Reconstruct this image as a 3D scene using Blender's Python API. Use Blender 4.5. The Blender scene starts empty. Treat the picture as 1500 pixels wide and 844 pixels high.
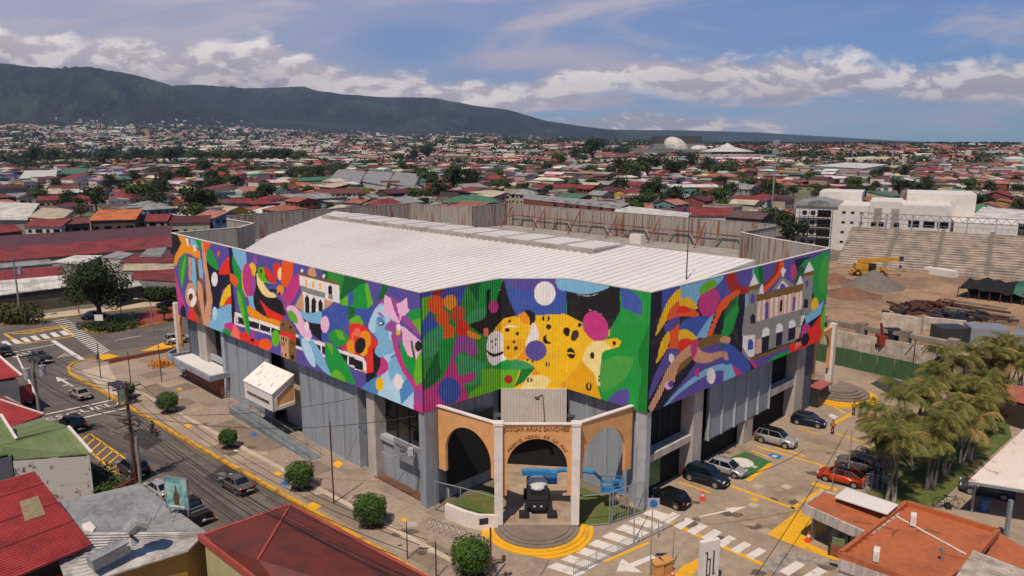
import bpy, bmesh, math, random
import numpy as np
from mathutils import Vector, Matrix, noise as mnoise
random.seed(7)
sc = bpy.context.scene
COL = sc.collection
R = math.radians
PI = math.pi
# ---------------------------------------------------------------- camera
CAMH = 33.0; FPX = 1080.0; PITCH = math.atan(210/1080)
cam_d = bpy.data.cameras.new('camera'); cam = bpy.data.objects.new('camera', cam_d); COL.objects.link(cam)
cam.location = (0, 0, CAMH); cam.rotation_euler = (PI/2-PITCH, 0, 0)
cam_d.sensor_width = 36; cam_d.lens = 36*FPX/1500; cam_d.clip_end = 60000; cam_d.clip_start = .5
sc.camera = cam
sc.render.resolution_x = 1024; sc.render.resolution_y = 576
# ---------------------------------------------------------------- light
SUN_EL = R(60)
sdir = Vector((math.sin(R(24))*math.cos(SUN_EL), math.cos(R(24))*math.cos(SUN_EL), -math.sin(SUN_EL)))  # direction light travels
sun_d = bpy.data.lights.new('sun', 'SUN'); sun_d.energy = 4.6; sun_d.angle = R(.53); sun_d.color = (1.0, .87, .71)
sun = bpy.data.objects.new('sun', sun_d); COL.objects.link(sun)
sun.rotation_euler = sdir.to_track_quat('-Z', 'Y').to_euler(); sun.location = (-40, -40, 120)
sc.view_settings.view_transform = 'Standard'; sc.view_settings.look = 'None'; sc.view_settings.exposure = -0.02; sc.view_settings.gamma = 1
# ---------------------------------------------------------------- world: sky with cloud banks
w = bpy.data.worlds.new('World'); sc.world = w; w.use_nodes = True
NT = w.node_tree; NT.nodes.clear()
class NB:
    def __init__(s, nt): s.t = nt
    def n(s, typ, **kw):
        x = s.t.nodes.new(typ)
        for k, v in kw.items(): setattr(x, k, v)
        return x
    def put(s, sock, v):
        if isinstance(v, bpy.types.NodeSocket): s.t.links.new(v, sock)
        else:
            if sock.type == 'RGBA' and len(v) == 3: v = (*v, 1)
            sock.default_value = v
    def m(s, op, a, b=0.0, c=0.0, clamp=False):
        x = s.n('ShaderNodeMath', operation=op, use_clamp=clamp)
        s.put(x.inputs[0], a); s.put(x.inputs[1], b); s.put(x.inputs[2], c); return x.outputs[0]
    def mix(s, f, a, b, blend='MIX'):
        x = s.n('ShaderNodeMix', data_type='RGBA', blend_type=blend, clamp_factor=True)
        s.put(x.inputs[0], f); s.put(x.inputs[6], a); s.put(x.inputs[7], b); return x.outputs[2]
    def xyz(s, a, b, c):
        x = s.n('ShaderNodeCombineXYZ'); s.put(x.inputs[0], a); s.put(x.inputs[1], b); s.put(x.inputs[2], c); return x.outputs[0]
    def noise(s, vec, scale, detail=4, rough=.55, dist=0.0):
        x = s.n('ShaderNodeTexNoise'); x.inputs['Scale'].default_value = scale; x.inputs['Detail'].default_value = detail
        x.inputs['Roughness'].default_value = rough; x.inputs['Distortion'].default_value = dist
        if vec is not None: s.put(x.inputs['Vector'], vec)
        return x.outputs['Fac']
    def ss(s, v, lo, hi, a=0.0, b=1.0):
        x = s.n('ShaderNodeMapRange', interpolation_type='SMOOTHSTEP'); s.put(x.inputs[0], v)
        x.inputs[1].default_value = lo; x.inputs[2].default_value = hi; x.inputs[3].default_value = a; x.inputs[4].default_value = b
        return x.outputs[0]
    def curve(s, v, pts, lo, hi, vlo, vhi):
        x = s.n('ShaderNodeFloatCurve'); s.put(x.inputs[1], s.m('DIVIDE', s.m('SUBTRACT', v, lo), hi-lo, clamp=True))
        c = x.mapping.curves[0]
        P = [((a-lo)/(hi-lo), (b-vlo)/(vhi-vlo)) for a, b in pts]
        while len(c.points) < len(P): c.points.new(.5, .5)
        for q, p in zip(c.points, P): q.location = p
        x.mapping.update()
        return s.m('ADD', s.m('MULTIPLY', x.outputs[0], vhi-vlo), vlo)
W = NB(NT)
sky = W.n('ShaderNodeTexSky', sky_type='NISHITA', sun_disc=False)
sky.sun_elevation = SUN_EL; sky.sun_rotation = PI+R(24); sky.altitude = 1100; sky.air_density = 1.0; sky.dust_density = 0.6; sky.ozone_density = 1.6
tc = W.n('ShaderNodeTexCoord'); sp = W.n('ShaderNodeSeparateXYZ'); NT.links.new(tc.outputs['Generated'], sp.inputs[0])
X, Y, Z = sp.outputs
ya = W.m('MAXIMUM', W.m('ABSOLUTE', Y), .15)
# A: tangent-like azimuth (photo pixels from centre/1080), E: elevation above the horizon in the same unit
A = W.m('DIVIDE', X, ya)
E_ = W.m('DIVIDE', Z, ya)
def tpx(x): return (x-750)/1080
def tel(x, y):       # elevation tangent/ya for a pixel
    v = (y-422)/1080; dy = math.cos(PITCH)-v*math.sin(PITCH); dz = -math.sin(PITCH)-v*math.cos(PITCH)
    return dz/dy
def prof(pts): return [(tpx(a)*1.0, tel(a, b)) for a, b in pts]
vec1 = W.xyz(W.m('MULTIPLY', A, 1.0), 0.0, W.m('MULTIPLY', E_, 2.3))
nA = W.noise(vec1, 13, 9, .6, .3)          # billows
nA2 = W.noise(W.xyz(W.m('ADD', A, .006), 0.0, W.m('MULTIPLY', W.m('SUBTRACT', E_, .012), 2.3)), 13, 9, .6, .3)
nB = W.noise(W.xyz(A, 3.0, W.m('MULTIPLY', E_, 6.0)), 5, 8, .62, .6)     # flat layers
nC = W.noise(W.xyz(W.m('ADD', A, W.m('MULTIPLY', E_, -1.6)), 7.0, W.m('MULTIPLY', E_, 5.0)), 2.6, 8, .6, .9)   # cirrus
nD = W.noise(W.xyz(A, 9.0, W.m('MULTIPLY', E_, 3.0)), 40, 5, .6, .2)
lit = W.ss(W.m('ADD', W.m('SUBTRACT', nA, nA2), W.m('MULTIPLY', W.m('SUBTRACT', nD, .5), .05)), -.06, .07)
# cumulus bank over the mountains
top1 = W.curve(A, prof([(-400, 16), (0, 22), (60, 36), (110, 50), (200, 56), (300, 62), (390, 52), (440, 68), (520, 98), (600, 108), (690, 118), (760, 120), (830, 102), (900, 88), (1000, 84), (1100, 84), (1230, 78), (1310, 98), (1370, 88), (1500, 84), (1900, 80)]), -1.2, 1.2, -.05, .3)
bot1 = W.curve(A, prof([(-400, 230), (0, 230), (500, 230), (690, 190), (760, 168), (900, 154), (1000, 150), (1100, 150), (1300, 156), (1500, 150), (1900, 140)]), -1.2, 1.2, -.1, .3)
d1 = W.m('ADD', W.m('SUBTRACT', top1, E_), W.m('MULTIPLY', W.m('SUBTRACT', nA, .5), .075))
m1t = W.ss(d1, -.006, .018)
d2 = W.m('ADD', W.m('SUBTRACT', E_, bot1), W.m('MULTIPLY', W.m('SUBTRACT', nB, .5), .10))
m1 = W.m('MULTIPLY', m1t, W.ss(d2, -.004, .022))
# second low cumulus row on the right
top2 = W.curve(A, prof([(-400, 240), (600, 240), (740, 190), (800, 168), (880, 158), (960, 150), (1010, 166), (1080, 178), (1130, 178), (1170, 205), (1210, 206), (1290, 200), (1340, 196), (1400, 206), (1900, 240)]), -1.2, 1.2, -.1, .3)
m2 = W.ss(W.m('ADD', W.m('SUBTRACT', top2, E_), W.m('MULTIPLY', W.m('SUBTRACT', nA, .52), .07)), 0, .012)
m2 = W.m('MULTIPLY', m2, W.m('MULTIPLY', W.ss(E_, -.01, .03), .85))
# veil
veilA = W.ss(A, -.75, .55, .92, .16)
veil = W.m('MULTIPLY', W.ss(nC, .44, .66), .72)
veil = W.m('ADD', veil, W.m('MULTIPLY', veilA, .84), clamp=True)
hole = W.ss(W.m('ADD', W.m('MULTIPLY', W.m('SUBTRACT', A, -.13), W.m('SUBTRACT', A, -.13)), W.m('MULTIPLY', W.m('MULTIPLY', W.m('SUBTRACT', E_, .129), W.m('SUBTRACT', E_, .129)), 9.0)), 0.0, .012, .45, 1)
veil = W.m('MULTIPLY', veil, hole)
veil = W.m('MULTIPLY', veil, W.ss(E_, .8, .25))
SB = .082
skyc = W.mix(1.0, sky.outputs[0], (.42, .73, 1.16), 'MULTIPLY')
skyc = W.mix(1.0, skyc, (SB, SB, SB), 'MULTIPLY')
c = W.mix(veil, skyc, (.55, .50, .60))
band = W.m('SUBTRACT', top1, E_)
deep = W.ss(band, .0, .075)
cl_hi = W.mix(deep, (1.25, 1.12, 1.03), (.84, .71, .67))
cl_lo = W.mix(deep, (.66, .57, .59), (.40, .35, .41))
cc = W.mix(lit, cl_lo, cl_hi)
flat = W.ss(nB, .35, .66)
cc = W.mix(W.m('MULTIPLY', flat, .4), cc, (.74, .60, .56))
c2 = W.mix(lit, (.45, .41, .48), (1.0, .87, .80))
c = W.mix(m2, c, c2)
c = W.mix(W.m('MULTIPLY', m1, .96), c, cc)
below = W.ss(E_, -.01, -.12)
c = W.mix(below, c, (.075, .07, .065))
bg = W.n('ShaderNodeBackground'); bg.inputs[1].default_value = 1.0
NT.links.new(c, bg.inputs[0])
wo = W.n('ShaderNodeOutputWorld'); NT.links.new(bg.outputs[0], wo.inputs[0])

# ---------------------------------------------------------------- geometry helpers
cosP, sinP = math.cos(PITCH), math.sin(PITCH)
def ray(px, py):
    u = (px-750)/FPX; v = (py-422)/FPX
    return u, cosP-v*sinP, -sinP-v*cosP
def G(px, py, z=0.0):          # photo pixel -> world point on the level z
    dx, dy, dz = ray(px, py); t = (z-CAMH)/dz
    return Vector((dx*t, dy*t, z))
def GY(px, py, y):             # photo pixel -> world point at distance y
    dx, dy, dz = ray(px, py); t = y/dy
    return Vector((dx*t, y, CAMH+dz*t))
def toPX(p):
    x, y, z = p[0], p[1], p[2]-CAMH
    d = y*cosP - z*sinP
    return 750+FPX*x/d, 422 - FPX*(z*cosP+y*sinP)/d
def srgb(h):
    if isinstance(h, str):
        h = h.lstrip('#'); v = [int(h[i:i+2], 16)/255 for i in (0, 2, 4)]
    else: v = list(h)
    return tuple(((a/12.92) if a <= .04045 else ((a+.055)/1.055)**2.4) for a in v)
MATS = {}
def mat(name, col, rough=.7, var=.25, scale=1.5, stretch=(1, 1, 1), metal=0.0, bump=0.0, bscale=None, col2=None, lo=.35, hi=.7, detail=6, coords='Object', spec=None, emit=None, fine=.1):
    """plain procedural paint: base colour broken up by stretched noise, optional second colour (dirt, rust) and fine relief"""
    if name in MATS: return MATS[name]
    m = bpy.data.materials.new(name); m.use_nodes = True; t = NB(m.node_tree); nt = m.node_tree
    b = nt.nodes['Principled BSDF']; tcn = t.n('ShaderNodeTexCoord')
    mp = t.n('ShaderNodeMapping'); nt.links.new(tcn.outputs[coords], mp.inputs[0]); mp.inputs['Scale'].default_value = stretch
    f = t.noise(mp.outputs[0], scale, detail, .62, .2)
    f2 = t.ss(f, lo, hi)
    if col2 is None:
        col2 = tuple(min(1, x*(1-var)) for x in col)
    cA = t.mix(f2, col, col2)
    if fine:
        g = t.noise(tcn.outputs[coords], scale*9, 4, .7)
        g2 = t.ss(g, .3, .7, 1-fine, 1+fine)
        vm = t.n('ShaderNodeVectorMath', operation='SCALE'); nt.links.new(cA, vm.inputs[0]); nt.links.new(g2, vm.inputs[3])
        cA = vm.outputs[0]
    nt.links.new(cA, b.inputs['Base Color'])
    b.inputs['Roughness'].default_value = rough; b.inputs['Metallic'].default_value = metal
    if spec is not None: b.inputs['Specular IOR Level'].default_value = spec
    if bump:
        bn = t.n('ShaderNodeBump'); bn.inputs['Strength'].default_value = bump; bn.inputs['Distance'].default_value = .05
        nt.links.new(t.noise(tcn.outputs[coords], bscale or scale*6, 5, .6), bn.inputs['Height']); nt.links.new(bn.outputs[0], b.inputs['Normal'])
    if emit: b.inputs['Emission Color'].default_value = (*emit[0], 1); b.inputs['Emission Strength'].default_value = emit[1]
    MATS[name] = m; return m
def attr_mat(name, rough=.75, fine=.12, scale=.8, dirt=None):
    m = bpy.data.materials.new(name); m.use_nodes = True; t = NB(m.node_tree); nt = m.node_tree; b = nt.nodes['Principled BSDF']
    a = t.n('ShaderNodeAttribute', attribute_name='paint'); tcn = t.n('ShaderNodeTexCoord')
    g = t.ss(t.noise(tcn.outputs['Object'], scale, 6, .7), .3, .7, 1-fine, 1+fine)
    vm = t.n('ShaderNodeVectorMath', operation='SCALE'); nt.links.new(a.outputs['Color'], vm.inputs[0]); nt.links.new(g, vm.inputs[3])
    cA = vm.outputs[0]
    if dirt: cA = t.mix(t.ss(t.noise(tcn.outputs['Object'], scale*.35, 7, .65), .52, .75, 0, dirt[1]), cA, dirt[0])
    nt.links.new(cA, b.inputs['Base Color']); b.inputs['Roughness'].default_value = rough
    MATS[name] = m; return m
class MB:
    """mesh collector: verts + faces with a material slot each, linked as ONE object"""
    def __init__(s): s.v = []; s.f = []; s.mi = []; s.cur = 0; s.col = None; s.fc = []
    def add(s, vs, fs):
        o = len(s.v); s.v.extend([tuple(p) for p in vs])
        for f in fs: s.f.append(tuple(o+i for i in f)); s.mi.append(s.cur); s.fc.append(s.col)
        return s
    def quad(s, a, b, c, d): return s.add([a, b, c, d], [(0, 1, 2, 3)])
    def poly(s, pts): return s.add(pts, [tuple(range(len(pts)))])
    def box(s, c, size, rz=0.0, M=None):
        hx, hy, hz = size[0]/2, size[1]/2, size[2]/2; cr, sr = math.cos(rz), math.sin(rz); vs = []
        for dz in (-hz, hz):
            for dx, dy in ((-hx, -hy), (hx, -hy), (hx, hy), (-hx, hy)):
                p = Vector((dx*cr-dy*sr, dx*sr+dy*cr, dz))
                if M is not None: p = M @ p
                vs.append((c[0]+p[0], c[1]+p[1], c[2]+p[2]))
        return s.add(vs, [(3, 2, 1, 0), (4, 5, 6, 7), (0, 1, 5, 4), (1, 2, 6, 5), (2, 3, 7, 6), (3, 0, 4, 7)])
    def prism(s, pts, z0, z1, cap=True):
        n = len(pts)
        ar = sum(pts[i][0]*pts[(i+1) % n][1]-pts[(i+1) % n][0]*pts[i][1] for i in range(n))
        if ar < 0: pts = pts[::-1]
        g = lambda z, i: z if not isinstance(z, (list, tuple)) else z[i]
        vs = [(p[0], p[1], z0) for p in pts]+[(p[0], p[1], z1) for p in pts]
        fs = [(i, (i+1) % n, n+(i+1) % n, n+i) for i in range(n)]
        if cap: fs += [tuple(range(n-1, -1, -1)), tuple(range(n, 2*n))]
        return s.add(vs, fs)
    def bar(s, a, b, w, h=None, up=(0, 0, 1)):
        a = Vector(a); b = Vector(b); d = (b-a); L = d.length
        if L < 1e-6: return s
        d /= L; up = Vector(up)
        if abs(d.dot(up)) > .98: up = Vector((0, 1, 0))
        x = d.cross(up).normalized(); y = x.cross(d); h = h or w
        vs = []
        for p in (a, b):
            for i, j in ((-1, -1), (1, -1), (1, 1), (-1, 1)): vs.append(p+x*(i*w/2)+y*(j*h/2))
        return s.add(vs, [(0, 1, 2, 3), (7, 6, 5, 4), (1, 0, 4, 5), (2, 1, 5, 6), (3, 2, 6, 7), (0, 3, 7, 4)])
    def tube(s, pts, r, n=6, cap=True):
        pts = [Vector(p) for p in pts]; rs = r if isinstance(r, (list, tuple)) else [r]*len(pts); rings = []
        for i, p in enumerate(pts):
            d = (pts[min(i+1, len(pts)-1)]-pts[max(i-1, 0)]).normalized()
            up = Vector((0, 0, 1)) if abs(d.z) < .95 else Vector((1, 0, 0))
            x = d.cross(up).normalized(); y = x.cross(d)
            rings.append([p+(x*math.cos(2*PI*k/n)+y*math.sin(2*PI*k/n))*rs[i] for k in range(n)])
        o = [q for rg in rings for q in rg]; fs = []
        for i in range(len(pts)-1):
            for k in range(n):
                fs.append((i*n+k, i*n+(k+1) % n, (i+1)*n+(k+1) % n, (i+1)*n+k))
        if cap: fs += [tuple(range(n-1, -1, -1)), tuple((len(pts)-1)*n+k for k in range(n))]
        return s.add(o, [f[::-1] for f in fs])
    def cyl(s, c, r, h, n=12, r2=None, axis='z'):
        r2 = r if r2 is None else r2; vs = []
        for z, q in ((0, r), (h, r2)):
            for k in range(n):
                a = 2*PI*k/n; p = (q*math.cos(a), q*math.sin(a), z)
                if axis == 'y': p = (p[0], p[2]-h/2, p[1])
                if axis == 'x': p = (p[2]-h/2, p[0], p[1])
                vs.append((c[0]+p[0], c[1]+p[1], c[2]+p[2]))
        fs = [(k, (k+1) % n, n+(k+1) % n, n+k) for k in range(n)]+[tuple(range(n-1, -1, -1)), tuple(range(n, 2*n))]
        if axis == 'y': fs = [f[::-1] for f in fs]
        return s.add(vs, fs)
    def ball(s, c, r, n=10, m=6, jit=0.0, rng=random):
        vs = []; rx, ry, rz = r if isinstance(r, (tuple, list)) else (r, r, r)
        vs.append((c[0], c[1], c[2]-rz))
        for i in range(1, m):
            t = -PI/2+PI*i/m
            for k in range(n):
                a = 2*PI*k/n; j = 1+rng.uniform(-jit, jit)
                vs.append((c[0]+rx*math.cos(t)*math.cos(a)*j, c[1]+ry*math.cos(t)*math.sin(a)*j, c[2]+rz*math.sin(t)*j))
        vs.append((c[0], c[1], c[2]+rz)); fs = []; last = len(vs)-1
        for k in range(n): fs.append((0, 1+(k+1) % n, 1+k))
        for i in range(m-2):
            for k in range(n): a = 1+i*n; fs.append((a+k, a+(k+1) % n, a+n+(k+1) % n, a+n+k))
        for k in range(n): fs.append((last, last-n+k, last-n+(k+1) % n))
        return s.add(vs, fs)
    def mesh(s, name, mats, smooth=False):
        me = bpy.data.meshes.new(name); me.from_pydata(s.v, [], s.f)
        for m in (mats if isinstance(mats, (list, tuple)) else [mats]): me.materials.append(m)
        if any(s.mi): me.polygons.foreach_set('material_index', s.mi)
        if any(c is not None for c in s.fc):
            at = me.attributes.new('paint', 'FLOAT_COLOR', 'FACE')
            arr = np.ones((len(s.f), 4), dtype=np.float32)
            for i, cc_ in enumerate(s.fc):
                if cc_ is not None: arr[i, :3] = cc_[:3]
            at.data.foreach_set('color', arr.ravel())
        if smooth: me.polygons.foreach_set('use_smooth', [True]*len(me.polygons))
        me.update(); return me
    def build(s, name, mats, parent=None, smooth=False, loc=None, rz=0.0):
        return link(name, s.mesh(name, mats, smooth), parent, loc, rz)
def link(name, me, parent=None, loc=None, rz=0.0):
    o = bpy.data.objects.new(name, me); COL.objects.link(o)
    if parent is not None: o.parent = parent
    if loc is not None: o.location = loc
    if rz: o.rotation_euler = (0, 0, rz)
    return o
def tag(o, label=None, cat=None, group=None, kind=None):
    if label: o['label'] = label
    if cat: o['category'] = cat
    if group: o['group'] = group
    if kind: o['kind'] = kind
    return o
def thing(name, label, cat, loc=(0, 0, 0), rz=0.0, group=None):
    o = bpy.data.objects.new(name, None); COL.objects.link(o); o.location = loc; o.rotation_euler = (0, 0, rz); o.empty_display_size = .3
    return tag(o, label, cat, group)
def struct(o): o['kind'] = 'structure'; return o
KIDS = {}
def copy_tree(o, parent=None):
    c = o.copy(); COL.objects.link(c)
    if parent is not None: c.parent = parent
    for ch in o.children: copy_tree(ch, c)
    return c
def place(o, loc, rz=0.0, label=None, group=None, first=False, scale=None):
    c = o if first else copy_tree(o)
    c.location = loc; c.rotation_euler = (0, 0, rz)
    if scale: c.scale = scale if isinstance(scale, (tuple, list)) else (scale,)*3
    if label: c['label'] = label
    if group: c['group'] = group
    return c
def text_mesh(body, size, depth=.02):
    cu = bpy.data.curves.new('t', 'FONT'); cu.body = body; cu.size = size; cu.extrude = depth; cu.align_x = 'CENTER'; cu.align_y = 'CENTER'; cu.resolution_u = 2
    ob = bpy.data.objects.new('t', cu); COL.objects.link(ob)
    dg = bpy.context.evaluated_depsgraph_get(); me = bpy.data.meshes.new_from_object(ob.evaluated_get(dg))
    bpy.data.objects.remove(ob); bpy.data.curves.remove(cu); return me
def inpoly(x, y, P):
    c = False; n = len(P); j = n-1
    for i in range(n):
        if (P[i][1] > y) != (P[j][1] > y) and x < (P[j][0]-P[i][0])*(y-P[i][1])/(P[j][1]-P[i][1]+1e-12)+P[i][0]: c = not c
        j = i
    return c
# ---------------------------------------------------------------- building frame: u runs back-left along the left facade, v back-right
S2 = math.sqrt(.5); BO = Vector((-7.93, 62.6, 0))
def B(u, v, z=0.0): return Vector((BO.x+(-u+v)*S2, BO.y+(u+v)*S2, z))
# ================================================================ the mural: flat print on corrugated panels, traced shapes
PAL = dict(V='5a4c9a', B='3c56a6', B2='4450a4', N='16122c', K='171114', G='16963a', DG='0a6428', LG='66b41c', TG='3a9a5e', MG='2f8a34', SB='7fb6d6', LB='b4d6e8', PB='4f8cc6',
  O='ee5a14', A='ee9412', Y='f2be12', YD='e8aa0c', R='e42c18', DR='a82414', M='c6357f', PU='9c4a94', PK='e489bd', LP='efb9d6', W='ece4e0', T='cf9a72', BR='8a5a34', DB='553018', CR='f2dc92',
  GY='8c8b84', LG2='48a040', OB='7d5a22', PE='dcae92', SA='f4745c', RB='d0481a', GD='0a7a26')
PAL = {k: np.array(srgb(v)) for k, v in PAL.items()}
FR = dict(A=(250, 340, 844/170), B=(330, 350, 844/180), C=(420, 370, 844/190), D=(520, 390, 844/220), E=(610, 400, 844/210), F=(725, 400, 844/180), H=(825, 400, 844/210), I=(940, 390, 844/220), J=(1060, 360, 844/200))
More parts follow.
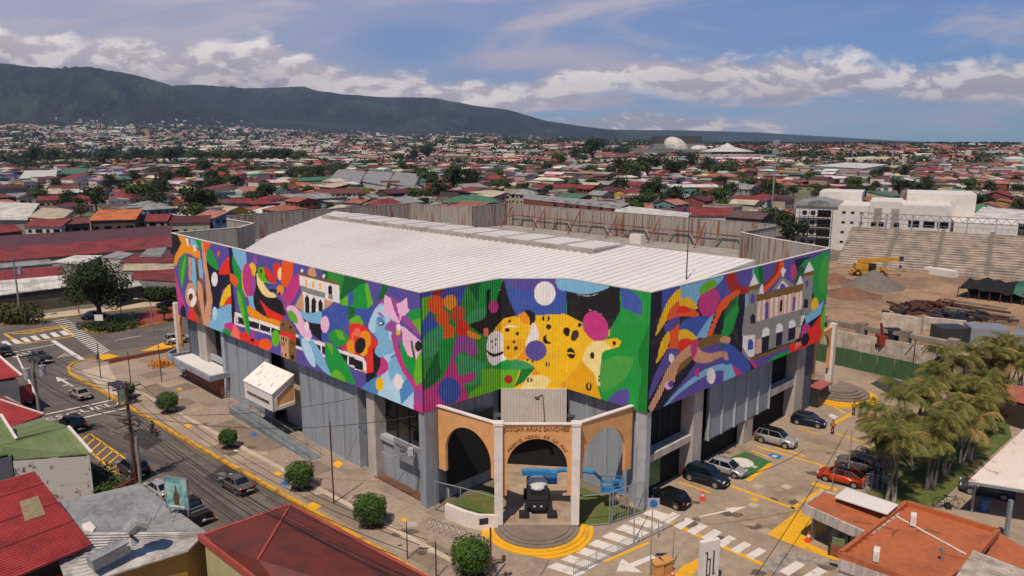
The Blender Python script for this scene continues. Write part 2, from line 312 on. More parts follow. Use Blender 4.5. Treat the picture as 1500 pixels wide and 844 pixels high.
# frame; s=smooth p=polygon e=ellipse; colour; numbers.   drawn in order
SH = dict(L="""
A p K 0 0 60 20 78 80 34 180 20 240 0 240
A p A 50 18 110 40 150 90 215 140 222 200 190 190 150 165 105 150 62 190 42 250 22 240 32 175 78 82
A p SB 138 45 190 60 212 122 150 95
A s G 180 58 224 66 222 110 212 125
A p W 108 42 130 48 134 98 122 100
A p W 160 90 182 95 190 140 170 140
A s G 102 150 118 200 112 290 85 402 66 330 64 230
A s LG 110 170 104 240 84 390 76 330 90 230
A p M 30 270 60 400 96 500 140 625 72 605 45 450
A s N 75 602 74 560 93 528 114 580 112 628
A s V 108 520 130 560 140 640 118 630
A p R 130 560 165 560 215 655 180 665 128 630
A p BR 130 180 222 195 242 300 246 520 250 680 200 660 168 570 130 540 118 440 142 350
A p T 130 180 152 185 150 350 132 350
A p SB 155 185 174 190 192 300 196 400 180 450 164 380 152 350
A p DB 176 195 196 260 220 420 242 470 240 520 215 470 190 400 188 300
A p SB 198 200 222 195 238 290 236 340 210 330
A p T 196 340 225 380 236 440 244 540 248 680 238 672 216 540 196 440
A e T 146 455 38 88 0
A e W 150 452 27 44 0
A e DB 148 472 17 26 0
A e W 168 505 18 42 20
A p DB 190 520 226 610 210 620 170 560
A s T 226 66 250 100 276 200 298 420 302 560 272 700 244 680 250 560 262 500 256 380 232 200
A p DB 246 400 264 480 254 545 238 480
A s O 238 70 292 80 272 130 256 164 246 120
A s N 262 205 300 235 345 275 440 290 438 385 380 420 356 535 300 610 304 500 294 420
A s G 276 118 322 180 348 275 300 250 262 205 262 160
A s R 432 178 440 295 352 304 380 232
A e O 348 157 9 22 0
A e W 320 343 23 52 0
A s Y 446 374 392 420 356 536 392 530 450 534 450 460
A s R 392 532 415 482 450 466 452 538
A s SB 285 700 300 620 345 560 455 528 470 640 470 715 380 730
A e LB 322 592 19 48 0
B p N 22 50 48 56 62 235 46 250 78 500 62 585 48 580 34 250
B p SB 45 58 142 80 150 160 118 230 100 200 62 130
B s G 50 118 88 178 112 260 130 400 162 550 168 662 142 620 102 480 80 360 92 300 58 230
B p V 48 250 80 330 90 420 100 505 70 500
B s O 34 238 80 268 92 332 40 300
B s Y 112 232 132 240 150 400 120 340
B e Y 186 215 28 52 0
B e M 155 282 36 115 -4
B e PU 194 322 17 74 0
B e PU 206 145 14 33 0
B p SB 155 395 195 390 200 450 215 490 170 470
B s K 240 188 208 232 210 330 193 420 225 515 285 545 395 540 416 500 385 430 340 390 300 300 272 200
B s CR 216 240 224 320 270 390 342 404 345 380 300 356 266 296 236 250
B s LG 240 192 272 205 264 292 228 262 224 215
B e DG 245 222 9 18 0
B s R 262 188 310 222 352 304 300 285 265 215
B s LG 262 242 300 296 346 310 262 298
B p B 262 302 350 342 318 350 290 348
B p R 234 412 300 480 412 538 372 572 290 534
B s A 160 456 268 530 382 568 378 606 240 572 165 524
B e R 360 220 30 60 -8
B e CR 378 240 17 44 0
B s O 398 148 468 162 462 300 432 335 396 320 384 280
B e A 378 352 26 36 0
B s M 350 372 390 420 402 470 420 505 444 450 505 350 522 250 484 236 440 290 414 366 384 390
B s PU 352 372 392 418 404 470 420 500 426 440 400 400 372 372
B p K 305 342 356 348 352 376
B e K 374 376 7 12 0
B p W 65 502 380 606 380 632 78 530 78 578 380 668 380 680 62 588
B p K 80 532 376 628 376 660 80 572
B p W 84 532 90 534 90 576 84 574
B p W 234 580 242 583 242 625 234 622
B p W 310 606 318 609 318 650 310 647
B s G 88 300 130 400 162 550 168 662 142 620 102 480 80 360
B s LG 82 352 116 420 150 640 118 540 90 440
B s M 0 582 60 578 104 640 70 680 0 640
B s G 0 612 44 650 34 675 -20 650
B p SA 62 580 100 640 130 690 90 690 40 660
B s R 96 655 145 640 182 680 240 705 270 770 130 710
B p M 180 620 200 650 205 700 178 690
B e O 275 727 46 42 20
B e K 187 695 15 12 0
B e LG 347 683 30 58 0
B p OB 376 580 404 554 440 560 470 600 492 650 486 860 384 820
B p T 380 655 436 672 438 836 384 812
B p R 376 640 420 636 488 668 486 702 432 676 378 660
B p K 384 670 392 672 392 696 384 694
B p K 398 674 406 676 406 700 398 698
B p K 414 680 422 682 422 706 414 704
B p K 386 706 394 708 394 732 386 730
B p K 402 710 410 712 410 736 402 734
B p K 390 780 396 782 396 806 390 804
B p K 412 786 422 789 422 812 412 808
B p K 450 700 458 702 458 726 450 724
B p K 466 705 474 707 474 731 466 729
B e K 462 812 12 20 0
B e K 398 590 8 12 0
B e K 450 608 8 12 0
C p V 42 60 235 108 225 170 80 130 40 165
C p DG 225 112 380 145 500 175 500 240 350 312 340 215 240 178
C p MG 270 125 378 146 348 300 342 215 262 172
C s G 342 320 400 272 500 220 500 352 440 358 400 344 360 344
C p LG 345 318 402 275 398 344 368 346
C s B 404 262 430 262 438 320 412 345 400 320
C p OB 78 130 235 168 338 198 340 216 80 150
C p W 84 148 342 212 344 332 246 305 246 258 88 216
C e Y 128 198 7 26 0
C e Y 173 209 7 26 0
C e Y 218 220 7 26 0
C p GY 94 215 250 262 250 300 94 255
C p T 56 340 104 255 116 388 58 352
C p W 104 254 246 300 242 382 215 396 116 388
C p K 120 388 120 295 133 272 148 300 148 392
C p K 162 393 162 310 178 288 192 314 192 394
C p K 208 390 208 322 221 302 234 328 234 382
C p T 250 300 308 322 268 358 240 372
C p K 271 268 271 222 284 210 297 226 297 275
C p GY 271 268 300 276 300 310 271 300
C e W 100 118 8 12 0
C e W 242 153 10 14 0
C s T 138 142 144 106 165 92 184 108 191 156
C s SB 58 356 85 376 150 396 228 384 224 462 150 452 100 422
C p K 78 398 140 455 228 465 230 582 168 530 110 440
C p B 228 380 300 345 400 345 402 470 380 500 300 500 245 580 230 580
C e LP 250 468 28 55 0
C s LP 0 368 40 344 76 376 112 440 160 520 156 584 112 560 62 480
C s LG 12 380 40 380 72 430 68 462 40 450 16 420
C e W 130 482 15 34 0
C p W 60 530 150 560 250 588 250 614 60 550
C p K 60 552 250 616 250 658 60 604
C p W 60 604 250 668 250 684 60 622
C p W 222 600 230 602 230 660 222 655
C s PB 80 530 130 570 182 620 200 700 180 742 140 705 100 620
C s LB 100 560 140 580 175 640 188 742 150 720 110 640
C s SB 150 560 200 610 262 720 310 812 230 762 184 690
C s G 272 542 310 503 360 508 408 560 382 592 330 612 290 575
C p LG 310 503 360 512 384 572 340 566
C p G 248 578 305 598 380 690 452 860 380 840 290 802 258 720
C p LG 252 582 296 598 304 680
C s LG 284 800 325 762 370 800 378 842 330 830
C p DG 400 345 460 362 500 430 440 470 400 440
C p LG 404 440 450 410 500 430 500 490 420 480
C p W 330 626 500 682 500 700 350 655
C p K 345 655 500 702 500 750 400 730
C p W 394 672 404 675 404 728 394 724
C p W 400 726 500 756 500 772 412 742
C s R 412 470 440 458 474 470 492 520 500 700 450 665 400 640 356 622 398 580 410 520
C e A 425 612 36 46 0
C e SA 456 540 34 34 0
D p DG 0 60 62 90 58 102 0 145
D s G 0 135 56 98 98 190 72 240 0 222
D p LG 55 98 74 96 102 212 72 236
D p DG 158 100 192 112 160 182 122 192
D p B 0 236 70 240 100 220 90 300 60 330 40 300 0 290
D p LG 0 275 30 280 55 355 0 322
D s R 0 328 66 346 104 400 138 430 112 470 104 594 62 590 60 510 20 500 0 480
D e A 58 415 34 52 0
D e SA 14 372 18 26 0
D e YD 48 470 24 34 0
D e K 30 446 30 46 12
D p W 0 498 48 515 66 545 64 602 0 580
D p K 0 520 42 536 48 556 48 590 0 572
D p A 38 580 60 588 62 600 40 594
D p K 104 460 150 500 156 640 62 652 62 604 104 594
D p PB 30 690 88 640 150 604 140 740
D s SB 150 200 104 258 76 340 112 390 132 430 112 480 140 512 190 502 222 484 240 440 230 350 200 250
D s LB 128 230 104 258 76 340 108 376 120 300 150 270 180 330 200 420 210 360 190 260 150 215
D p LB 150 510 240 478 270 560 330 690 330 812 128 722 150 640
D p SB 190 540 240 478 290 600 282 640 230 620 200 650 184 580
D p PB 196 512 228 488 236 500 204 520
D s M 150 508 184 540 186 580 160 606 120 612 142 560
D p PB 250 700 296 612 344 690 262 778
D e Y 140 662 23 38 0
D e W 243 650 27 45 0
D s M 120 230 150 205 170 220 190 205 170 180 140 205
D p LP 168 160 222 192 268 290 240 330 200 290 160 255
D p PU 196 168 272 208 244 224 252 310 226 260
D p LP 232 212 252 206 292 178 296 226 308 248 272 288 246 262
D s PU 270 278 340 308 370 396 300 342 262 310
D s LP 262 335 320 378 374 430 378 476 342 524 300 505 264 410
D s PU 168 352 200 306 246 328 268 400 226 442 208 375
D e Y 243 372 13 18 0
D e W 246 344 14 20 0
D s M 206 378 252 480 300 600 385 680 385 840 330 812 334 700 262 580 220 470
D s G 258 418 300 502 342 522 338 622 290 572 258 492
D p LG 330 610 345 520 378 470 380 650 342 674
D p DG 312 410 326 425 342 530 328 520
D e K 357 450 18 30 0
D s G 296 262 364 236 380 280 376 300 320 306
D p LG 320 306 378 288 378 400 350 350
D p M 122 262 140 258 166 282 162 288
D s PB 124 290 150 286 166 318 150 330 130 310
D e K 148 322 17 12 0
D e W 146 320 9 6 0
D p PU 330 700 385 690 385 790 350 760
""", P="""
E p MG 0 90 560 0 560 700 0 844
E p B2 20 112 302 62 282 190 160 210 100 230 30 300
E p B 30 280 72 232 132 300 30 402
E p LG 28 150 88 132 70 240 28 292
E s MG 302 76 350 150 336 232 280 244 268 160
E p DG 298 68 384 54 364 180 344 150
E s G 384 54 508 34 470 180 400 205 350 205 366 150
E p K 512 28 560 180 560 250 480 300 442 352 380 362 308 308 400 262 456 180
E e M 452 208 33 43 0
E s TG 296 292 308 242 360 212 422 208 400 262 352 288
E p DR 94 100 150 92 154 130 90 130
E e O 113 185 48 55 0
E e A 200 173 40 45 0
E e RB 243 242 42 50 0
E e O 155 265 39 45 0
E e O 180 350 43 52 0
E e R 270 328 41 50 0
E s A 304 340 340 352 380 378 350 388 306 374
E s TG 32 402 80 340 148 308 154 400 112 472 34 500
E s DG 138 450 146 590 52 700 40 660 72 560
E s G 140 402 232 388 204 520 162 596 130 520
E p DG 30 640 60 600 50 700 30 700
E s TG 240 480 330 500 440 540 560 556 400 640 290 660 250 600
E s PU 232 385 302 372 352 420 358 472 320 492 282 462 240 484 196 540
E p M 208 505 228 520 252 608 330 582 352 600 330 636 274 656 290 690 314 738 200 780 30 835 26 698 90 668 152 620
E e B 193 693 65 80 0
E p LG 306 712 400 640 440 600 500 556 560 556 560 690 312 742
E p CR 700 0 701 0 701 1
F p Y -14 408 20 350 60 308 145 292 560 270 640 350 640 840 100 840 60 640 -14 560
F p MG -80 660 0 560 0 840 -80 840
F p LG -90 655 175 655 120 800 -100 850
F p B 58 30 492 25 492 286 250 288 150 300 100 210
F s V 60 34 280 20 500 34 490 112 300 134 120 96
F p K 54 56 104 200 148 292 62 312 4 372 -60 440 -60 120
F p G -20 30 58 30 10 190 -40 210
F e M -10 233 33 43 0
F e W 342 140 73 83 0
F s TG -100 250 -80 240 -60 200 -100 280
F p SB 492 30 580 40 580 140 492 122
F p K 492 120 600 140 600 350 550 310 492 282
F s YD 0 422 40 350 128 300 152 310 60 372 20 432
F p A 156 290 212 256 244 356 190 348
F s K 205 262 240 254 278 290 270 342 240 358 235 310
F s W 258 342 290 372 298 450 240 482 206 505 240 400
F s W -48 440 10 398 54 430 58 540 78 604 20 634 -32 622 -56 560
F e SA -62 405 20 30 0
F s K -68 520 -42 562 0 576 54 554 52 538 0 554 -40 540
F p YD 58 462 204 452 214 500 110 592 62 566
F p A 212 498 222 592 144 592 186 546
F e V 282 533 73 70 0
F p W 56 378 100 356 166 372 100 370
F e K 85 392 17 14 0
F e K 101 331 9 9 0
F e K 153 416 12 12 0
F e K 131 473 10 10 0
F e K 91 513 11 12 0
F e K 144 516 13 13 0
F e K -22 470 6 8 0
F e K 2 490 6 8 0
F e K -18 510 6 8 0
F e K 5 455 6 8 0
F e K 369 369 18 18 0
F e K 350 312 27 20 0
F e Y 350 312 11 30 0
F e K 362 455 34 34 0
F e Y 384 440 32 34 0
F e K 495 405 25 34 -20
F e K 545 430 26 40 20
F e Y 522 418 10 30 20
F e K 524 550 27 40 -20
F e Y 522 551 30 6 5
F e K 362 628 15 18 0
F e Y 362 628 5 20 0
F e K 467 672 13 13 0
F e K 258 607 9 9 0
F e K 224 596 9 9 0
F s TG -10 655 40 610 120 596 200 604 275 652 200 664 60 664
F s G -10 655 40 610 100 598 104 662 40 662
F p GD 272 655 200 745 124 790 160 720 178 660
F e DR 93 730 30 30 0
F p CR 170 800 232 702 330 700 388 735 342 800
F p A 272 655 318 695 255 702
F e K 238 735 19 19 0
F e CR 238 735 7 22 0
H p G 0 0 560 80 560 850 0 720
H p B -10 20 18 26 18 242 -10 236
H p K 20 26 336 88 336 225 290 310 272 336 110 290 20 246
H s SB -20 20 258 70 232 102 130 125 20 106 -30 90
H p W 82 119 87 119 87 124 82 124
H p W 91 123 96 123 96 128 91 128
H p W 101 126 106 126 106 131 101 131
H p W 110 128 115 128 115 134 110 134
H p W 120 130 125 130 125 135 120 135
H p W 129 131 134 131 134 136 129 136
H p W 138 132 143 132 143 137 138 137
H p W 148 132 153 132 153 137 148 137
H p W 157 131 162 131 162 136 157 136
H p W 167 130 172 130 172 135 167 135
H p W 176 128 181 128 181 134 176 134
H p W 185 126 190 126 190 131 185 131
H p W 195 123 200 123 200 128 195 128
H p W 204 120 209 120 209 125 204 125
H p LP 152 216 156 217 156 221 152 220
H p LP 161 216 165 217 165 221 161 220
H p LP 170 217 174 218 174 222 170 221
H p LP 179 219 183 220 183 224 179 223
H p LP 188 222 192 223 192 227 188 226
H p LP 197 225 201 226 201 230 197 229
H p LP 206 229 210 230 210 234 206 233
H p LP 215 234 219 235 219 239 215 238
H p LP 224 239 228 240 228 244 224 243
H p B 336 86 398 96 440 120 466 180 466 244 430 242 346 200
H s G 380 90 540 115 530 310 450 300 470 200 440 130
H p Y -10 236 20 244 110 290 120 340 186 402 270 388 280 330 268 332 270 388 330 382 350 402 320 442 236 458 182 410 132 480 116 522 182 590 224 745 -10 680
H p YD -10 650 20 620 110 520 150 540 186 600 224 745 -10 680
H e M 192 315 70 93 -28
H s CR 114 512 156 424 198 400 250 408 284 450 240 464 218 560 204 664 180 590
H s CR 208 582 250 565 275 600 250 650 204 662
H e K 172 486 14 20 0
H e K 97 306 11 13 0
H e K 302 413 11 13 0
H e K 218 622 13 21 0
H e CR 218 622 16 5 10
H e K 152 668 17 26 0
H e YD 152 664 6 18 0
H e K 22 345 22 28 -20
H e K 68 368 22 34 20
H e Y 45 355 8 26 20
H e K 47 473 23 33 -20
H e Y 46 472 26 5 5
H s G 272 340 345 282 430 270 500 322 445 480 300 488 232 520 240 462 350 420
H s LG2 226 540 270 500 340 488 412 512 360 622 244 702 216 640
H s GD 500 322 530 290 520 840 440 806 462 600 442 480
H s V 262 756 330 690 382 684 388 740 360 790
""", R="""
I p N 0 0 560 0 560 900 0 900
I p B2 112 100 212 90 190 172 110 264
I p SB 214 100 480 40 425 112 320 182 300 245 214 202
I p B2 418 112 480 60 504 140 440 205 430 150
I e M 378 200 58 88 12
I p LG 322 168 334 110 380 76 410 76 428 106
I p DR 474 40 560 20 560 140 500 144
I s Y 212 126 150 190 100 300 78 392 134 312 214 205
I s Y 212 182 270 180 318 236 270 236 214 232
I s O 210 194 216 225 290 240 322 282 216 282 140 304 160 240
I s R 216 228 250 225 272 250 250 262 216 262 190 262
I p V 120 332 168 292 214 280 214 320 160 378 130 372
I s B 216 330 262 290 384 284 352 352 300 394 216 362
I p SB 368 302 408 266 362 404 302 402
I p O 212 320 206 464 138 490 160 420 138 388
I s Y 152 366 146 452 82 546 94 480 110 420
I s Y 210 364 262 360 316 412 262 414 210 424
I s R 210 420 258 406 292 432 240 472 204 486
I s O 362 406 400 310 450 190 560 128 560 156 478 212 424 310 388 406
I s G 532 165 472 250 474 300 446 384 482 396 528 322 540 200
I p DG 532 165 472 250 470 285 520 235
I s V 320 462 380 436 450 430 560 450 560 650 150 790 250 620 300 545
I s OB 312 424 400 384 452 390 452 422 330 464
I e T 475 414 27 20 0
I p DG 440 430 468 432 450 470
I s V 150 466 208 466 204 500 124 600 40 748 58 650 110 530
I s T 300 438 330 470 380 490 468 478 492 534 450 512 360 544 288 526
I s M 266 526 280 430 316 414 302 500
I s OB 186 616 196 540 262 490 274 532 222 584
I p T 200 500 272 438 278 500 212 550 192 612 182 652 140 652 112 722 52 830 36 795 90 690 140 580
I e W 166 517 15 26 0
I e LP 150 670 24 22 0
I e V 164 662 16 20 20
I s SB 120 795 180 720 280 630 400 560 560 542 560 602 430 586 330 632 230 700
I s V 200 762 330 644 430 592 500 622 560 640 560 660 300 740
I e M 311 597 13 27 0
I e W 389 617 25 45 0
I p M 500 552 560 550 560 640 520 620
J p V 0 170 680 10 680 330 450 260 150 310 0 310
J p N 440 85 530 70 480 145 436 225
J s DR 16 180 70 165 92 242 152 258 152 304 60 292 28 250
J p O 0 330 70 276 102 272 102 300 60 320 0 402
J p SB 130 300 158 296 152 382 126 384
J p N 95 300 132 298 128 560 110 665 30 620 62 500 92 400
J p G 82 308 94 400 42 542 0 565 0 420 50 340
J p DG 82 308 50 340 0 420 0 460 40 400 80 350
J p SB 176 140 190 140 192 190 180 200
J s G 188 148 236 128 248 240 200 205
J s DG 215 135 236 128 248 240 222 215
J s O 322 100 368 90 352 182 248 290 246 250 312 182
J s DR 322 100 344 96 330 170 246 262 246 236 304 178
J e M 432 162 20 50 0
J s G 456 160 500 92 560 76 650 30 664 130 644 310 600 352 560 335 546 200 490 130
J p DG 430 236 456 160 500 130 490 180 470 230
J e LG2 622 175 32 120 8
J p V 648 30 680 10 680 330 640 340 655 200
J p V 560 335 600 350 640 330 640 350 590 420 560 420
J p GY 154 268 218 262 206 368 148 378
J p GY 128 380 206 364 198 552 112 556
J p OB 153 250 218 236 218 266 153 278
J p W 189 172 218 236 156 250
J p W 230 238 242 238 248 296 214 300
J p GY 296 276 362 188 432 240 432 250
J p W 326 268 364 214 404 250
J e V 364 252 17 18 0
J p W 358 136 374 134 372 190 360 192
J p W 352 152 382 146 382 166 352 170
J p OB 203 306 498 232 498 272 203 344
J p PE 204 346 492 276 482 398 198 472
J p W 218 344 228 341 220 466 208 468
J p W 244 338 254 335 250 458 238 461
J p W 292 326 302 323 298 446 286 449
J p W 322 318 332 315 328 438 316 441
J p W 376 305 386 302 382 424 370 427
J p W 404 298 414 295 410 416 398 419
J p W 450 287 460 284 454 406 442 409
J p W 474 281 484 278 478 400 466 403
J p V 258 358 268 346 278 352 276 452 252 458
J p K 350 342 358 332 364 340 360 404 346 408
J p V 426 326 434 314 442 322 438 400 424 404
J p GY 197 470 480 394 476 540 444 588 192 668
J p PE 200 580 236 568 232 662 194 672
J p W 236 566 240 520 262 502 284 520 284 552
J p W 322 540 326 490 346 476 366 494 366 528
J p W 402 512 404 470 424 454 442 470 442 500
J p N 236 568 282 554 278 640 232 656
J p N 324 542 364 528 360 610 320 624
J p N 402 512 442 500 438 576 398 590
J p PE 446 510 470 500 466 570 446 576
J p W 118 556 196 550 190 682 160 694 112 656
J p GY 112 620 150 680 180 700 160 716 112 660
J e B 165 612 18 34 0
J p B 147 612 183 608 183 640 147 646
J p GY 490 186 556 164 540 412 484 434
J p OB 486 176 558 152 558 176 488 196
J p W 528 94 558 152 494 172
J p W 474 178 492 232 448 242
J e V 514 235 9 22 0
J p N 492 388 494 340 506 322 520 338 518 382
J e V 178 328 14 30 0
J p V 163 328 192 324 192 352 163 358
J p N 164 484 164 438 180 418 195 436 195 478
J p W 478 434 504 428 478 500 470 545
J p OB 160 696 410 604 442 580 436 614 180 710
J p V 176 712 436 614 436 670 200 770
J s G 270 725 340 668 430 650 430 680
J p M 158 712 176 706 222 752 196 768
J p M 50 732 145 786 80 818
J p SB 0 728 50 732 76 816 0 840
J s B 0 612 60 620 130 690 165 750 130 790 50 734 0 728
J e T 10 582 34 22 0
J p T 0 650 20 660 30 710 0 700
J e Y 564 378 24 58 0
J p SB 498 436 540 412 620 338 600 422 510 486
J s M 476 590 486 505 516 480 542 530 504 604
J s R 528 525 592 440 606 452 600 512 618 550 584 596 440 668 406 616 470 592
J p SA 440 600 470 592 500 600 440 640
J p LG 601 440 622 360 700 330 700 640 592 620 600 570 612 540 600 505
J e K 503 580 24 42 14
""")
def catmull(P, k=5):
    n = len(P); out = []
    for i in range(n):
        p0, p1, p2, p3 = P[i-1], P[i], P[(i+1) % n], P[(i+2) % n]
        for j in range(k):
            t = j/k; t2 = t*t; t3 = t2*t
            out.append(.5*((2*p1)+(-p0+p2)*t+(2*p0-5*p1+4*p2-p3)*t2+(-p0+3*p1-3*p2+p3)*t3))
    return np.array(out)
def paint(px, py, prog, base):
    """colours for arrays of photo-space points: later shapes cover earlier ones"""
    col = np.empty(px.shape+(3,)); col[:] = PAL[base]
    for ln in SH[prog].strip().split('\n'):
        t = ln.split(); x0, y0, s = FR[t[0]]; cl = PAL[t[2]]; v = np.array([float(q) for q in t[3:]])
        if t[1] == 'e':
            cx, cy, rx, ry, rot = v; cx = x0+cx/s; cy = y0+cy/s; rx /= s; ry /= s; a = math.radians(rot)
            dx = px-cx; dy = py-cy; X_ = dx*math.cos(a)+dy*math.sin(a); Y_ = -dx*math.sin(a)+dy*math.cos(a)
            col[(X_/rx)**2+(Y_/ry)**2 < 1] = cl; continue
        P = v.reshape(-1, 2)/s+np.array([x0, y0])
        if t[1] == 's': P = catmull(P)
        ids = np.nonzero((px >= P[:, 0].min()) & (px <= P[:, 0].max()) & (py >= P[:, 1].min()) & (py <= P[:, 1].max()))
        if not len(ids[0]): continue
        X_, Y_ = px[ids], py[ids]; ins = np.zeros(X_.shape, bool); j = len(P)-1
        for i in range(len(P)):
            yi, yj = P[i, 1], P[j, 1]
            if yi != yj: ins ^= ((yi > Y_) != (yj > Y_)) & (X_ < (P[j, 0]-P[i, 0])*(Y_-yi)/(yj-yi)+P[i, 0])
            j = i
        sel = tuple(q[ins] for q in ids); col[sel] = cl
    return col
m_mural = attr_mat('mural_paint', .62, .08, 1.2, dirt=((.22, .20, .17), .22))
def mural_panel(name, p0, p1, z0a, z1a, z0b, z1b, prog, base, out, label, parent, pitch=.30):
    """corrugated sheet from p0 to p1 (ground points) with lower/upper edge heights at both ends"""
    p0 = Vector((p0[0], p0[1], 0)); p1 = Vector((p1[0], p1[1], 0)); L = (p1-p0).length
    nc = int(L/pitch)*5; nr = int(11/.075)
    s = np.linspace(0, 1, nc+1); t = np.linspace(0, 1, nr+1)
    ph = (np.arange(nc+1) % 5); off = np.where((ph == 0) | (ph == 1), .045, np.where(ph == 2, .0, np.where(ph == 3, .0, .0)))
    Sg, Tg = np.meshgrid(s, t); zb = z0a+(z0b-z0a)*Sg; zt = z1a+(z1b-z1a)*Sg
    X_ = p0.x+(p1.x-p0.x)*Sg; Y_ = p0.y+(p1.y-p0.y)*Sg; Z_ = zb+(zt-zb)*Tg
    d = Y_*cosP-(Z_-CAMH)*sinP; px = 750+FPX*X_/d; py = 422-FPX*((Z_-CAMH)*cosP+Y_*sinP)/d
    col = paint(px, py, prog, base)
    Xo = X_+out[0]*off[None, :]; Yo = Y_+out[1]*off[None, :]
    co = np.stack([Xo, Yo, Z_], -1).reshape(-1, 3)
    nv = len(co); idx = np.arange(nv).reshape(nr+1, nc+1)
    q = np.stack([idx[:-1, :-1], idx[:-1, 1:], idx[1:, 1:], idx[1:, :-1]], -1).reshape(-1, 4)
    me = bpy.data.meshes.new(name); me.vertices.add(nv); me.vertices.foreach_set('co', co.ravel())
    me.loops.add(q.size); me.loops.foreach_set('vertex_index', q.ravel().astype(np.int32))
    me.polygons.add(len(q)); me.polygons.foreach_set('loop_start', np.arange(0, q.size, 4, dtype=np.int32)); me.polygons.foreach_set('loop_total', np.full(len(q), 4, dtype=np.int32))
    me.update(calc_edges=True); at = me.attributes.new('paint', 'FLOAT_COLOR', 'POINT')
    c4 = np.ones((nv, 4), np.float32); c4[:, :3] = col.reshape(-1, 3); at.data.foreach_set('color', c4.ravel())
    me.materials.append(m_mural); me.validate()
    o = link(name, me, parent)
    if label: o['label'] = label
    return o
# ================================================================ materials
c = srgb
M_grey = mat('grey_cladding', c('8b929a'), .6, .25, .7, (1.6, 1.6, .12), col2=c('70726f'), lo=.48, hi=.7, bump=.05)
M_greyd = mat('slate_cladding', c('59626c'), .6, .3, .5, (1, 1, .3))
M_fin = mat('pale_fin', c('a3a7ab'), .6, .2, .6)
M_conc = mat('concrete_pier', c('b5aca2'), .8, .3, .7, (1, 1, .3), bump=.1)
M_white = mat('white_paint', c('d9cfc6'), .7, .15, .7)
M_glass = mat('dark_glass', c('0c0f13'), .12, .3, .6, fine=0, spec=.6)
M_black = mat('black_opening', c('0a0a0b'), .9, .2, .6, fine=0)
M_orange = mat('orange_plaster', c('d69c64'), .8, .18, .8, bump=.05)
M_roof = mat('white_roof_sheet', c('d6d0ca'), .5, .08, .08, (1, 1, 1), col2=c('cac2ba'), lo=.45, hi=.75, fine=.02)
M_gutter = mat('grey_gutter', c('9c948a'), .8, .35, .4)
M_rust = mat('rusty_galvanised_sheet', c('938d84'), .7, .3, 2.0, (1, 1, .07), col2=c('75492f'), lo=.46, hi=.66, bump=.05)
M_galv = mat('galvanised_sheet', c('999389'), .55, .25, 1.1, (1, 1, .05), col2=c('6f6a62'), lo=.4, hi=.8)
M_redm = mat('red_steel', c('8a2f2c'), .6, .3, 2)
M_steel = mat('grey_steel', c('8d9297'), .45, .2, 3, metal=.3)
M_dsteel = mat('dark_steel', c('3a3c40'), .5, .3, 3, metal=.3)
M_brown = mat('brown_brick_wall', c('8a5238'), .85, .25, 1.2)
M_slab = mat('floor_concrete', c('a58f78'), .85, .3, .5, col2=c('7d6b5a'), bump=.05)
M_yel = mat('yellow_road_paint', c('d9a012'), .75, .3, .9, col2=c('a98532'), lo=.5, hi=.75)
M_step = mat('grey_step', c('7d6e62'), .85, .25, .8)
M_red = mat('red_paint', c('9c4438'), .7, .2, 1)

def wpart(mb, name, mats, parent, smooth=False, label=None):
    o = mb.build(name, mats, parent, smooth); L = parent
    off = Vector((0, 0, 0))
    while L is not None: off += L.location; L = L.parent
    o.location = -off
    if label: o['label'] = label
    return o
def wall_mb(p, q, z0, z1, th=.2, mb=None):
    mb = mb or MB(); p = Vector((p[0], p[1], 0)); q = Vector((q[0], q[1], 0)); d = (q-p); n = Vector((-d.y, d.x, 0)).normalized()*th
    return mb.prism([(p.x, p.y), (q.x, q.y), (q.x+n.x, q.y+n.y), (p.x+n.x, p.y+n.y)], z0, z1)
def corr_mb(p, q, z0, z1, pitch=.5, depth=.06, mb=None, th=.12):
    """corrugated sheet wall with thickness (trapezoid profile)"""
    mb = mb or MB(); p = Vector((p[0], p[1], 0)); q = Vector((q[0], q[1], 0)); d = q-p; L = d.length; d /= L; n = Vector((-d.y, d.x, 0))
    k = max(2, int(L/pitch)); pts = []
    for i in range(k):
        for f, o in ((0, 0), (.4, 0), (.5, depth), (.9, depth)): pts.append(p+d*(L*(i+f)/k)+n*o)
    pts.append(q.copy())
    za = z0; zb = z1
    m = len(pts); vs = []
    for a in pts:
        t = (a-p).length/L; z0_ = za if not isinstance(za, tuple) else za[0]+(za[1]-za[0])*t; z1_ = zb if not isinstance(zb, tuple) else zb[0]+(zb[1]-zb[0])*t
        vs += [(a.x, a.y, z0_), (a.x, a.y, z1_)]
    bk = []
    for a in (p, q):
        t = (a-p).length/L; z0_ = za if not isinstance(za, tuple) else za[0]+(za[1]-za[0])*t; z1_ = zb if not isinstance(zb, tuple) else zb[0]+(zb[1]-zb[0])*t
        b = a-n*th; bk += [(b.x, b.y, z0_), (b.x, b.y, z1_)]
    mb.add(vs, [(2*i, 2*i+2, 2*i+3, 2*i+1) for i in range(m-1)])
    mb.add(bk, [(2, 0, 1, 3)])
    top = [vs[2*i+1] for i in range(m)]
    mb.add(top+[bk[3], bk[1]], [tuple(range(m+2))])
    return mb
# ================================================================ the arena
arena = thing('sports_arena', 'large sports arena wrapped in a bright painted mural under a white ribbed roof', 'arena', B(27, 32))
ZT = 20.4
UL, VL = 55.6, 52.1
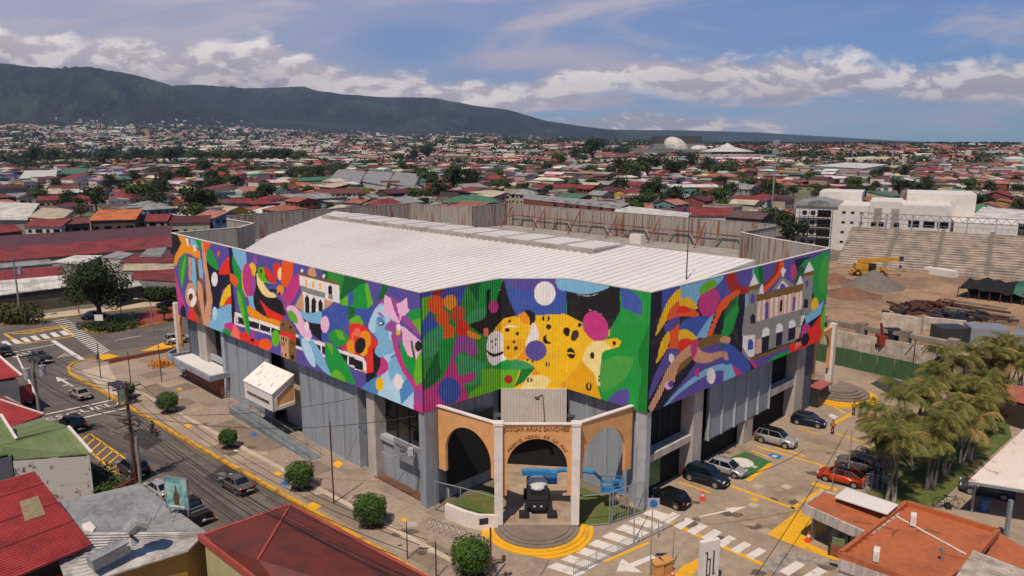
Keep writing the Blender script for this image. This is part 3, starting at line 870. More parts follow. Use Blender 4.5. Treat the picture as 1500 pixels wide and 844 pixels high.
# mural panels (near walls)
mural_panel('mural_panel', B(UL, 0), B(0, 0), 9.3, 20.9, 9.4, 20.35, 'L', 'V', (-S2, -S2), 'long left mural panel with toucan, theatre, train and woman with pink flowers', None)
mural_panel('mural_panel', B(0, 0), (-1.08, 69.45), 9.4, 20.35, 9.4, 20.4, 'P', 'G', (S2, -S2), 'green mural panel with orange berries and magenta branch', None)
mural_panel('mural_panel', (-1.08, 69.45), (5.38, 69.45), 9.4, 20.4, 9.4, 20.4, 'P', 'Y', (0, -1), 'centre mural panel with the yellow jaguar head and white moon', None)
mural_panel('mural_panel', (5.38, 69.45), B(-14.16, 14.16), 9.4, 20.4, 9.4, 20.4, 'P', 'G', (-S2, -S2), 'mural panel with jaguar back, magenta oval and green leaves', None)
mural_panel('mural_panel', B(-14.16, 14.16), B(-14.16, VL), 9.4, 20.4, 9.05, 20.5, 'R', 'N', (S2, -S2), 'right mural panel with feathered swimmer and twin tower church', None)
for o in [o for o in COL.objects if o.name.startswith('mural_panel')]:
    o.parent = arena; o.location = -arena.location
# white coping along the mural top
mb = MB()
cop = [B(UL, 0), B(0, 0), Vector((-1.08, 69.45, 0)), Vector((5.38, 69.45, 0)), B(-14.16, 14.16), B(-14.16, VL)]
zs = [20.95, 20.42, 20.45, 20.45, 20.45, 20.55]
for i in range(5):
    a = cop[i].copy(); b = cop[i+1].copy(); a.z = zs[i]; b.z = zs[i+1]; d = (b-a).normalized(); inn = Vector((-d.y, d.x, 0))*.10
    mb.bar(a+inn, b+inn, .26, .09)
wpart(mb, 'parapet_coping', M_white, arena)
# mural back sheets (seen from the roof side)
def seg_back(p, q, z0, z1, off=.22):
    p = Vector(p); q = Vector(q); d = (q-p).normalized(); n = Vector((-d.y, d.x, 0))*off
    return corr_mb(q+n, p+n, z0, z1, .6, .05)
for (p, q) in zip(cop[:-1], cop[1:]):
    wpart(seg_back(p, q, 17.0, 20.35), 'parapet_back', M_galv, arena)
# far parapets (rusty sheet): notched corners
far = [(B(UL, 0), B(UL, 9.4)), (B(UL, 9.4), B(60.2, 14.2)), (B(60.2, 14.2), B(69.8, 14.2)), (B(69.8, 14.2), B(69.8, VL)), (B(69.8, VL), B(60.2, VL)), (B(60.2, VL), B(UL, 56)),
       (B(UL, 56), B(UL, 65.5)), (B(UL, 65.5), B(-.8, 65.5)), (B(-.8, 65.5), B(-.8, 54.8)), (B(-.8, 54.8), B(-5.2, VL)), (B(-5.2, VL), B(-14.16, VL))]
for i, (p, q) in enumerate(far):
    zt = 20.9 if i < 3 else 21.4
    if i == 0: zt = (20.95, 21.0)
    if i in (10,): zt = (21.2, 20.55)
    if i in (8, 9): zt = 21.2
    wpart(corr_mb(p, q, 9.2 if i not in (6, 7) else 9.0, zt, .55, .08), 'parapet_wall', M_galv if i < 3 or i in (8,) else M_rust, arena)
    m2_ = MB(); z2 = zt if not isinstance(zt, tuple) else zt[0]; z3 = zt if not isinstance(zt, tuple) else zt[1]
    m2_.bar(Vector((p.x, p.y, z2+.04)), Vector((q.x, q.y, z3+.04)), .3, .07); wpart(m2_, 'parapet_coping', M_white if i < 3 or i > 8 else M_galv, arena)
# red raking braces and grey bars in the shape of cast shadows behind the back parapet
for k in range(7):
    u = 2+k*8.6
    mb = MB(); mb.bar(B(u, 65.0, 21.0), B(u, 61.6, 17.0), .14); mb.bar(B(u, 63.3, 19.1), B(u, 65.1, 19.0), .1)
    wpart(mb, 'red_brace', M_redm, arena)
mb = MB()
mb.bar(B(0, 64.9, 19.3), B(54, 64.9, 19.3), .1)
wpart(mb, 'red_rail', M_redm, arena)
for k in range(6):
    u = 2+k*8.6; mb = MB()
    mb.bar(B(u+1.0, 64.6, 17.2), B(u+3.0, 65.0, 19.2), .16); mb.bar(B(u+3.0, 65.0, 19.2), B(u+5.6, 65.0, 19.2), .16); mb.bar(B(u+5.6, 65.0, 19.2), B(u+7.6, 64.6, 17.2), .16)
    wpart(mb, 'brace_shadow_bar', M_gutter, arena)  # grey trapezoid bars stand in for shadows on the parapet
# roof
mb = MB()
foot = [B(-13.8, 14.6), B(-4.4, 14.4), B(.4, 10), B(.4, .5), B(UL-.5, .5), B(UL-.5, 9.8), B(59.8, 14.8), B(69.4, 14.8), B(69.4, VL-.5), B(60.4, VL-.5), B(UL-.4, 55.9), B(UL-.4, 65), B(-.3, 65), B(-.3, 55), B(-5, VL-.4), B(-13.8, VL-.4)]
mb.prism([(p.x, p.y) for p in foot], 16.6, 17.2); wpart(mb, 'lower_roof_deck', M_gutter, arena)
def zroof(v): return 18.7+(v/34.0)*2.25
def roof_u_range(v):
    # white sheet edges (u) at a given v
    lo = -13.6 if v > 14.6 else (.5 if v < 10 else .5-(v-10)/4.6*4.9 if v < 14.6 else 0)
    hi = 39+ (v/13.4)*15 if v < 13.4 else 54+(v-13.4)*(68.8-54)/20.6
    return lo, min(hi, 69)
def vmin(u):
    if u < -4.4: return 14.6
    if u < .45: return 14.5-(u+4.4)/4.85*4.5
    if u < 39: return .6
    return max(.6, (u-39)*13.4/15) if u < 54 else 13.4+(u-54)*20.6/14.8
mb = MB(); u = -13.6
while u < 68.3:
    u2 = min(u+1.12, 68.8); st = [(u, 0), (u2-.30, 0), (u2-.27, .12), (u2-.03, .12), (u2, 0)]; P = []
    for uu, dz in st: v0_ = min(33.9, vmin(uu)); P.append((B(uu, v0_, zroof(v0_)+dz), B(uu, 34, zroof(34)+dz)))
    for p, q in zip(P[:-1], P[1:]): mb.quad(q[0], p[0], p[1], q[1])
    u = u2
wpart(mb, 'white_ribbed_roof', M_roof, arena)
mb = MB()   # rim and skirt of the white roof
e = [(roof_u_range(v_)[1], v_) for v_ in (.6, 5, 9, 13.4, 20, 27, 34)]
for a, b in zip(e[:-1], e[1:]):
    mb.quad(B(a[0], a[1], zroof(a[1])+.12), B(b[0], b[1], zroof(b[1])+.12), B(b[0], b[1], 17.2), B(a[0], a[1], 17.2))
mb.quad(B(68.8, 34, 21.05), B(-13.6, 34, 21.05), B(-13.6, 34, 17.2), B(68.8, 34, 17.2))
mb.quad(B(-13.6, 34, 21.05), B(-13.6, 14.6, zroof(14.6)+.1), B(-13.6, 14.6, 17.2), B(-13.6, 34, 17.2))
wpart(mb, 'roof_edge_trim', M_white, arena)
# ridge skylight strip: frame, panels, dark gaps
sk = thing('skylight_strip', '', ''); 
sk.parent = arena; a_ = B(30, 32, 20.9); sk.location = a_-arena.location
u0, u1, v0, v1 = 3.0, 62.5, 27.6, 33.6
mb = MB(); zz = 20.97
pr = [B(u0, v0), B(u1, v0), B(u1, v1), B(u0, v1)]
mb.prism([(p.x, p.y) for p in pr], 19.9, zz+.12); 
o = wpart(mb, 'skylight_frame', M_gutter, sk)
n = 11; L = (u1-u0-1.0)/n
for i in range(n):
    ua = u0+.5+i*L; ub = ua+L-1.15; q = MB(); uu = ua+.5
    base = [B(ua, v0+.7), B(ub, v0+.7), B(ub, v1-.05), B(ua, v1-.05)]
    q.prism([(p.x, p.y) for p in base], zz+.12, zz+.24)
    while uu < ub-.2:
        q.bar(B(uu, v0+.72, zz+.27), B(uu, v1-.1, zz+.27), .14, .08); uu += .9
    wpart(q, 'skylight_panel', M_roof, sk)
mb = MB(); mb.box(B(20, 60, 17.9), (2.2, 1.2, 1.6), R(-45)); wpart(mb, 'rooftop_vent_box', M_white, arena)
mb = MB(); p = B(-12.3, 22.7, 19.9); mb.tube([p, p+Vector((0, 0, 8.5))], [.07, .03], 5); mb.box(p+Vector((0, 0, .1)), (.4, .4, .2)); wpart(mb, 'antenna_mast', M_dsteel, arena)

# ---------------- lower walls
RC = .85
def uL(px, z=5.0, v=RC):     # u on the left facade seen at photo column px
    lo, hi = -5, 70
    for _ in range(40):
        m = (lo+hi)/2
        if toPX(B(m, v, z))[0] > px: lo = m
        else: hi = m
    return lo
def vR(px, z=5.0, u=-14.16+RC):
    lo, hi = 5, 60
    for _ in range(40):
        m = (lo+hi)/2
        if toPX(B(u, m, z))[0] < px: lo = m
        else: hi = m
    return lo
def pr_uv(u0, u1, v0, v1, z0, z1, mb=None):
    mb = mb or MB(); P = [B(u0, v0), B(u1, v0), B(u1, v1), B(u0, v1)]
    return mb.prism([(p.x, p.y) for p in P], z0, z1)
def panelled(u0, u1, n, z0, z1, m_=M_grey):
    w_ = (u1-u0)/n
    for i in range(n):
        wpart(pr_uv(u0+i*w_+.06, u0+(i+1)*w_-.06, RC, RC+.25, z0, z1), 'cladding_panel', m_, arena)
        wpart(pr_uv(u0+i*w_-.06, u0+i*w_+.06, RC-.10, RC+.3, z0, z1), 'panel_fin', M_fin, arena)
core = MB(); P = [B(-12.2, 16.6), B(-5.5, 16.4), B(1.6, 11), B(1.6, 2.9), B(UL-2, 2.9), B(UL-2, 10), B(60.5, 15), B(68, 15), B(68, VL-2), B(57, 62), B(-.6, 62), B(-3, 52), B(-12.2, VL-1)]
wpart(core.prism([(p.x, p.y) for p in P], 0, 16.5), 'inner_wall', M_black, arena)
mb = MB(); P = [B(-13.9, 14.5), B(-4.4, 14.4), B(.3, 10), B(.3, .3), B(UL-.3, .3), B(UL-.3, 9.8), B(59.8, 14.8), B(69, 14.8), B(69, 34), B(-13.9, 34)]
wpart(mb.prism([(p.x, p.y) for p in P], 9.6, 9.9), 'soffit', M_greyd, arena)
ua, ub, uc, ud, ue, uf = uL(541), uL(526), uL(440), uL(396), uL(334), uL(303)
# corner bay: dark glazing above metal doors
wpart(pr_uv(.0, .9, .15, 1.6, 0, 9.6), 'corner_pier', M_grey, arena)
u_g1 = uL(553)
wpart(pr_uv(.95, u_g1, 1.9, 2.1, 4.6, 9.6), 'upper_glazing', M_glass, arena)
for k in range(1, 4):
    wpart(pr_uv(.9+k*(u_g1-.9)/4-.05, .9+k*(u_g1-.9)/4+.05, 1.8, 1.95, 4.6, 9.6), 'mullion', M_dsteel, arena)
for z in (6.4, 8.0): wpart(pr_uv(1.0, u_g1, 1.82, 1.88, z, z+.08), 'transom', M_dsteel, arena)
nd = 4; wd = (u_g1-.95)/nd
for k in range(nd): wpart(pr_uv(.97+k*wd+.03, .97+(k+1)*wd-.03, 1.5, 1.7, .25, 4.1), 'metal_door', M_grey, arena)
wpart(pr_uv(.95, u_g1, 1.15, 2.0, 4.12, 4.6), 'ledge_beam', M_fin, arena)
wpart(pr_uv(.9, u_g1+.5, .6, 2.0, 0, .25), 'door_step', mat('rust_brown_step', c('6a4632'), .9, .3, 1), arena)
wpart(pr_uv(u_g1, ua, .6, 2.9, 0, 9.6), 'pier', M_conc, arena)
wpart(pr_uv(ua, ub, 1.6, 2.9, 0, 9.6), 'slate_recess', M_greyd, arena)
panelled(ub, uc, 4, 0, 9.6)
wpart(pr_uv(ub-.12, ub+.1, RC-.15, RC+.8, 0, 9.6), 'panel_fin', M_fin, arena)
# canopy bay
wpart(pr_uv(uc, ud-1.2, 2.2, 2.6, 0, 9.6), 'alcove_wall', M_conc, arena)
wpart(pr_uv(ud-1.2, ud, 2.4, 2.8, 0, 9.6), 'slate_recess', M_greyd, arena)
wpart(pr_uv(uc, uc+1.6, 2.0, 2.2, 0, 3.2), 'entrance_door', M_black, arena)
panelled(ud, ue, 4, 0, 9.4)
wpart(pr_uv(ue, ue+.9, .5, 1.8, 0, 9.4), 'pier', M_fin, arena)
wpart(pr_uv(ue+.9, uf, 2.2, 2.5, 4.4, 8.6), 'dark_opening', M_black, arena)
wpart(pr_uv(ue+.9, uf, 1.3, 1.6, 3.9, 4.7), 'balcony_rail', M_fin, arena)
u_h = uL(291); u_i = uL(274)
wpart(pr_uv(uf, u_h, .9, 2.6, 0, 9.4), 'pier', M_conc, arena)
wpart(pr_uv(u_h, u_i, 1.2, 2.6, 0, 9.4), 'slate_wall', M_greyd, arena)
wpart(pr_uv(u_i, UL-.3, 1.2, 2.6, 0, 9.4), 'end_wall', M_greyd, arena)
# small shop with flat white canopy near the left end
wpart(pr_uv(ue+1.0, u_i-.3, .1, 2.2, 0, 3.0), 'brown_wall', M_brown, arena)
mb = pr_uv(ue-.4, u_i+.4, -1.9, -1.6, 3.0, 3.7); pr_uv(ue-.4, ue-.1, -1.6, 2.0, 3.0, 3.7, mb); pr_uv(u_i+.1, u_i+.4, -1.6, 2.0, 3.0, 3.7, mb)
wpart(mb, 'canopy_beam', M_grey, arena)
wpart(pr_uv(ue+.6, u_i-.6, -1.6, 1.8, 3.35, 3.5), 'canopy_sheet', M_roof, arena)
# entrance canopy box with the venue name
cu0, cu1 = uL(443, 4.5, -1.5)+.0, uL(362, 4.5, -4.3)
can = thing('entrance_canopy', '', ''); can.parent = arena
cu0, cu1 = 24.7, 31.6
zc0, zc1, zc2 = 3.5, 5.5, 7.2; vf, vb = -2.0, .72
can.location = B((cu0+cu1)/2, -1.5, 4)-arena.location
prof_ = [(vf, zc0), (vb, zc0+.25), (vb, zc2), (vf, zc1)]
th = .35
mb = MB()
for ux in (cu0, cu1-th):
    a = [B(ux, v_, z_) for v_, z_ in prof_]; b = [B(ux+th, v_, z_) for v_, z_ in prof_]
    ins = [(vf+.55, zc0+.5), (vb, zc0+.65), (vb, zc2-.6), (vf+.55, zc1-.45)]
    ai = [B(ux, v_, z_) for v_, z_ in ins]; bi = [B(ux+th, v_, z_) for v_, z_ in ins]
    for i in range(4):
        j = (i+1) % 4
        mb.quad(a[i], a[j], ai[j], ai[i]); mb.quad(b[i], bi[i], bi[j], b[j]); mb.quad(a[i], b[i], b[j], a[j]); mb.quad(ai[i], ai[j], bi[j], bi[i])
wpart(mb, 'canopy_frame', M_white, can)
mb = MB()
for ux in (cu0+.12, cu1-th+.1):
    P = [B(ux, v_, z_) for v_, z_ in ins]+[B(ux+.1, v_, z_) for v_, z_ in ins]
    mb.add(P, [(0, 1, 2, 3), (7, 6, 5, 4)])
wpart(mb, 'orange_side', M_orange, can)
mb = MB(); P = [B(cu0, vf-.02, zc0), B(cu1, vf-.02, zc0), B(cu1, vf-.02, zc1), B(cu0, vf-.02, zc1)]; Q = [p+Vector((.14, .14, 0)) for p in P]
mb.add(P+Q, [(0, 1, 2, 3), (7, 6, 5, 4), (0, 4, 5, 1), (3, 2, 6, 7), (1, 5, 6, 2), (0, 3, 7, 4)]); wpart(mb, 'canopy_front', M_white, can)
M_canroof = mat('stained_white_canopy_roof', c('e2d8cf'), .8, .2, 1.6, (1, 1, 1), col2=c('9a705a'), lo=.52, hi=.75)
mb = MB(); P = [B(cu0-.1, vf-.1, zc1+.02), B(cu1+.1, vf-.1, zc1+.02), B(cu1+.1, vb, zc2+.02), B(cu0-.1, vb, zc2+.02)]; Q = [p+Vector((0, 0, .14)) for p in P]
mb.add(P+Q, [(3, 2, 1, 0), (4, 5, 6, 7), (0, 1, 5, 4), (1, 2, 6, 5), (2, 3, 7, 6), (3, 0, 4, 7)]); wpart(mb, 'canopy_roof', M_canroof, can)
M_letter = mat('dark_letters', c('3d3836'), .7, .2, 2, fine=0)
me = text_mesh('PALACIO DE LOS DEPORTES', .5, .02); me.materials.append(M_letter)
o = link('lettering', me, can); o.location = B((cu0+cu1)/2, vf-.08, (zc0+zc1)/2-.1)-arena.location-can.location; o.rotation_euler = (PI/2, 0, R(-45))
w_ = max(v_.co.x for v_ in me.vertices)*2; o.scale = ((cu1-cu0-1.6)/w_, 1, 1)
# ---------------- right facade
va, vb_, vc, vd, ve, vg, vh = vR(1011), vR(1024), vR(1037, 5), vR(1126), vR(1163), vR(1175), vR(1196)
UR = -14.16
def pr_r(v0, v1, d0, d1, z0, z1, mb=None):    # d = depth behind the mural plane
    return pr_uv(UR+d0, UR+d1, v0, v1, z0, z1, mb)
wpart(pr_r(14.3, 15.0, .1, 1.3, 0, 9.5), 'corner_pier', M_fin, arena)
wpart(pr_r(15.0, va, 2.0, 2.2, 4.6, 9.6), 'upper_glazing', M_glass, arena)
for k in range(1, 4): wpart(pr_r(15+k*(va-15)/4-.05, 15+k*(va-15)/4+.05, 1.85, 2.0, 4.6, 9.6), 'mullion', M_dsteel, arena)
wpart(pr_r(15.0, va+.2, .7, 2.0, 3.9, 4.6), 'ledge_beam', M_conc, arena)
wpart(pr_r(15.3, va-3.5, 1.9, 2.0, .4, 3.4), 'poster_glass', mat('mural_window', c('9aa08c'), .4, .3, .35, col2=c('4d7a4a'), lo=.45, hi=.55), arena)
wpart(pr_r(va, vb_, .5, 2.6, 0, 9.6), 'pier', M_conc, arena)
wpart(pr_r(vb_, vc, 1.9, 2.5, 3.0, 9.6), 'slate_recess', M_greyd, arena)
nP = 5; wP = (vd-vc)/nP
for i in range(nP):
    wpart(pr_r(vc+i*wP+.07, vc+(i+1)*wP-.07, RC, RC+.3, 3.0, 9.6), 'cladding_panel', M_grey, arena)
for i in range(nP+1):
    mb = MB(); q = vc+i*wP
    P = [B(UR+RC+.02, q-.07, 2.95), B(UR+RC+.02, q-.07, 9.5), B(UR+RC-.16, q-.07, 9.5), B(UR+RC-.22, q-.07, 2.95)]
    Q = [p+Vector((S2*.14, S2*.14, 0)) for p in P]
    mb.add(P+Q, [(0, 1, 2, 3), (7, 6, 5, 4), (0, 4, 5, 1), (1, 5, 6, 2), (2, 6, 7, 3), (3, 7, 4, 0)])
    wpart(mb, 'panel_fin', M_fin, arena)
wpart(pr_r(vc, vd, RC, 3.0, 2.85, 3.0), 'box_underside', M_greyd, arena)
wpart(pr_r(vR(1090, 1.5), vR(1103, 1.5), .9, 1.7, 0, 2.85), 'pier', M_conc, arena)
wpart(pr_r(vd, ve, 2.0, 2.2, 5.0, 9.5), 'dark_opening', M_black, arena)
wpart(pr_r(vd-.2, ve+.2, .8, 1.8, 4.2, 5.0), 'ledge_beam', M_conc, arena)
wpart(pr_r(ve, vg, .6, 2.4, 0, 9.4), 'pier', M_conc, arena)
wpart(pr_r(vg, VL-.3, .9, 2.4, 0, 9.3), 'slate_wall', mat('blue_slate_wall', c('4c5866'), .7, .2, .6), arena)
# ---------------- entrance notch walls
for (p, q) in ((B(.5, .9), B(.5, 9.9)), (Vector((5.7, 70.2, 0)), B(-13.6, 14.9))):
    d = (q-p).normalized(); nrm = Vector((-d.y, d.x, 0)); L = (q-p).length; n = 4
    for k in range(n):
        a = p+d*(L*k/n+.05); b = p+d*(L*(k+1)/n-.05)
        wpart(wall_mb(a, b, 0, 9.5, .25), 'cladding_panel', M_grey, arena)
        mb = MB(); mb.bar(a-d*.05+Vector((0, 0, 0))-nrm*.02, a-d*.05-nrm*.02+Vector((0, 0, 9.5)), .14); wpart(mb, 'panel_fin', M_fin, arena)
# lower white corrugated front of the centre, dark void and grey band under it
wpart(corr_mb((5.4, 69.3), (-1.1, 69.3), 5.4, 9.42, .3, -.05), 'white_corrugated_band', mat('white_corrugated', c('cbbfb6'), .6, .15, .5), arena)
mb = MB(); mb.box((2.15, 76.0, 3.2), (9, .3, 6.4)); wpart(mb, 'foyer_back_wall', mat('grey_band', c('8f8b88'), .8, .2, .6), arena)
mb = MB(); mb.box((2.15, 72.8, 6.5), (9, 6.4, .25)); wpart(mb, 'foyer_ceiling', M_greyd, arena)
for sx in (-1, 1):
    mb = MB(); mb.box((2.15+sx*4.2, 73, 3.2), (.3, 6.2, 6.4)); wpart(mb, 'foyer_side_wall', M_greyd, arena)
mb = MB(); q = Vector((3.0, 69.2, 8.8)); mb.bar(q, q+Vector((-.5, -1.6, .35)), .12); mb.box(q+Vector((-.6, -1.9, .35)), (.35, .7, .12), R(15)); wpart(mb, 'wall_lamp', M_dsteel, arena)
# black screen on the left notch wall
p, q = B(.45, 2.6), B(.45, 8.6); mb = wall_mb(q+Vector((.25, -.25, 0)), p+Vector((.25, -.25, 0)), 1.4, 7.8, .12); wpart(mb, 'black_screen', M_black, arena)
# ---------------- arches
def arch_panel(p, q, ztop, cx_f, r, zc, z0, thick, leg0=0.0, leg1=0.0):
    """flat wall from p to q with a round arch cut out; cx_f = fraction along, legs = bottom heights"""
    p = Vector((p[0], p[1], 0)); q = Vector((q[0], q[1], 0)); L = (q-p).length; d = (q-p)/L; n = Vector((-d.y, d.x, 0))*thick
    cx = L*cx_f; pts = [(0, leg0), (0, ztop), (L, ztop), (L, leg1)]
    arc = [(cx+r*math.cos(t), zc+r*math.sin(t)*1.0) for t in [PI*i/28 for i in range(29)]]
    ring = [(cx+r, leg1)]+arc+[(cx-r, leg0)]
    full = pts+ring
    vs = [p+d*a+Vector((0, 0, z)) for a, z in full]; m = len(full)
    mb = MB()
    # triangulate as strips: outer boundary follows ring
    def outer(a, z):
        if z <= zc+.001: return (0.0 if a < cx else L, z)
        t = math.atan2(z-zc, a-cx); h = ztop-zc
        if abs(math.cos(t))*h > abs(math.sin(t))*(L-cx if math.cos(t) > 0 else cx):
            X__ = L if math.cos(t) > 0 else 0.0; return (X__, zc+(abs((X__-cx)/math.cos(t)))*math.sin(t))
        return (cx+h/math.tan(t), ztop)
    ou = [outer(a, z) for a, z in ring]
    W3 = lambda a, z: p+d*a+Vector((0, 0, z))
    for i in range(len(ring)-1):
        A0, A1, B0, B1 = W3(*ring[i]), W3(*ring[i+1]), W3(*ou[i]), W3(*ou[i+1])
        seg = [B0]
        # corner
        for cxn in ((L, ztop), (0, ztop)):
            if (abs(ou[i][0]-cxn[0]) < 1e-4) != (abs(ou[i+1][0]-cxn[0]) < 1e-4) and (abs(ou[i][1]-ztop) < 1e-4) != (abs(ou[i+1][1]-ztop) < 1e-4): seg.append(W3(*cxn))
        seg.append(B1)
        mb.poly([A0]+seg+[A1]); mb.poly([x+n for x in ([A0]+seg+[A1])][::-1])
        mb.quad(A0, A1, A1+n, A0+n)
        for s0, s1 in zip(seg[:-1], seg[1:]): mb.quad(s0, s0+n, s1+n, s1)
    for i in (0, len(ring)-1): 
        A0, B0 = W3(*ring[i]), W3(*ou[i]); mb.quad(A0, B0, B0+n, A0+n)
    return mb
ZA = 9.7; yp = 59.2; xl, xr = -1.15, 5.45
wpart(arch_panel((xl+.35, yp), (xr-.35, yp), ZA, .5, 2.6, 5.8, .6, .3, 3.2, 3.2), 'centre_arch', M_orange, arena)
wpart(arch_panel((-6.75, 63.75), (xl-.2, yp+.1), ZA-.05, .52, 2.75, 5.7, .6, .3, 3.6, 4.6), 'side_arch', M_orange, arena)
wpart(arch_panel((xr+.2, yp+.1), (11.0, 63.75), ZA-.05, .48, 2.75, 5.7, .6, .3, 4.6, 3.6), 'side_arch', M_orange, arena)
mb = MB()
for a, b in (((-6.75, 63.7), (xl, yp)), ((xl, yp), (xr, yp)), ((xr, yp), (11.0, 63.7))): mb.bar((a[0], a[1]+.1, ZA+.03), (b[0], b[1]+.1, ZA+.03), .42, .1)
wpart(mb, 'arch_coping', M_white, arena)
for x in (xl, xr):
    mb = MB(); mb.box((x, yp, 5.15), (.72, .72, 9.1)); mb.box((x, yp, 9.8), (.85, .85, .22)); wpart(mb, 'white_pier', M_white, arena)
me = text_mesh('OSCAR ARIAS SANCHEZ', .56, .03); me.materials.append(mat('bronze_letters', c('9a6434'), .7, .2, 2, fine=0))
o = link('lettering', me, arena); o.location = Vector((2.15, yp-.04, 9.3))-arena.location; o.rotation_euler = (PI/2, 0, 0)
w_ = max(v_.co.x for v_ in me.vertices)*2; o.scale = (5.5/w_, 1, 1)
s_ = 'PREMIO NOBEL DE LA PAZ'; n_ = len(s_)
for i, ch in enumerate(s_):
    if ch == ' ': continue
    t = PI/2+R(57)-i*R(114)/(n_-1); me = text_mesh(ch, .38, .02); me.materials.append(MATS['bronze_letters'])
    o = link('letter', me, arena); o.location = Vector((2.15+2.86*math.cos(t), yp-.04, 5.8+2.86*math.sin(t)))-arena.location; o.rotation_euler = (PI/2, -(t-PI/2), 0)
# terrace and round steps
ter = MB(); ter.prism([(xl-.3, yp-.3), (xr+.3, yp-.3), (xr+.5, 76), (xl-.5, 76)], 0, .6); wpart(ter, 'terrace', M_slab, arena)
def half_steps(cx, cy, rads, h, a0, a1, name, mats, par):
    for i, r in enumerate(rads):
        t = [a0+(a1-a0)*k/40 for k in range(41)]; P = [(cx+r*math.cos(q), cy+r*math.sin(q)) for q in t]
        mb = MB(); mb.prism(P, 0 if i == 0 else h*i, h*(i+1)-.004); wpart(mb, name, mats[i], par)
half_steps(2.15, 59.3, [4.95, 4.55, 4.15, 3.75, 3.35, 2.95], .1, PI*.97, 2*PI+PI*.03, 'round_step', [M_yel]*3+[M_step]*3, arena)
# right-hand far steps and arch
half_steps(43.6, 94.2, [4.9, 4.4, 3.9, 3.4, 2.9, 2.4], .22, R(-150), R(60), 'round_step', [M_yel]*2+[M_step]*4, arena)
wpart(arch_panel(B(-13.2, VL+.2), B(-12.6, VL+7.0), 9.2, .5, 2.7, 5.9, 0, .3, 3.6, 3.6), 'side_arch', M_orange, arena)
mb = MB(); q = B(-12.6, VL+7.2); mb.box((q.x, q.y, 4.8), (.8, .8, 9.6), R(45)); wpart(mb, 'white_pier', M_white, arena)
wpart(pr_uv(-14.5, -12.6, VL-.1, VL+3.4, 2.5, 2.7), 'red_side_roof', mat('faded_red', c('a5564c'), .7, .2, 1), arena); wpart(pr_uv(-14.2, -12.9, VL, VL+3.2, 0, 2.5), 'side_store', M_dsteel, arena)
# left-end arch
wpart(arch_panel(B(UL+7.0, 2.3), B(UL+.1, 1.9), 9.3, .5, 2.7, 5.9, 0, .3, 3.4, 3.4), 'side_arch', M_orange, arena)
mb = MB(); q = B(UL+7.2, 2.4); mb.box((q.x, q.y, 4.8), (.8, .8, 9.6), R(45)); wpart(mb, 'white_pier', M_white, arena)
# ================================================================ ground, roads, pavements and their paint
M_ground = mat('town_ground', c('5d5a45'), .95, .3, .02, col2=c('6f6255'), lo=.4, hi=.6)
M_asph = mat('asphalt', c('554d47'), .9, .25, .25, col2=c('645b53'), lo=.4, hi=.65, bump=.05, fine=.12)
M_patch = mat('asphalt_patch', c('3b3734'), .9, .3, .6)
M_lot = mat('lot_concrete', c('998672'), .88, .3, .12, col2=c('7b6856'), lo=.45, hi=.72, bump=.04, fine=.14)
M_dirt = mat('site_dirt', c('9c7c5c'), .95, .3, .07, col2=c('76604c'), lo=.4, hi=.65, bump=.1, fine=.2)
M_pave = mat('brown_paving', c('928070'), .88, .3, .25, col2=c('75655a'), lo=.45, hi=.75, bump=.05, fine=.14)
M_pave2 = mat('pale_paving', c('bba892'), .88, .2, .4, bump=.05)
M_kerb = mat('yellow_kerb', c('cb951c'), .85, .3, 1.0, col2=c('86672c'), lo=.45, hi=.68)
M_wline = mat('white_road_paint', c('cfc6bc'), .8, .3, 1.2, col2=c('978d82'), lo=.5, hi=.75)
M_grass = mat('lawn', c('4c5a22'), .95, .4, .5, col2=c('6d5f36'), lo=.45, hi=.7, bump=.3, fine=.3)
M_blue = mat('blue_sign_paint', c('2d6aa8'), .7, .2, 2)
M_green = mat('green_stall_paint', c('3a6b3a'), .8, .3, 1)
def sheet(name, pts, m_, z, par=None, world=False, kind=True):
    P = [(p[0], p[1]) for p in pts] if world else [tuple(G(*p, z)[:2]) for p in pts]
    ar = sum(P[i][0]*P[(i+1) % len(P)][1]-P[(i+1) % len(P)][0]*P[i][1] for i in range(len(P)))
    if ar < 0: P = P[::-1]
    o = MB().poly([(a, b, z) for a, b in P]).build(name, m_, par)
    if par is None: struct(o)
    return o
mb = MB(); mb.quad((-30000, -400, -.03), (30000, -400, -.03), (30000, 40000, -.03), (-30000, 40000, -.03)); ground = struct(mb.build('ground', M_ground))
# street: everything west/south of the yellow kerb, and the cross street
road = sheet('road', [(-160, -60), (-5, 30), (10, 45), (40, 45), (60, 40), (60, 30), (0, -20), (-100, -60)], M_asph, -.012, world=True)
road_w = struct(MB().poly([(x, y, 0) for x, y in [(-5.5, 50), (-6.6, 52), (-66, 105.5), (-69, 110), (-68, 115), (-50, 126), (-45, 130), (-40, 300-160), (-60, 162), (-130, 118), (-150, 100), (-110, 60), (-40, 30), (0, 30)]]).build('road', M_asph))
lot = sheet('car_park', [(2, 20), (2, 62), (10, 64), (10, 68), (36, 96), (38, 106), (48, 120), (70, 104), (62, 99), (75, 88), (95, 60), (80, 20)], M_lot, .004, world=True)
sheet('footpath', [(1, 52), (3.3, 54.5), (12.3, 62.5), (2, 66), (-9, 62), (-6, 50)], M_pave, .008, world=True)
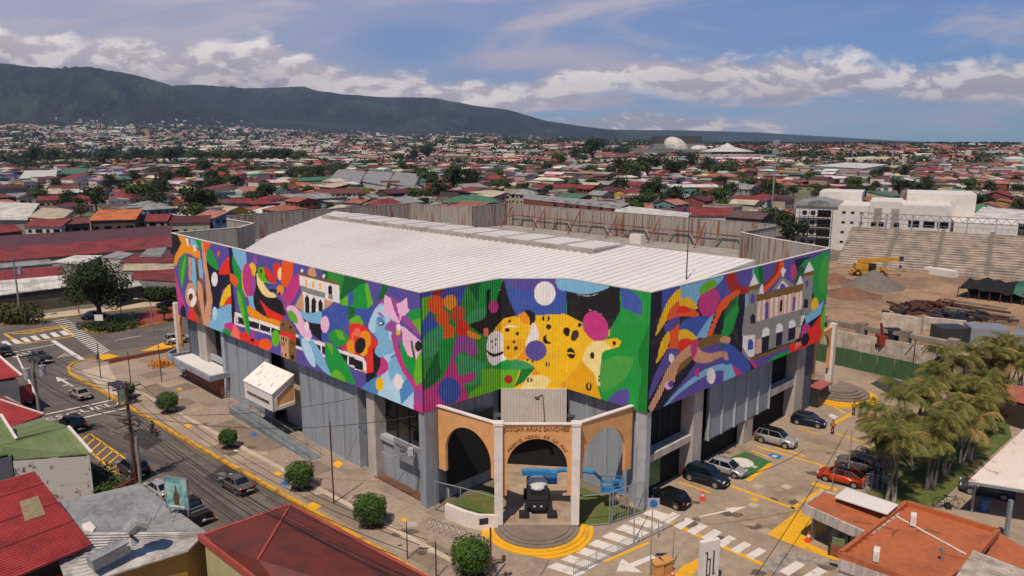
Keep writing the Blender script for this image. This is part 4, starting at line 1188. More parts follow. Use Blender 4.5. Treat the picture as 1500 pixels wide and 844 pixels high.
# far side pavement of the cross street
P = [(-160, 98), (-95.5, 133.7), (-70.7, 152.3), (-52, 166), (-56, 171), (-74, 157), (-98, 138.5), (-162, 103)]
mb = MB(); mb.prism(P, 0, .12); struct(mb.build('far_pavement', M_pave2))
mb = MB()
for a, b in (((-160, 98), (-95.5, 133.7)), ((-95.5, 133.7), (-70.7, 152.3)), ((-70.7, 152.3), (-52, 166))): mb.bar((a[0]+.05, a[1], .08), (b[0]+.05, b[1], .08), .3, .17)
struct(mb.build('kerb', M_kerb))
# left pavement
kpx = [(262, 512), (200, 522), (158, 531), (140, 526), (122, 528), (108, 532), (100, 539), (103, 547), (116, 556), (134, 564.5), (300, 660), (450, 744), (625, 846), (760, 925)]
kw = [G(*p, .12) for p in kpx]
side = [(p.x, p.y) for p in kw]+[(1.5, 50), (3.0, 54.3), (0, 55.2), (-2.6, 58), (-2.6, 60.5), (-7.9, 64.6), (B(56, 1.2).x, B(56, 1.2).y)]
mb = MB(); mb.prism(side, 0, .12); sidewalk = struct(mb.build('pavement', M_pave))
for a, b in zip(kw[3:-1], kw[4:]):
    L = (b-a).length; n = max(1, int(L/2.4)); d = (b-a)/n
    for k in range(n):
        q = MB(); e = (b-a).normalized()*.03; nn = Vector((d.y, -d.x, 0)).normalized()*.14
        q.bar(a+d*k+e-nn*-1*0, a+d*(k+1)-e, .38, .26); q.build('kerb_stone', M_kerb, sidewalk)
kd = (kw[11]-kw[10]).normalized(); kn = Vector((-kd.y, kd.x, 0))
if kn.x < 0: kn = -kn
o0 = kw[9]; rng = random.Random(3); PM = [M_pave, M_pave, M_pave, mat('brown_paving_dark', c('80705f'), .88, .3, .3, col2=c('65574b')), mat('brown_paving_light', c('a08d78'), .88, .3, .3, col2=c('897868'))]
slab_me = [MB().prism([(0.03, .03), (2.97, .03), (2.97, 2.97), (.03, 2.97)], 0, .014).mesh('paving_slab', m_) for m_ in PM]
for i in range(-3, 29):
    for j in range(0, 12):
        q = o0+kd*(i*3)+kn*(j*3+.35); cs = [q, q+kd*3, q+kd*3+kn*3, q+kn*3]
        ok = all(inpoly(a.x, a.y, side) for a in cs) and all((p_.x+p_.y) < 54.5 and not (p_.x > -4 and p_.y < 55.2) for p_ in cs)
        if ok:
            o = link('paving_slab', slab_me[rng.randrange(5)], sidewalk, (q.x, q.y, .12)); o.rotation_euler = (0, 0, math.atan2(kd.y, kd.x))
            if kn.dot(Vector((-kd.y, kd.x, 0))) < 0: o.scale = (1, -1, 1)
def pstrip(name, a, b, w_, m_, par, z=.012, px=True):
    A = G(*a, z) if px else Vector((a[0], a[1], z)); B_ = G(*b, z) if px else Vector((b[0], b[1], z))
    d = (B_-A).normalized(); n = Vector((-d.y, d.x, 0))*(w_/2)
    return MB().quad(A-n, B_-n, B_+n, A+n).build(name, m_, par)
pstrip('pale_guide_line', (200, 572), (690, 836), .55, M_pave2, sidewalk, .142)
sheet('pale_paving', [(118, 543), (158, 534), (183, 580), (160, 577)], M_pave2, .140, sidewalk)
for a in ((273, 696, 10), (438, 694, 0), (300, 625, 0), (215, 590, 0), (592, 776, 0)): pass
for (x, y, w_, h_, m_) in ((275, 624, 14, 7, M_yel), (407, 694, 15, 8, M_yel), (460, 741, 24, 13, M_yel), (592, 761, 12, 7, M_yel), (495, 680, 18, 12, M_yel), (372, 637, 14, 6, M_blue), (418, 708, 18, 9, M_blue), (455, 575, 12, 5, M_blue), (263, 570, 10, 4, M_yel), (345, 660, 8, 3, M_wline)):
    sheet('ground_tile', [(x-w_/2, y), (x, y-h_/2), (x+w_/2, y), (x, y+h_/2)], m_, .146, sidewalk)
M_hole = mat('wet_stain', c('5e4a3a'), .8, .3, 1)
# street paint
for px_ in range(23):
    t = px_/22; a0 = Vector((74, 467)).lerp(Vector((143, 520)), t**.92); b0 = Vector((95, 464)).lerp(Vector((160, 513)), t**.92)
    pstrip('crosswalk_stripe', tuple(a0), tuple(b0), .42, M_wline, road_w)
for k in range(7):
    x = 8+k*14.2; y = 503-k*2.5
    sheet('crosswalk_stripe', [(x-7, y-2.5), (x+1, y-4), (x+10, y+2.3), (x+1, y+3.6)], M_wline, .014, road_w)
yz = [(6, 489), (88, 477), (99, 485), (109, 492.5), (35, 503.5), (18, 496)]
for a, b in zip(yz, yz[1:]+yz[:1]): pstrip('yellow_hatch_line', a, b, .45, M_yel, road_w, .011)
for k in range(5): pstrip('yellow_hatch_line', (18+k*14, 489-k*2), (52+k*12, 488-k*2.4), .4, M_yel, road_w, .011)
pstrip('stop_line', (77, 499), (121, 527), .7, M_wline, road_w); pstrip('lane_line', (8, 518), (80, 504.5), .3, M_wline, road_w)
pstrip('lane_line', (67, 607), (165, 586), .35, M_wline, road_w); pstrip('lane_line', (122, 612), (184, 598), .35, M_wline, road_w)
pstrip('lane_line', (24, 520), (53, 580), .25, M_wline, road_w)
pstrip('lane_line', (168, 499), (206, 492), .25, M_wline, road_w)
for k in range(5): pstrip('lane_line', (85+k*6, 524-k*1.0), (97+k*4, 517+k*1.2), .18, M_wline, road_w)
for k in range(4): pstrip('lane_line', (14+k*9, 521-k*2), (24+k*9, 523-k*2), .3, M_wline, road_w)
def arrow(name, tail, head, w_, par, m_=None, bent=0):
    A = G(*tail, .013); H = G(*head, .013); d = (H-A); L = d.length; d /= L; n = Vector((-d.y, d.x, 0))
    mb = MB(); mb.quad(A-n*w_/2, H-d*L*.4-n*w_/2, H-d*L*.4+n*w_/2, A+n*w_/2); mb.poly([H-d*L*.4-n*w_*2.2, H, H-d*L*.4+n*w_*2.2])
    if bent: mb.quad(A+d*L*.15-n*w_/2, A+d*L*.15+n*w_*bent*3-n*w_/2+d*w_, A+d*L*.15+n*w_*bent*3+d*w_*2.2, A+d*L*.15+d*w_*1.3)
    return mb.build(name, m_ or M_wline, par)
arrow('road_arrow', (107, 566), (82, 552), .3, road_w, bent=1)
me = text_mesh('ESCUELA', 1.9, .003); me.materials.append(M_wline)
o = link('road_lettering', me, road_w); q = G(128, 601, .014); o.location = q; e = (G(165, 592)-G(90, 610)); o.rotation_euler = (0, 0, math.atan2(e.y, e.x)); o.scale = (1.25, 1.1, 1)
yl = [(131.5, 635), (192, 678), (172, 695), (116, 648)]
for a, b in zip(yl, yl[1:]+yl[:1]): pstrip('yellow_hatch_line', a, b, .22, M_yel, road_w)
for k in range(1, 7):
    t = k/7; a = Vector(yl[0]).lerp(Vector(yl[1]), t); b = Vector(yl[3]).lerp(Vector(yl[2]), t); pstrip('yellow_hatch_line', tuple(a), tuple(b), .22, M_yel, road_w)
pstrip('yellow_hatch_line', (298, 764), (318, 758), .4, M_yel, road_w); pstrip('yellow_hatch_line', (285, 783), (300, 762), .25, M_yel, road_w)
sheet('kerb_paint', [(140, 521), (158, 518), (176, 522), (150, 528)], M_yel, .126, sidewalk)
sheet('kerb_paint', [(205, 515), (243, 500), (262, 505), (262, 510)], M_yel, .013, road_w)
sheet('asphalt_patch', [(300, 700), (330, 680), (380, 708), (350, 730)], M_patch, .005, road_w)
sheet('asphalt_patch', [(180, 640), (210, 628), (240, 645), (214, 660)], M_patch, .005, road_w)
# median islands
def island(px_list, m_, name, h=.14):
    P = [tuple(G(*p, h)[:2]) for p in px_list]; mb = MB(); mb.prism(P, 0, h); o = struct(mb.build(name, M_kerb))
    cx = sum(p[0] for p in P)/len(P); cy = sum(p[1] for p in P)/len(P)
    Q = [(cx+(x-cx)*.95, cy+(y-cy)*.93) for x, y in P]; MB().prism(Q, h-.02, h+.03).build('planting_bed', m_, o); return o
isl = island([(116, 476), (128, 485.5), (150, 487), (205, 477), (200, 462), (178, 458), (160, 464)], M_grass, 'median_island')
M_mulch = mat('red_mulch', c('8e3b2c'), .95, .35, 1.5, bump=.3)
island([(196, 470), (206, 478.5), (285, 463), (285, 445), (215, 455), (196, 461)], M_mulch, 'median_island')
# plaza paint
ca = [(801, 831), (823, 817.5), (845, 804), (868, 792), (890, 781), (911, 770), (932, 761), (952, 751)]
for k in range(8):
    x0 = 801+k*20.0; y0 = 831-k*11.2; sx = 44-k*1.2; sy = 14-k*.3
    sheet('crosswalk_stripe', [(x0, y0), (x0+14, y0-7.0), (x0+14+sx, y0-7.0+sy), (x0+sx, y0+sy)], M_wline, .014, lot)
for k, (x, y) in enumerate([(981, 760), (1001, 768), (1021, 776), (1042, 785), (1063, 794), (1085, 803), (1107, 812), (1132, 820), (1160, 834), (1192, 843)]):
    if k == 7: continue
    s_ = 1 if k < 8 else 1.25
    sheet('crosswalk_stripe', [(x-15*s_, y+2*s_), (x+5*s_, y-10*s_), (x+16*s_, y-5*s_), (x-4*s_, y+8*s_)], M_wline, .0165, lot)
Y_ = [((945, 752), (985, 767), .4), ((985, 767), (1118, 827), .45), ((1068, 711), (1172, 748), .4), ((1109, 654), (1222, 687), .35), ((885, 823), (950, 795), .3), ((1160, 745), (1205, 716), .4), ((1190, 708), (1226, 718), .8),
      ((995, 706), (1040, 722), .3), ((1010, 700), (1050, 716), .25), ((1065, 690), (1090, 700), .3), ((1135, 655), (1180, 668), .3), ((1100, 660), (1130, 671), .3), ((1168, 628), (1200, 636), .25), ((1215, 632), (1290, 655), .3), ((1222, 620), (1250, 605), .5), ((1222, 596), (1240, 606), .3)]
for a, b, w_ in Y_: pstrip('yellow_line', a, b, w_, M_yel, lot, .012)
sheet('yellow_paint', [(1169, 748), (1124, 782), (1140, 790), (1230, 823), (1262, 800), (1210, 775), (1215, 745)], M_yel, .009, lot)
sheet('yellow_paint', [(985, 846), (1000, 829), (1038, 811), (1042, 815), (1010, 846)], M_yel, .009, lot)
sheet('green_stall', [(1046, 680), (1092, 661), (1132, 677), (1092, 702)], M_green, .009, lot)
sheet('yellow_paint', [(1092, 703), (1127, 678), (1134, 679), (1098, 706)], M_yel, .014, lot)
cq = G(1086, 677.5, .016); mb = MB(); mb.poly([(cq.x+1.25*math.cos(2*PI*k/20), cq.y+1.25*math.sin(2*PI*k/20), .016) for k in range(20)]); mb.build('wheelchair_mark_disc', M_wline, lot)
pstrip('wheelchair_mark', (1098, 681), (1108, 685), .5, M_wline, lot, .018)
sheet('blue_tile', [(1124, 668), (1131, 663.5), (1147, 668), (1140, 673)], M_blue, .014, lot)
sheet('blue_tile', [(1130, 668), (1134, 666.5), (1140, 668), (1136, 670)], M_wline, .018, lot)
arrow('road_arrow', (1025, 757), (1094, 742), .22, lot); arrow('road_arrow', (958, 815), (903, 837), .55, lot)
for q in ((1110, 712.5), (1153, 713), (1104, 740)): sheet('pale_patch', [(q[0]-10, q[1]), (q[0]-2, q[1]-4), (q[0]+9, q[1]), (q[0]+1, q[1]+4)], M_pave2, .011, lot)
sheet('yellow_tile', [(1098, 731), (1104, 728), (1113, 731), (1107, 735)], M_yel, .012, lot)
sheet('worn_white_lines', [(1118, 826), (1150, 808), (1235, 822), (1222, 828), (1160, 825), (1140, 842)], mat('worn_road_paint', c('9a9087'), .85, .3, 1.5, col2=c('7f7469'), lo=.4, hi=.6), .0095, lot)
for q in ((873, 836), (862, 843)): pass
sheet('white_mark', [(1218, 591), (1224, 588), (1232, 591), (1226, 594)], M_wline, .012, lot); sheet('white_mark', [(1213, 609), (1218, 606), (1228, 611), (1222, 614)], M_wline, .012, lot)
sheet('dark_patch', [(1275, 562), (1300, 550), (1350, 575), (1310, 582)], M_patch, .008, lot)
# garden lawn, paths, construction site
lawn = struct(MB().prism([tuple(G(*p, .1)[:2]) for p in [(1256, 742), (1290, 700), (1262, 668), (1300, 640), (1330, 610), (1395, 590), (1476, 612), (1482, 640), (1368, 742), (1320, 760)]], 0, .1).build('lawn', M_grass))
sheet('garden_path', [(1368, 742), (1482, 640), (1476, 606), (1600, 600), (1600, 900), (1330, 844), (1310, 764)], mat('path_concrete', c('9a8a78'), .88, .25, .5, bump=.04), .006)
site = sheet('construction_site_ground', [(1206, 470), (1190, 380), (1560, 404), (1700, 560), (1500, 560), (1380, 520), (1220, 488)], M_dirt, .004)

rng = random.Random(15); M_oil = mat('oil_stain', c('4d443b'), .8, .3, 1, col2=c('7b6856'), lo=.3, hi=.8); M_rep = mat('repaired_concrete', c('a8957f'), .9, .25, .6); M_asp3 = mat('worn_asphalt', c('6b6259'), .9, .25, .4)
def blot(px, py, r, m_, z, par, name):
    g = G(px, py, z); n = 11; MB().poly([(g.x+r*math.cos(2*PI*k/n)*rng.uniform(.55, 1.2), g.y+r*math.sin(2*PI*k/n)*rng.uniform(.4, .9), z) for k in range(n)]).build(name, m_, par)
for i in range(34): blot(rng.uniform(1000, 1240), rng.uniform(660, 840), rng.uniform(.25, 1.0), M_oil if i % 3 else M_rep, .0062+.0001*i, lot, 'stain')
for i in range(26):
    t = rng.random(); blot(110+t*330+rng.uniform(-40, 30), 575+t*190+rng.uniform(-8, 25), rng.uniform(.3, 1.5), M_asp3 if i % 2 else M_patch, .003+.0001*i, road_w, 'asphalt_patch')
for i in range(30):
    t = rng.random(); blot(170+t*470+rng.uniform(0, 50), 560+t*250+rng.uniform(-10, 20), rng.uniform(.25, .9), M_oil if i % 2 else M_rep, .1366+.0001*i, sidewalk, 'stain')
def line_of(a, b, off, w_, m_, z): pstrip('wheel_track', (a[0]+off, a[1]), (b[0]+off, b[1]), w_, m_, road_w, z)
for off in (-70, -48): line_of((215, 600), (520, 790), off, .7, M_asp3, .0022)
# ================================================================ vehicles
def paintm(name, col, rough=.28, metal=.35): return mat('car_paint_'+name, col, rough, .12, .8, metal=metal, fine=.04, spec=.5)
M_tyre = mat('tyre_rubber', c('17171a'), .9, .2, 3); M_rim = mat('alloy_rim', c('a9abae'), .35, .2, 4, metal=.7)
M_cglass = mat('car_glass', c('11161b'), .06, .2, 1, fine=0, spec=.8); M_head = mat('headlight_glass', c('c9ced2'), .15, .1, 4, fine=0)
M_tail = mat('tail_light', c('9c1512'), .25, .1, 4, fine=0); M_plastic = mat('black_plastic', c('1b1b1d'), .7, .2, 3); M_plate = mat('licence_plate', c('d6d3cb'), .6, .1, 5)
# side profiles per kind: L, W, roof points (x from rear to front), belt height etc.
KIND = dict(
 hatch=dict(L=3.95, W=1.70, H=1.48, belt=.92, hood=.86, wb0=-.42, roof=(-1.75, -1.30, .35, 1.05), tail=.98, gh=1.0),
 sedan=dict(L=4.5, W=1.75, H=1.43, belt=.90, hood=.84, wb0=0, roof=(-1.55, -.80, .35, 1.15), tail=.98, gh=1.0),
 oldsedan=dict(L=4.2, W=1.66, H=1.36, belt=.86, hood=.82, wb0=0, roof=(-1.30, -.85, .30, .85), tail=.88, gh=1.0),
 suv=dict(L=4.5, W=1.85, H=1.72, belt=1.08, hood=1.05, wb0=0, roof=(-2.05, -1.70, .45, 1.15), tail=1.1, gh=1.0),
 pickup=dict(L=5.1, W=1.85, H=1.76, belt=1.08, hood=1.06, wb0=0, roof=(-.75, -.55, .75, 1.35), tail=1.05, gh=1.0),
 coupesuv=dict(L=4.4, W=1.8, H=1.56, belt=1.0, hood=.96, wb0=0, roof=(-2.0, -1.0, .35, 1.2), tail=1.05, gh=1.0))
CARME = {}
def car_meshes(kind, paint):
    key = (kind, paint.name)
    if key in CARME: return CARME[key]
    k = KIND[kind]; L, W, H = k['L'], k['W'], k['H']; hl = L/2; belt, hood, tail = k['belt'], k['hood'], k['tail']
    rr, r0, r1, rf = k['roof']; out = {}
    # body: loft of rounded cross-sections
    st = [(-hl, .42, tail*.80, W*.80), (-hl+.06, .30, tail*.93, W*.90), (-hl+.30, .24, tail, W*.97), (rr, .22, belt if kind != 'sedan' else tail, W), (-.4, .20, belt, W), (.5, .20, belt, W), (rf, .22, hood+.02, W*.99), (hl-.45, .24, hood-.07, W*.96), (hl-.12, .26, hood-.20, W*.88), (hl, .36, hood-.34, W*.76)]
    if kind == 'pickup': st[1:4] = [(-hl+.05, .42, tail, W*.98), (-hl+.3, .40, tail, W), (rr-.05, .35, belt, W)]; st[0] = (-hl, .45, tail*.97, W*.96)
    rings = []
    for x, zb, zt, w_ in st:
        h = w_/2; rings.append([(x, -h*.82, zb), (x, -h, zb+.14), (x, -h, zb+(zt-zb)*.62), (x, -h*.95, zt-.07), (x, -h*.84, zt), (x, -h*.4, zt+.025), (x, h*.4, zt+.025), (x, h*.84, zt), (x, h*.95, zt-.07), (x, h, zb+(zt-zb)*.62), (x, h, zb+.14), (x, h*.82, zb)])
    n = 12; vs = [p for r in rings for p in r]; fs = []
    for i in range(len(rings)-1):
        for j in range(n): fs.append((i*n+j, i*n+(j+1) % n, (i+1)*n+(j+1) % n, (i+1)*n+j))
    fs += [tuple(range(n)), tuple((len(rings)-1)*n+j for j in range(n-1, -1, -1))]
    mb = MB().add(vs, fs); out['body'] = mb.mesh('body', [paint], True)
    # greenhouse
    wb, wt = W*.90/2, W*.70/2; zb = belt-.03; zt = H-.05
    base = [(rr, zb), (rf, zb)]
    g = MB(); lo = [(rr, -wb*.93, zb), (rf+.02, -wb*.93, zb), (rf+.02, wb*.93, zb), (rr, wb*.93, zb)]; mid = [(r0, -wt, zt), (r1, -wt, zt), (r1, wt, zt), (r0, wt, zt)]
    g.add(lo+mid, [(0, 1, 5, 4), (1, 2, 6, 5), (2, 3, 7, 6), (3, 0, 4, 7)]); out['windows'] = g.mesh('window_glass', [M_cglass])
    g = MB(); q = [(r0-.05, -wt-.02, zt-.02), (r0+.12, -wt*.98, H-.005), (r1-.15, -wt*.98, H), (r1+.05, -wt-.02, zt-.02)]
    top = [(x, y*1.0, z) for x, y, z in q]; bot = [(x, -y, z) for x, y, z in q]; cm = [(x, 0, z+.03) for x, y, z in q]
    g.add(top+cm+bot, [(0, 1, 5, 4), (1, 2, 6, 5), (2, 3, 7, 6), (4, 5, 9, 8), (5, 6, 10, 9), (6, 7, 11, 10)]+[(0, 3, 2, 1), (8, 9, 10, 11)])
    out['roof'] = g.mesh('roof', [paint], True)
    g = MB()
    for s in (-1, 1):
        P = lambda x, y, z: Vector((x, s*y, z))
        g.bar(P(rf+.02, wb*.93, zb), P(r1, wt+.01, zt), .075, .05); g.bar(P(rr, wb*.93, zb), P(r0, wt+.01, zt), .13, .05)
        xm = (rr+rf)/2-.1; g.bar(P(xm, wb*.94, zb), P((r0+r1)/2-.05, wt+.012, zt), .07, .03)
        if kind in ('suv', 'hatch'): g.bar(P(rr+.55, wb*.94, zb), P(r0+.4, wt+.012, zt), .11, .03)
        g.bar(P(r0, wt+.01, zt), P(r1, wt+.01, zt), .06, .04)
    out['pillars'] = g.mesh('pillar', [paint])
    g = MB(); R_ = .33 if kind not in ('suv', 'pickup') else .37; g.cyl((0, 0, 0), R_, .22, 18, axis='y'); out['tyre'] = g.mesh('tyre', [M_tyre], False)
    g = MB(); g.cyl((0, 0, 0), R_*.66, .235, 10, axis='y'); 
    out['rim'] = g.mesh('rim', [M_rim]); out['R'] = R_
    g = MB(); g.cyl((0, 0, 0), R_+.07, .02, 18, axis='y'); out['arch'] = g.mesh('wheel_arch', [M_plastic])
    g = MB(); g.box((0, 0, 0), (.12, .34, .15)); out['headlight'] = g.mesh('headlight', [M_head])
    g = MB(); g.box((0, 0, 0), (.10, .26, .22 if kind != 'suv' else .40)); out['tail_light'] = g.mesh('tail_light', [M_tail])
    g = MB(); g.box((0, 0, 0), (.10, .20, .13)); out['mirror'] = g.mesh('wing_mirror', [paint])
    g = MB(); g.box((0, 0, 0), (.03, .36, .14)); out['plate'] = g.mesh('licence_plate', [M_plate])
    g = MB(); g.box((hl-.05, 0, .50), (.14, W*.52, .16)); g.box((hl-.04, 0, .33), (.12, W*.6, .10)); out['grille'] = g.mesh('grille', [M_plastic])
    g = MB(); g.box((-hl+.04, 0, .38), (.14, W*.72, .14)); out['rear_bumper'] = g.mesh('rear_bumper', [M_plastic])
    g = MB()
    for s in (-1, 1): g.box((0, s*(W/2-.012), .27), (L*.50, .05, .09))
    out['sill'] = g.mesh('door_sill', [M_plastic])
    g = MB(); zz = belt
    for s in (-1, 1):
        for x in ((rr+rf)/2-.1, rf-.25, rr+.35): g.box((x, s*(W/2+.001), .58), (.012, .02, .55))
    out['seam'] = g.mesh('door_seam', [M_plastic])
    CARME[key] = out; return out
def make_car(kind, paint, loc, ang, label, group, name='parked_car', extra=None, roofpaint=None, cat='car'):
    k = KIND[kind]; M_ = car_meshes(kind, paint); L, W, H = k['L'], k['W'], k['H']; hl = L/2
    t = thing(name, label, cat, loc, ang, group)
    link('body', M_['body'], t); link('windows', M_['windows'], t); r = link('roof', M_['roof'], t)
    if roofpaint:
        r.data = r.data.copy(); r.data.materials[0] = roofpaint
    link('pillars', M_['pillars'], t)
    for nm in ('grille', 'rear_bumper', 'sill', 'seam'): link(nm, M_[nm], t)
    for sx in (-1, 1):
        for sy in (-1, 1):
            wh = link('wheel', M_['tyre'], t, (sx*L*.30, sy*(W/2-.105), M_['R'])); link('rim', M_['rim'], wh)
            link('wheel_arch', M_['arch'], t, (sx*L*.30, sy*(W/2-.006), M_['R']+.02))
        link('headlight', M_['headlight'], t, (hl-.10, sx*(W/2-.30), k['hood']-.24)); link('tail_light', M_['tail_light'], t, (-hl+.05, sx*(W/2-.20), k['tail']-.20))
        link('wing_mirror', M_['mirror'], t, (k['roof'][3]-.25, sx*(W/2+.08), k['belt']+.06))
    link('licence_plate', M_['plate'], t, (-hl-.02, 0, .55)); link('licence_plate', M_['plate'], t, (hl+.02, 0, .40))
    if extra: extra(t, k)
    return t
def road_ang(a, b): p = G(*a); q = G(*b); return math.atan2(q.y-p.y, q.x-p.x)
kang = math.atan2(kd.y, kd.x)       # direction of the street towards the camera side
PB = paintm('black', c('15161a')); PG = paintm('graphite', c('4a4a4c')); PS = paintm('silver', c('a9a8a6')); PN = paintm('navy', c('16223c')); PDB = paintm('dark_blue', c('1b2a3a')); PO = paintm('orange', c('c4441c')); PBR = paintm('champagne', c('9b9080')); PGB = paintm('brown_grey', c('6b625a')); PW = paintm('white', c('c9c6c2'))
def at(px, py): g = G(px, py); return (g.x, g.y, .004)
S = 'cars on the street'; Pk = 'cars parked in the lot'
up = kang+PI          # heading away from the camera, up the street
make_car('sedan', PGB, at(347, 716), up, 'brown grey sedan driving alone in the middle of the street beside the yellow kerb', S)
make_car('oldsedan', PBR, at(118, 582), up, 'champagne old boxy sedan on the street below the white road arrow', S)
make_car('suv', PB, at(107, 628), up, 'black car stopped between ESCUELA lettering and the yellow hatched box', S)
make_car('sedan', PS, at(236, 724), up, 'silver sedan parked at the kerb beside the grey metal roof', S)
make_car('suv', PG, at(196, 694), up, 'dark car parked behind the tall brown pole next to green hedge', S)
def bed(t, k):
    mb = MB(); mb.box((-1.62, 0, 1.09), (1.5, 1.5, .05)); mb.build('truck_bed', M_plastic, t)
    mb = MB()
    for x in (-1.2, -1.9): mb.box((x, 0, 1.32), (.08, 1.5, .06)); [mb.box((x, s*.75, 1.2), (.06, .06, .25)) for s in (-1, 1)]
    mb.build('rack_bar', M_steel, t)
make_car('pickup', PB, at(280, 757), up, 'black pickup with pale rack bars parked behind the bottle billboard', S, 'pickup_truck', bed, cat='pickup truck')
make_car('pickup', PG, at(58, 530), up+.1, 'dark truck on the left edge of the junction behind the transformers', S, 'pickup_truck', bed, cat='pickup truck')
make_car('hatch', PG, at(38, 590), up, 'dark hatchback parked left of the street next to the grey walled house', S)
make_car('suv', PG, at(4, 520), up, 'dark car at the far left edge of the junction above the red roof', S)
make_car('suv', PS, at(262, 502), R(35), 'silver four wheel drive by the yellow triangle behind the white column', S)
make_car('sedan', PG, at(138, 466), R(35), 'grey car behind the round tree on the far lane', S)
make_car('sedan', PB, at(247, 450), R(35), 'black car on the far lane beyond the red planting bed', S)
pa = R(-42)
make_car('hatch', PB, at(979, 737), R(135+4), 'black hatchback beside the arch fence with its rear to the zebra crossing', Pk)
make_car('suv', PDB, at(1034, 706), R(-40), 'dark blue compact car left of the silver one under the grey panels', Pk)
make_car('hatch', PS, at(1064, 693), R(-40), 'silver hatchback next to the green wheelchair bay', Pk)
make_car('suv', PS, at(1136, 650), R(-40), 'silver car with black roof between green bay and navy car', Pk, roofpaint=PB)
make_car('hatch', PN, at(1184, 622), R(-32), 'navy blue hatchback nearest the round yellow steps', Pk)
make_car('coupesuv', PO, at(1232, 706), R(138+6), 'orange crossover with dark roof parked before the guard booth', Pk, roofpaint=PB)
def bikes(t, k):
    mb = MB()
    for y in (-.3, .3):
        for x in (-.9, .1):
            mb.tube([(x+.33*math.cos(a), y, H_+.40+.33*math.sin(a)) for a in [2*PI*i/14 for i in range(15)]], .025, 4, False)
        mb.bar((-.9, y, H_+.4), (-.4, y, H_+.75), .04); mb.bar((-.4, y, H_+.75), (.1, y, H_+.4), .04); mb.bar((-.9, y, H_+.4), (-.35, y, H_+.35), .04); mb.bar((-.35, y, H_+.35), (0, y, H_+.85), .04)
    mb.build('roof_rack', M_plastic, t)
H_ = 1.74
make_car('suv', PGB, at(1258, 688), R(145), 'grey brown people carrier with bicycle rack on its roof under the palms', Pk, 'parked_van', bikes, cat='van')
make_car('suv', PG, at(1444, 724), R(150), 'dark car in the shade of the white carport', Pk)

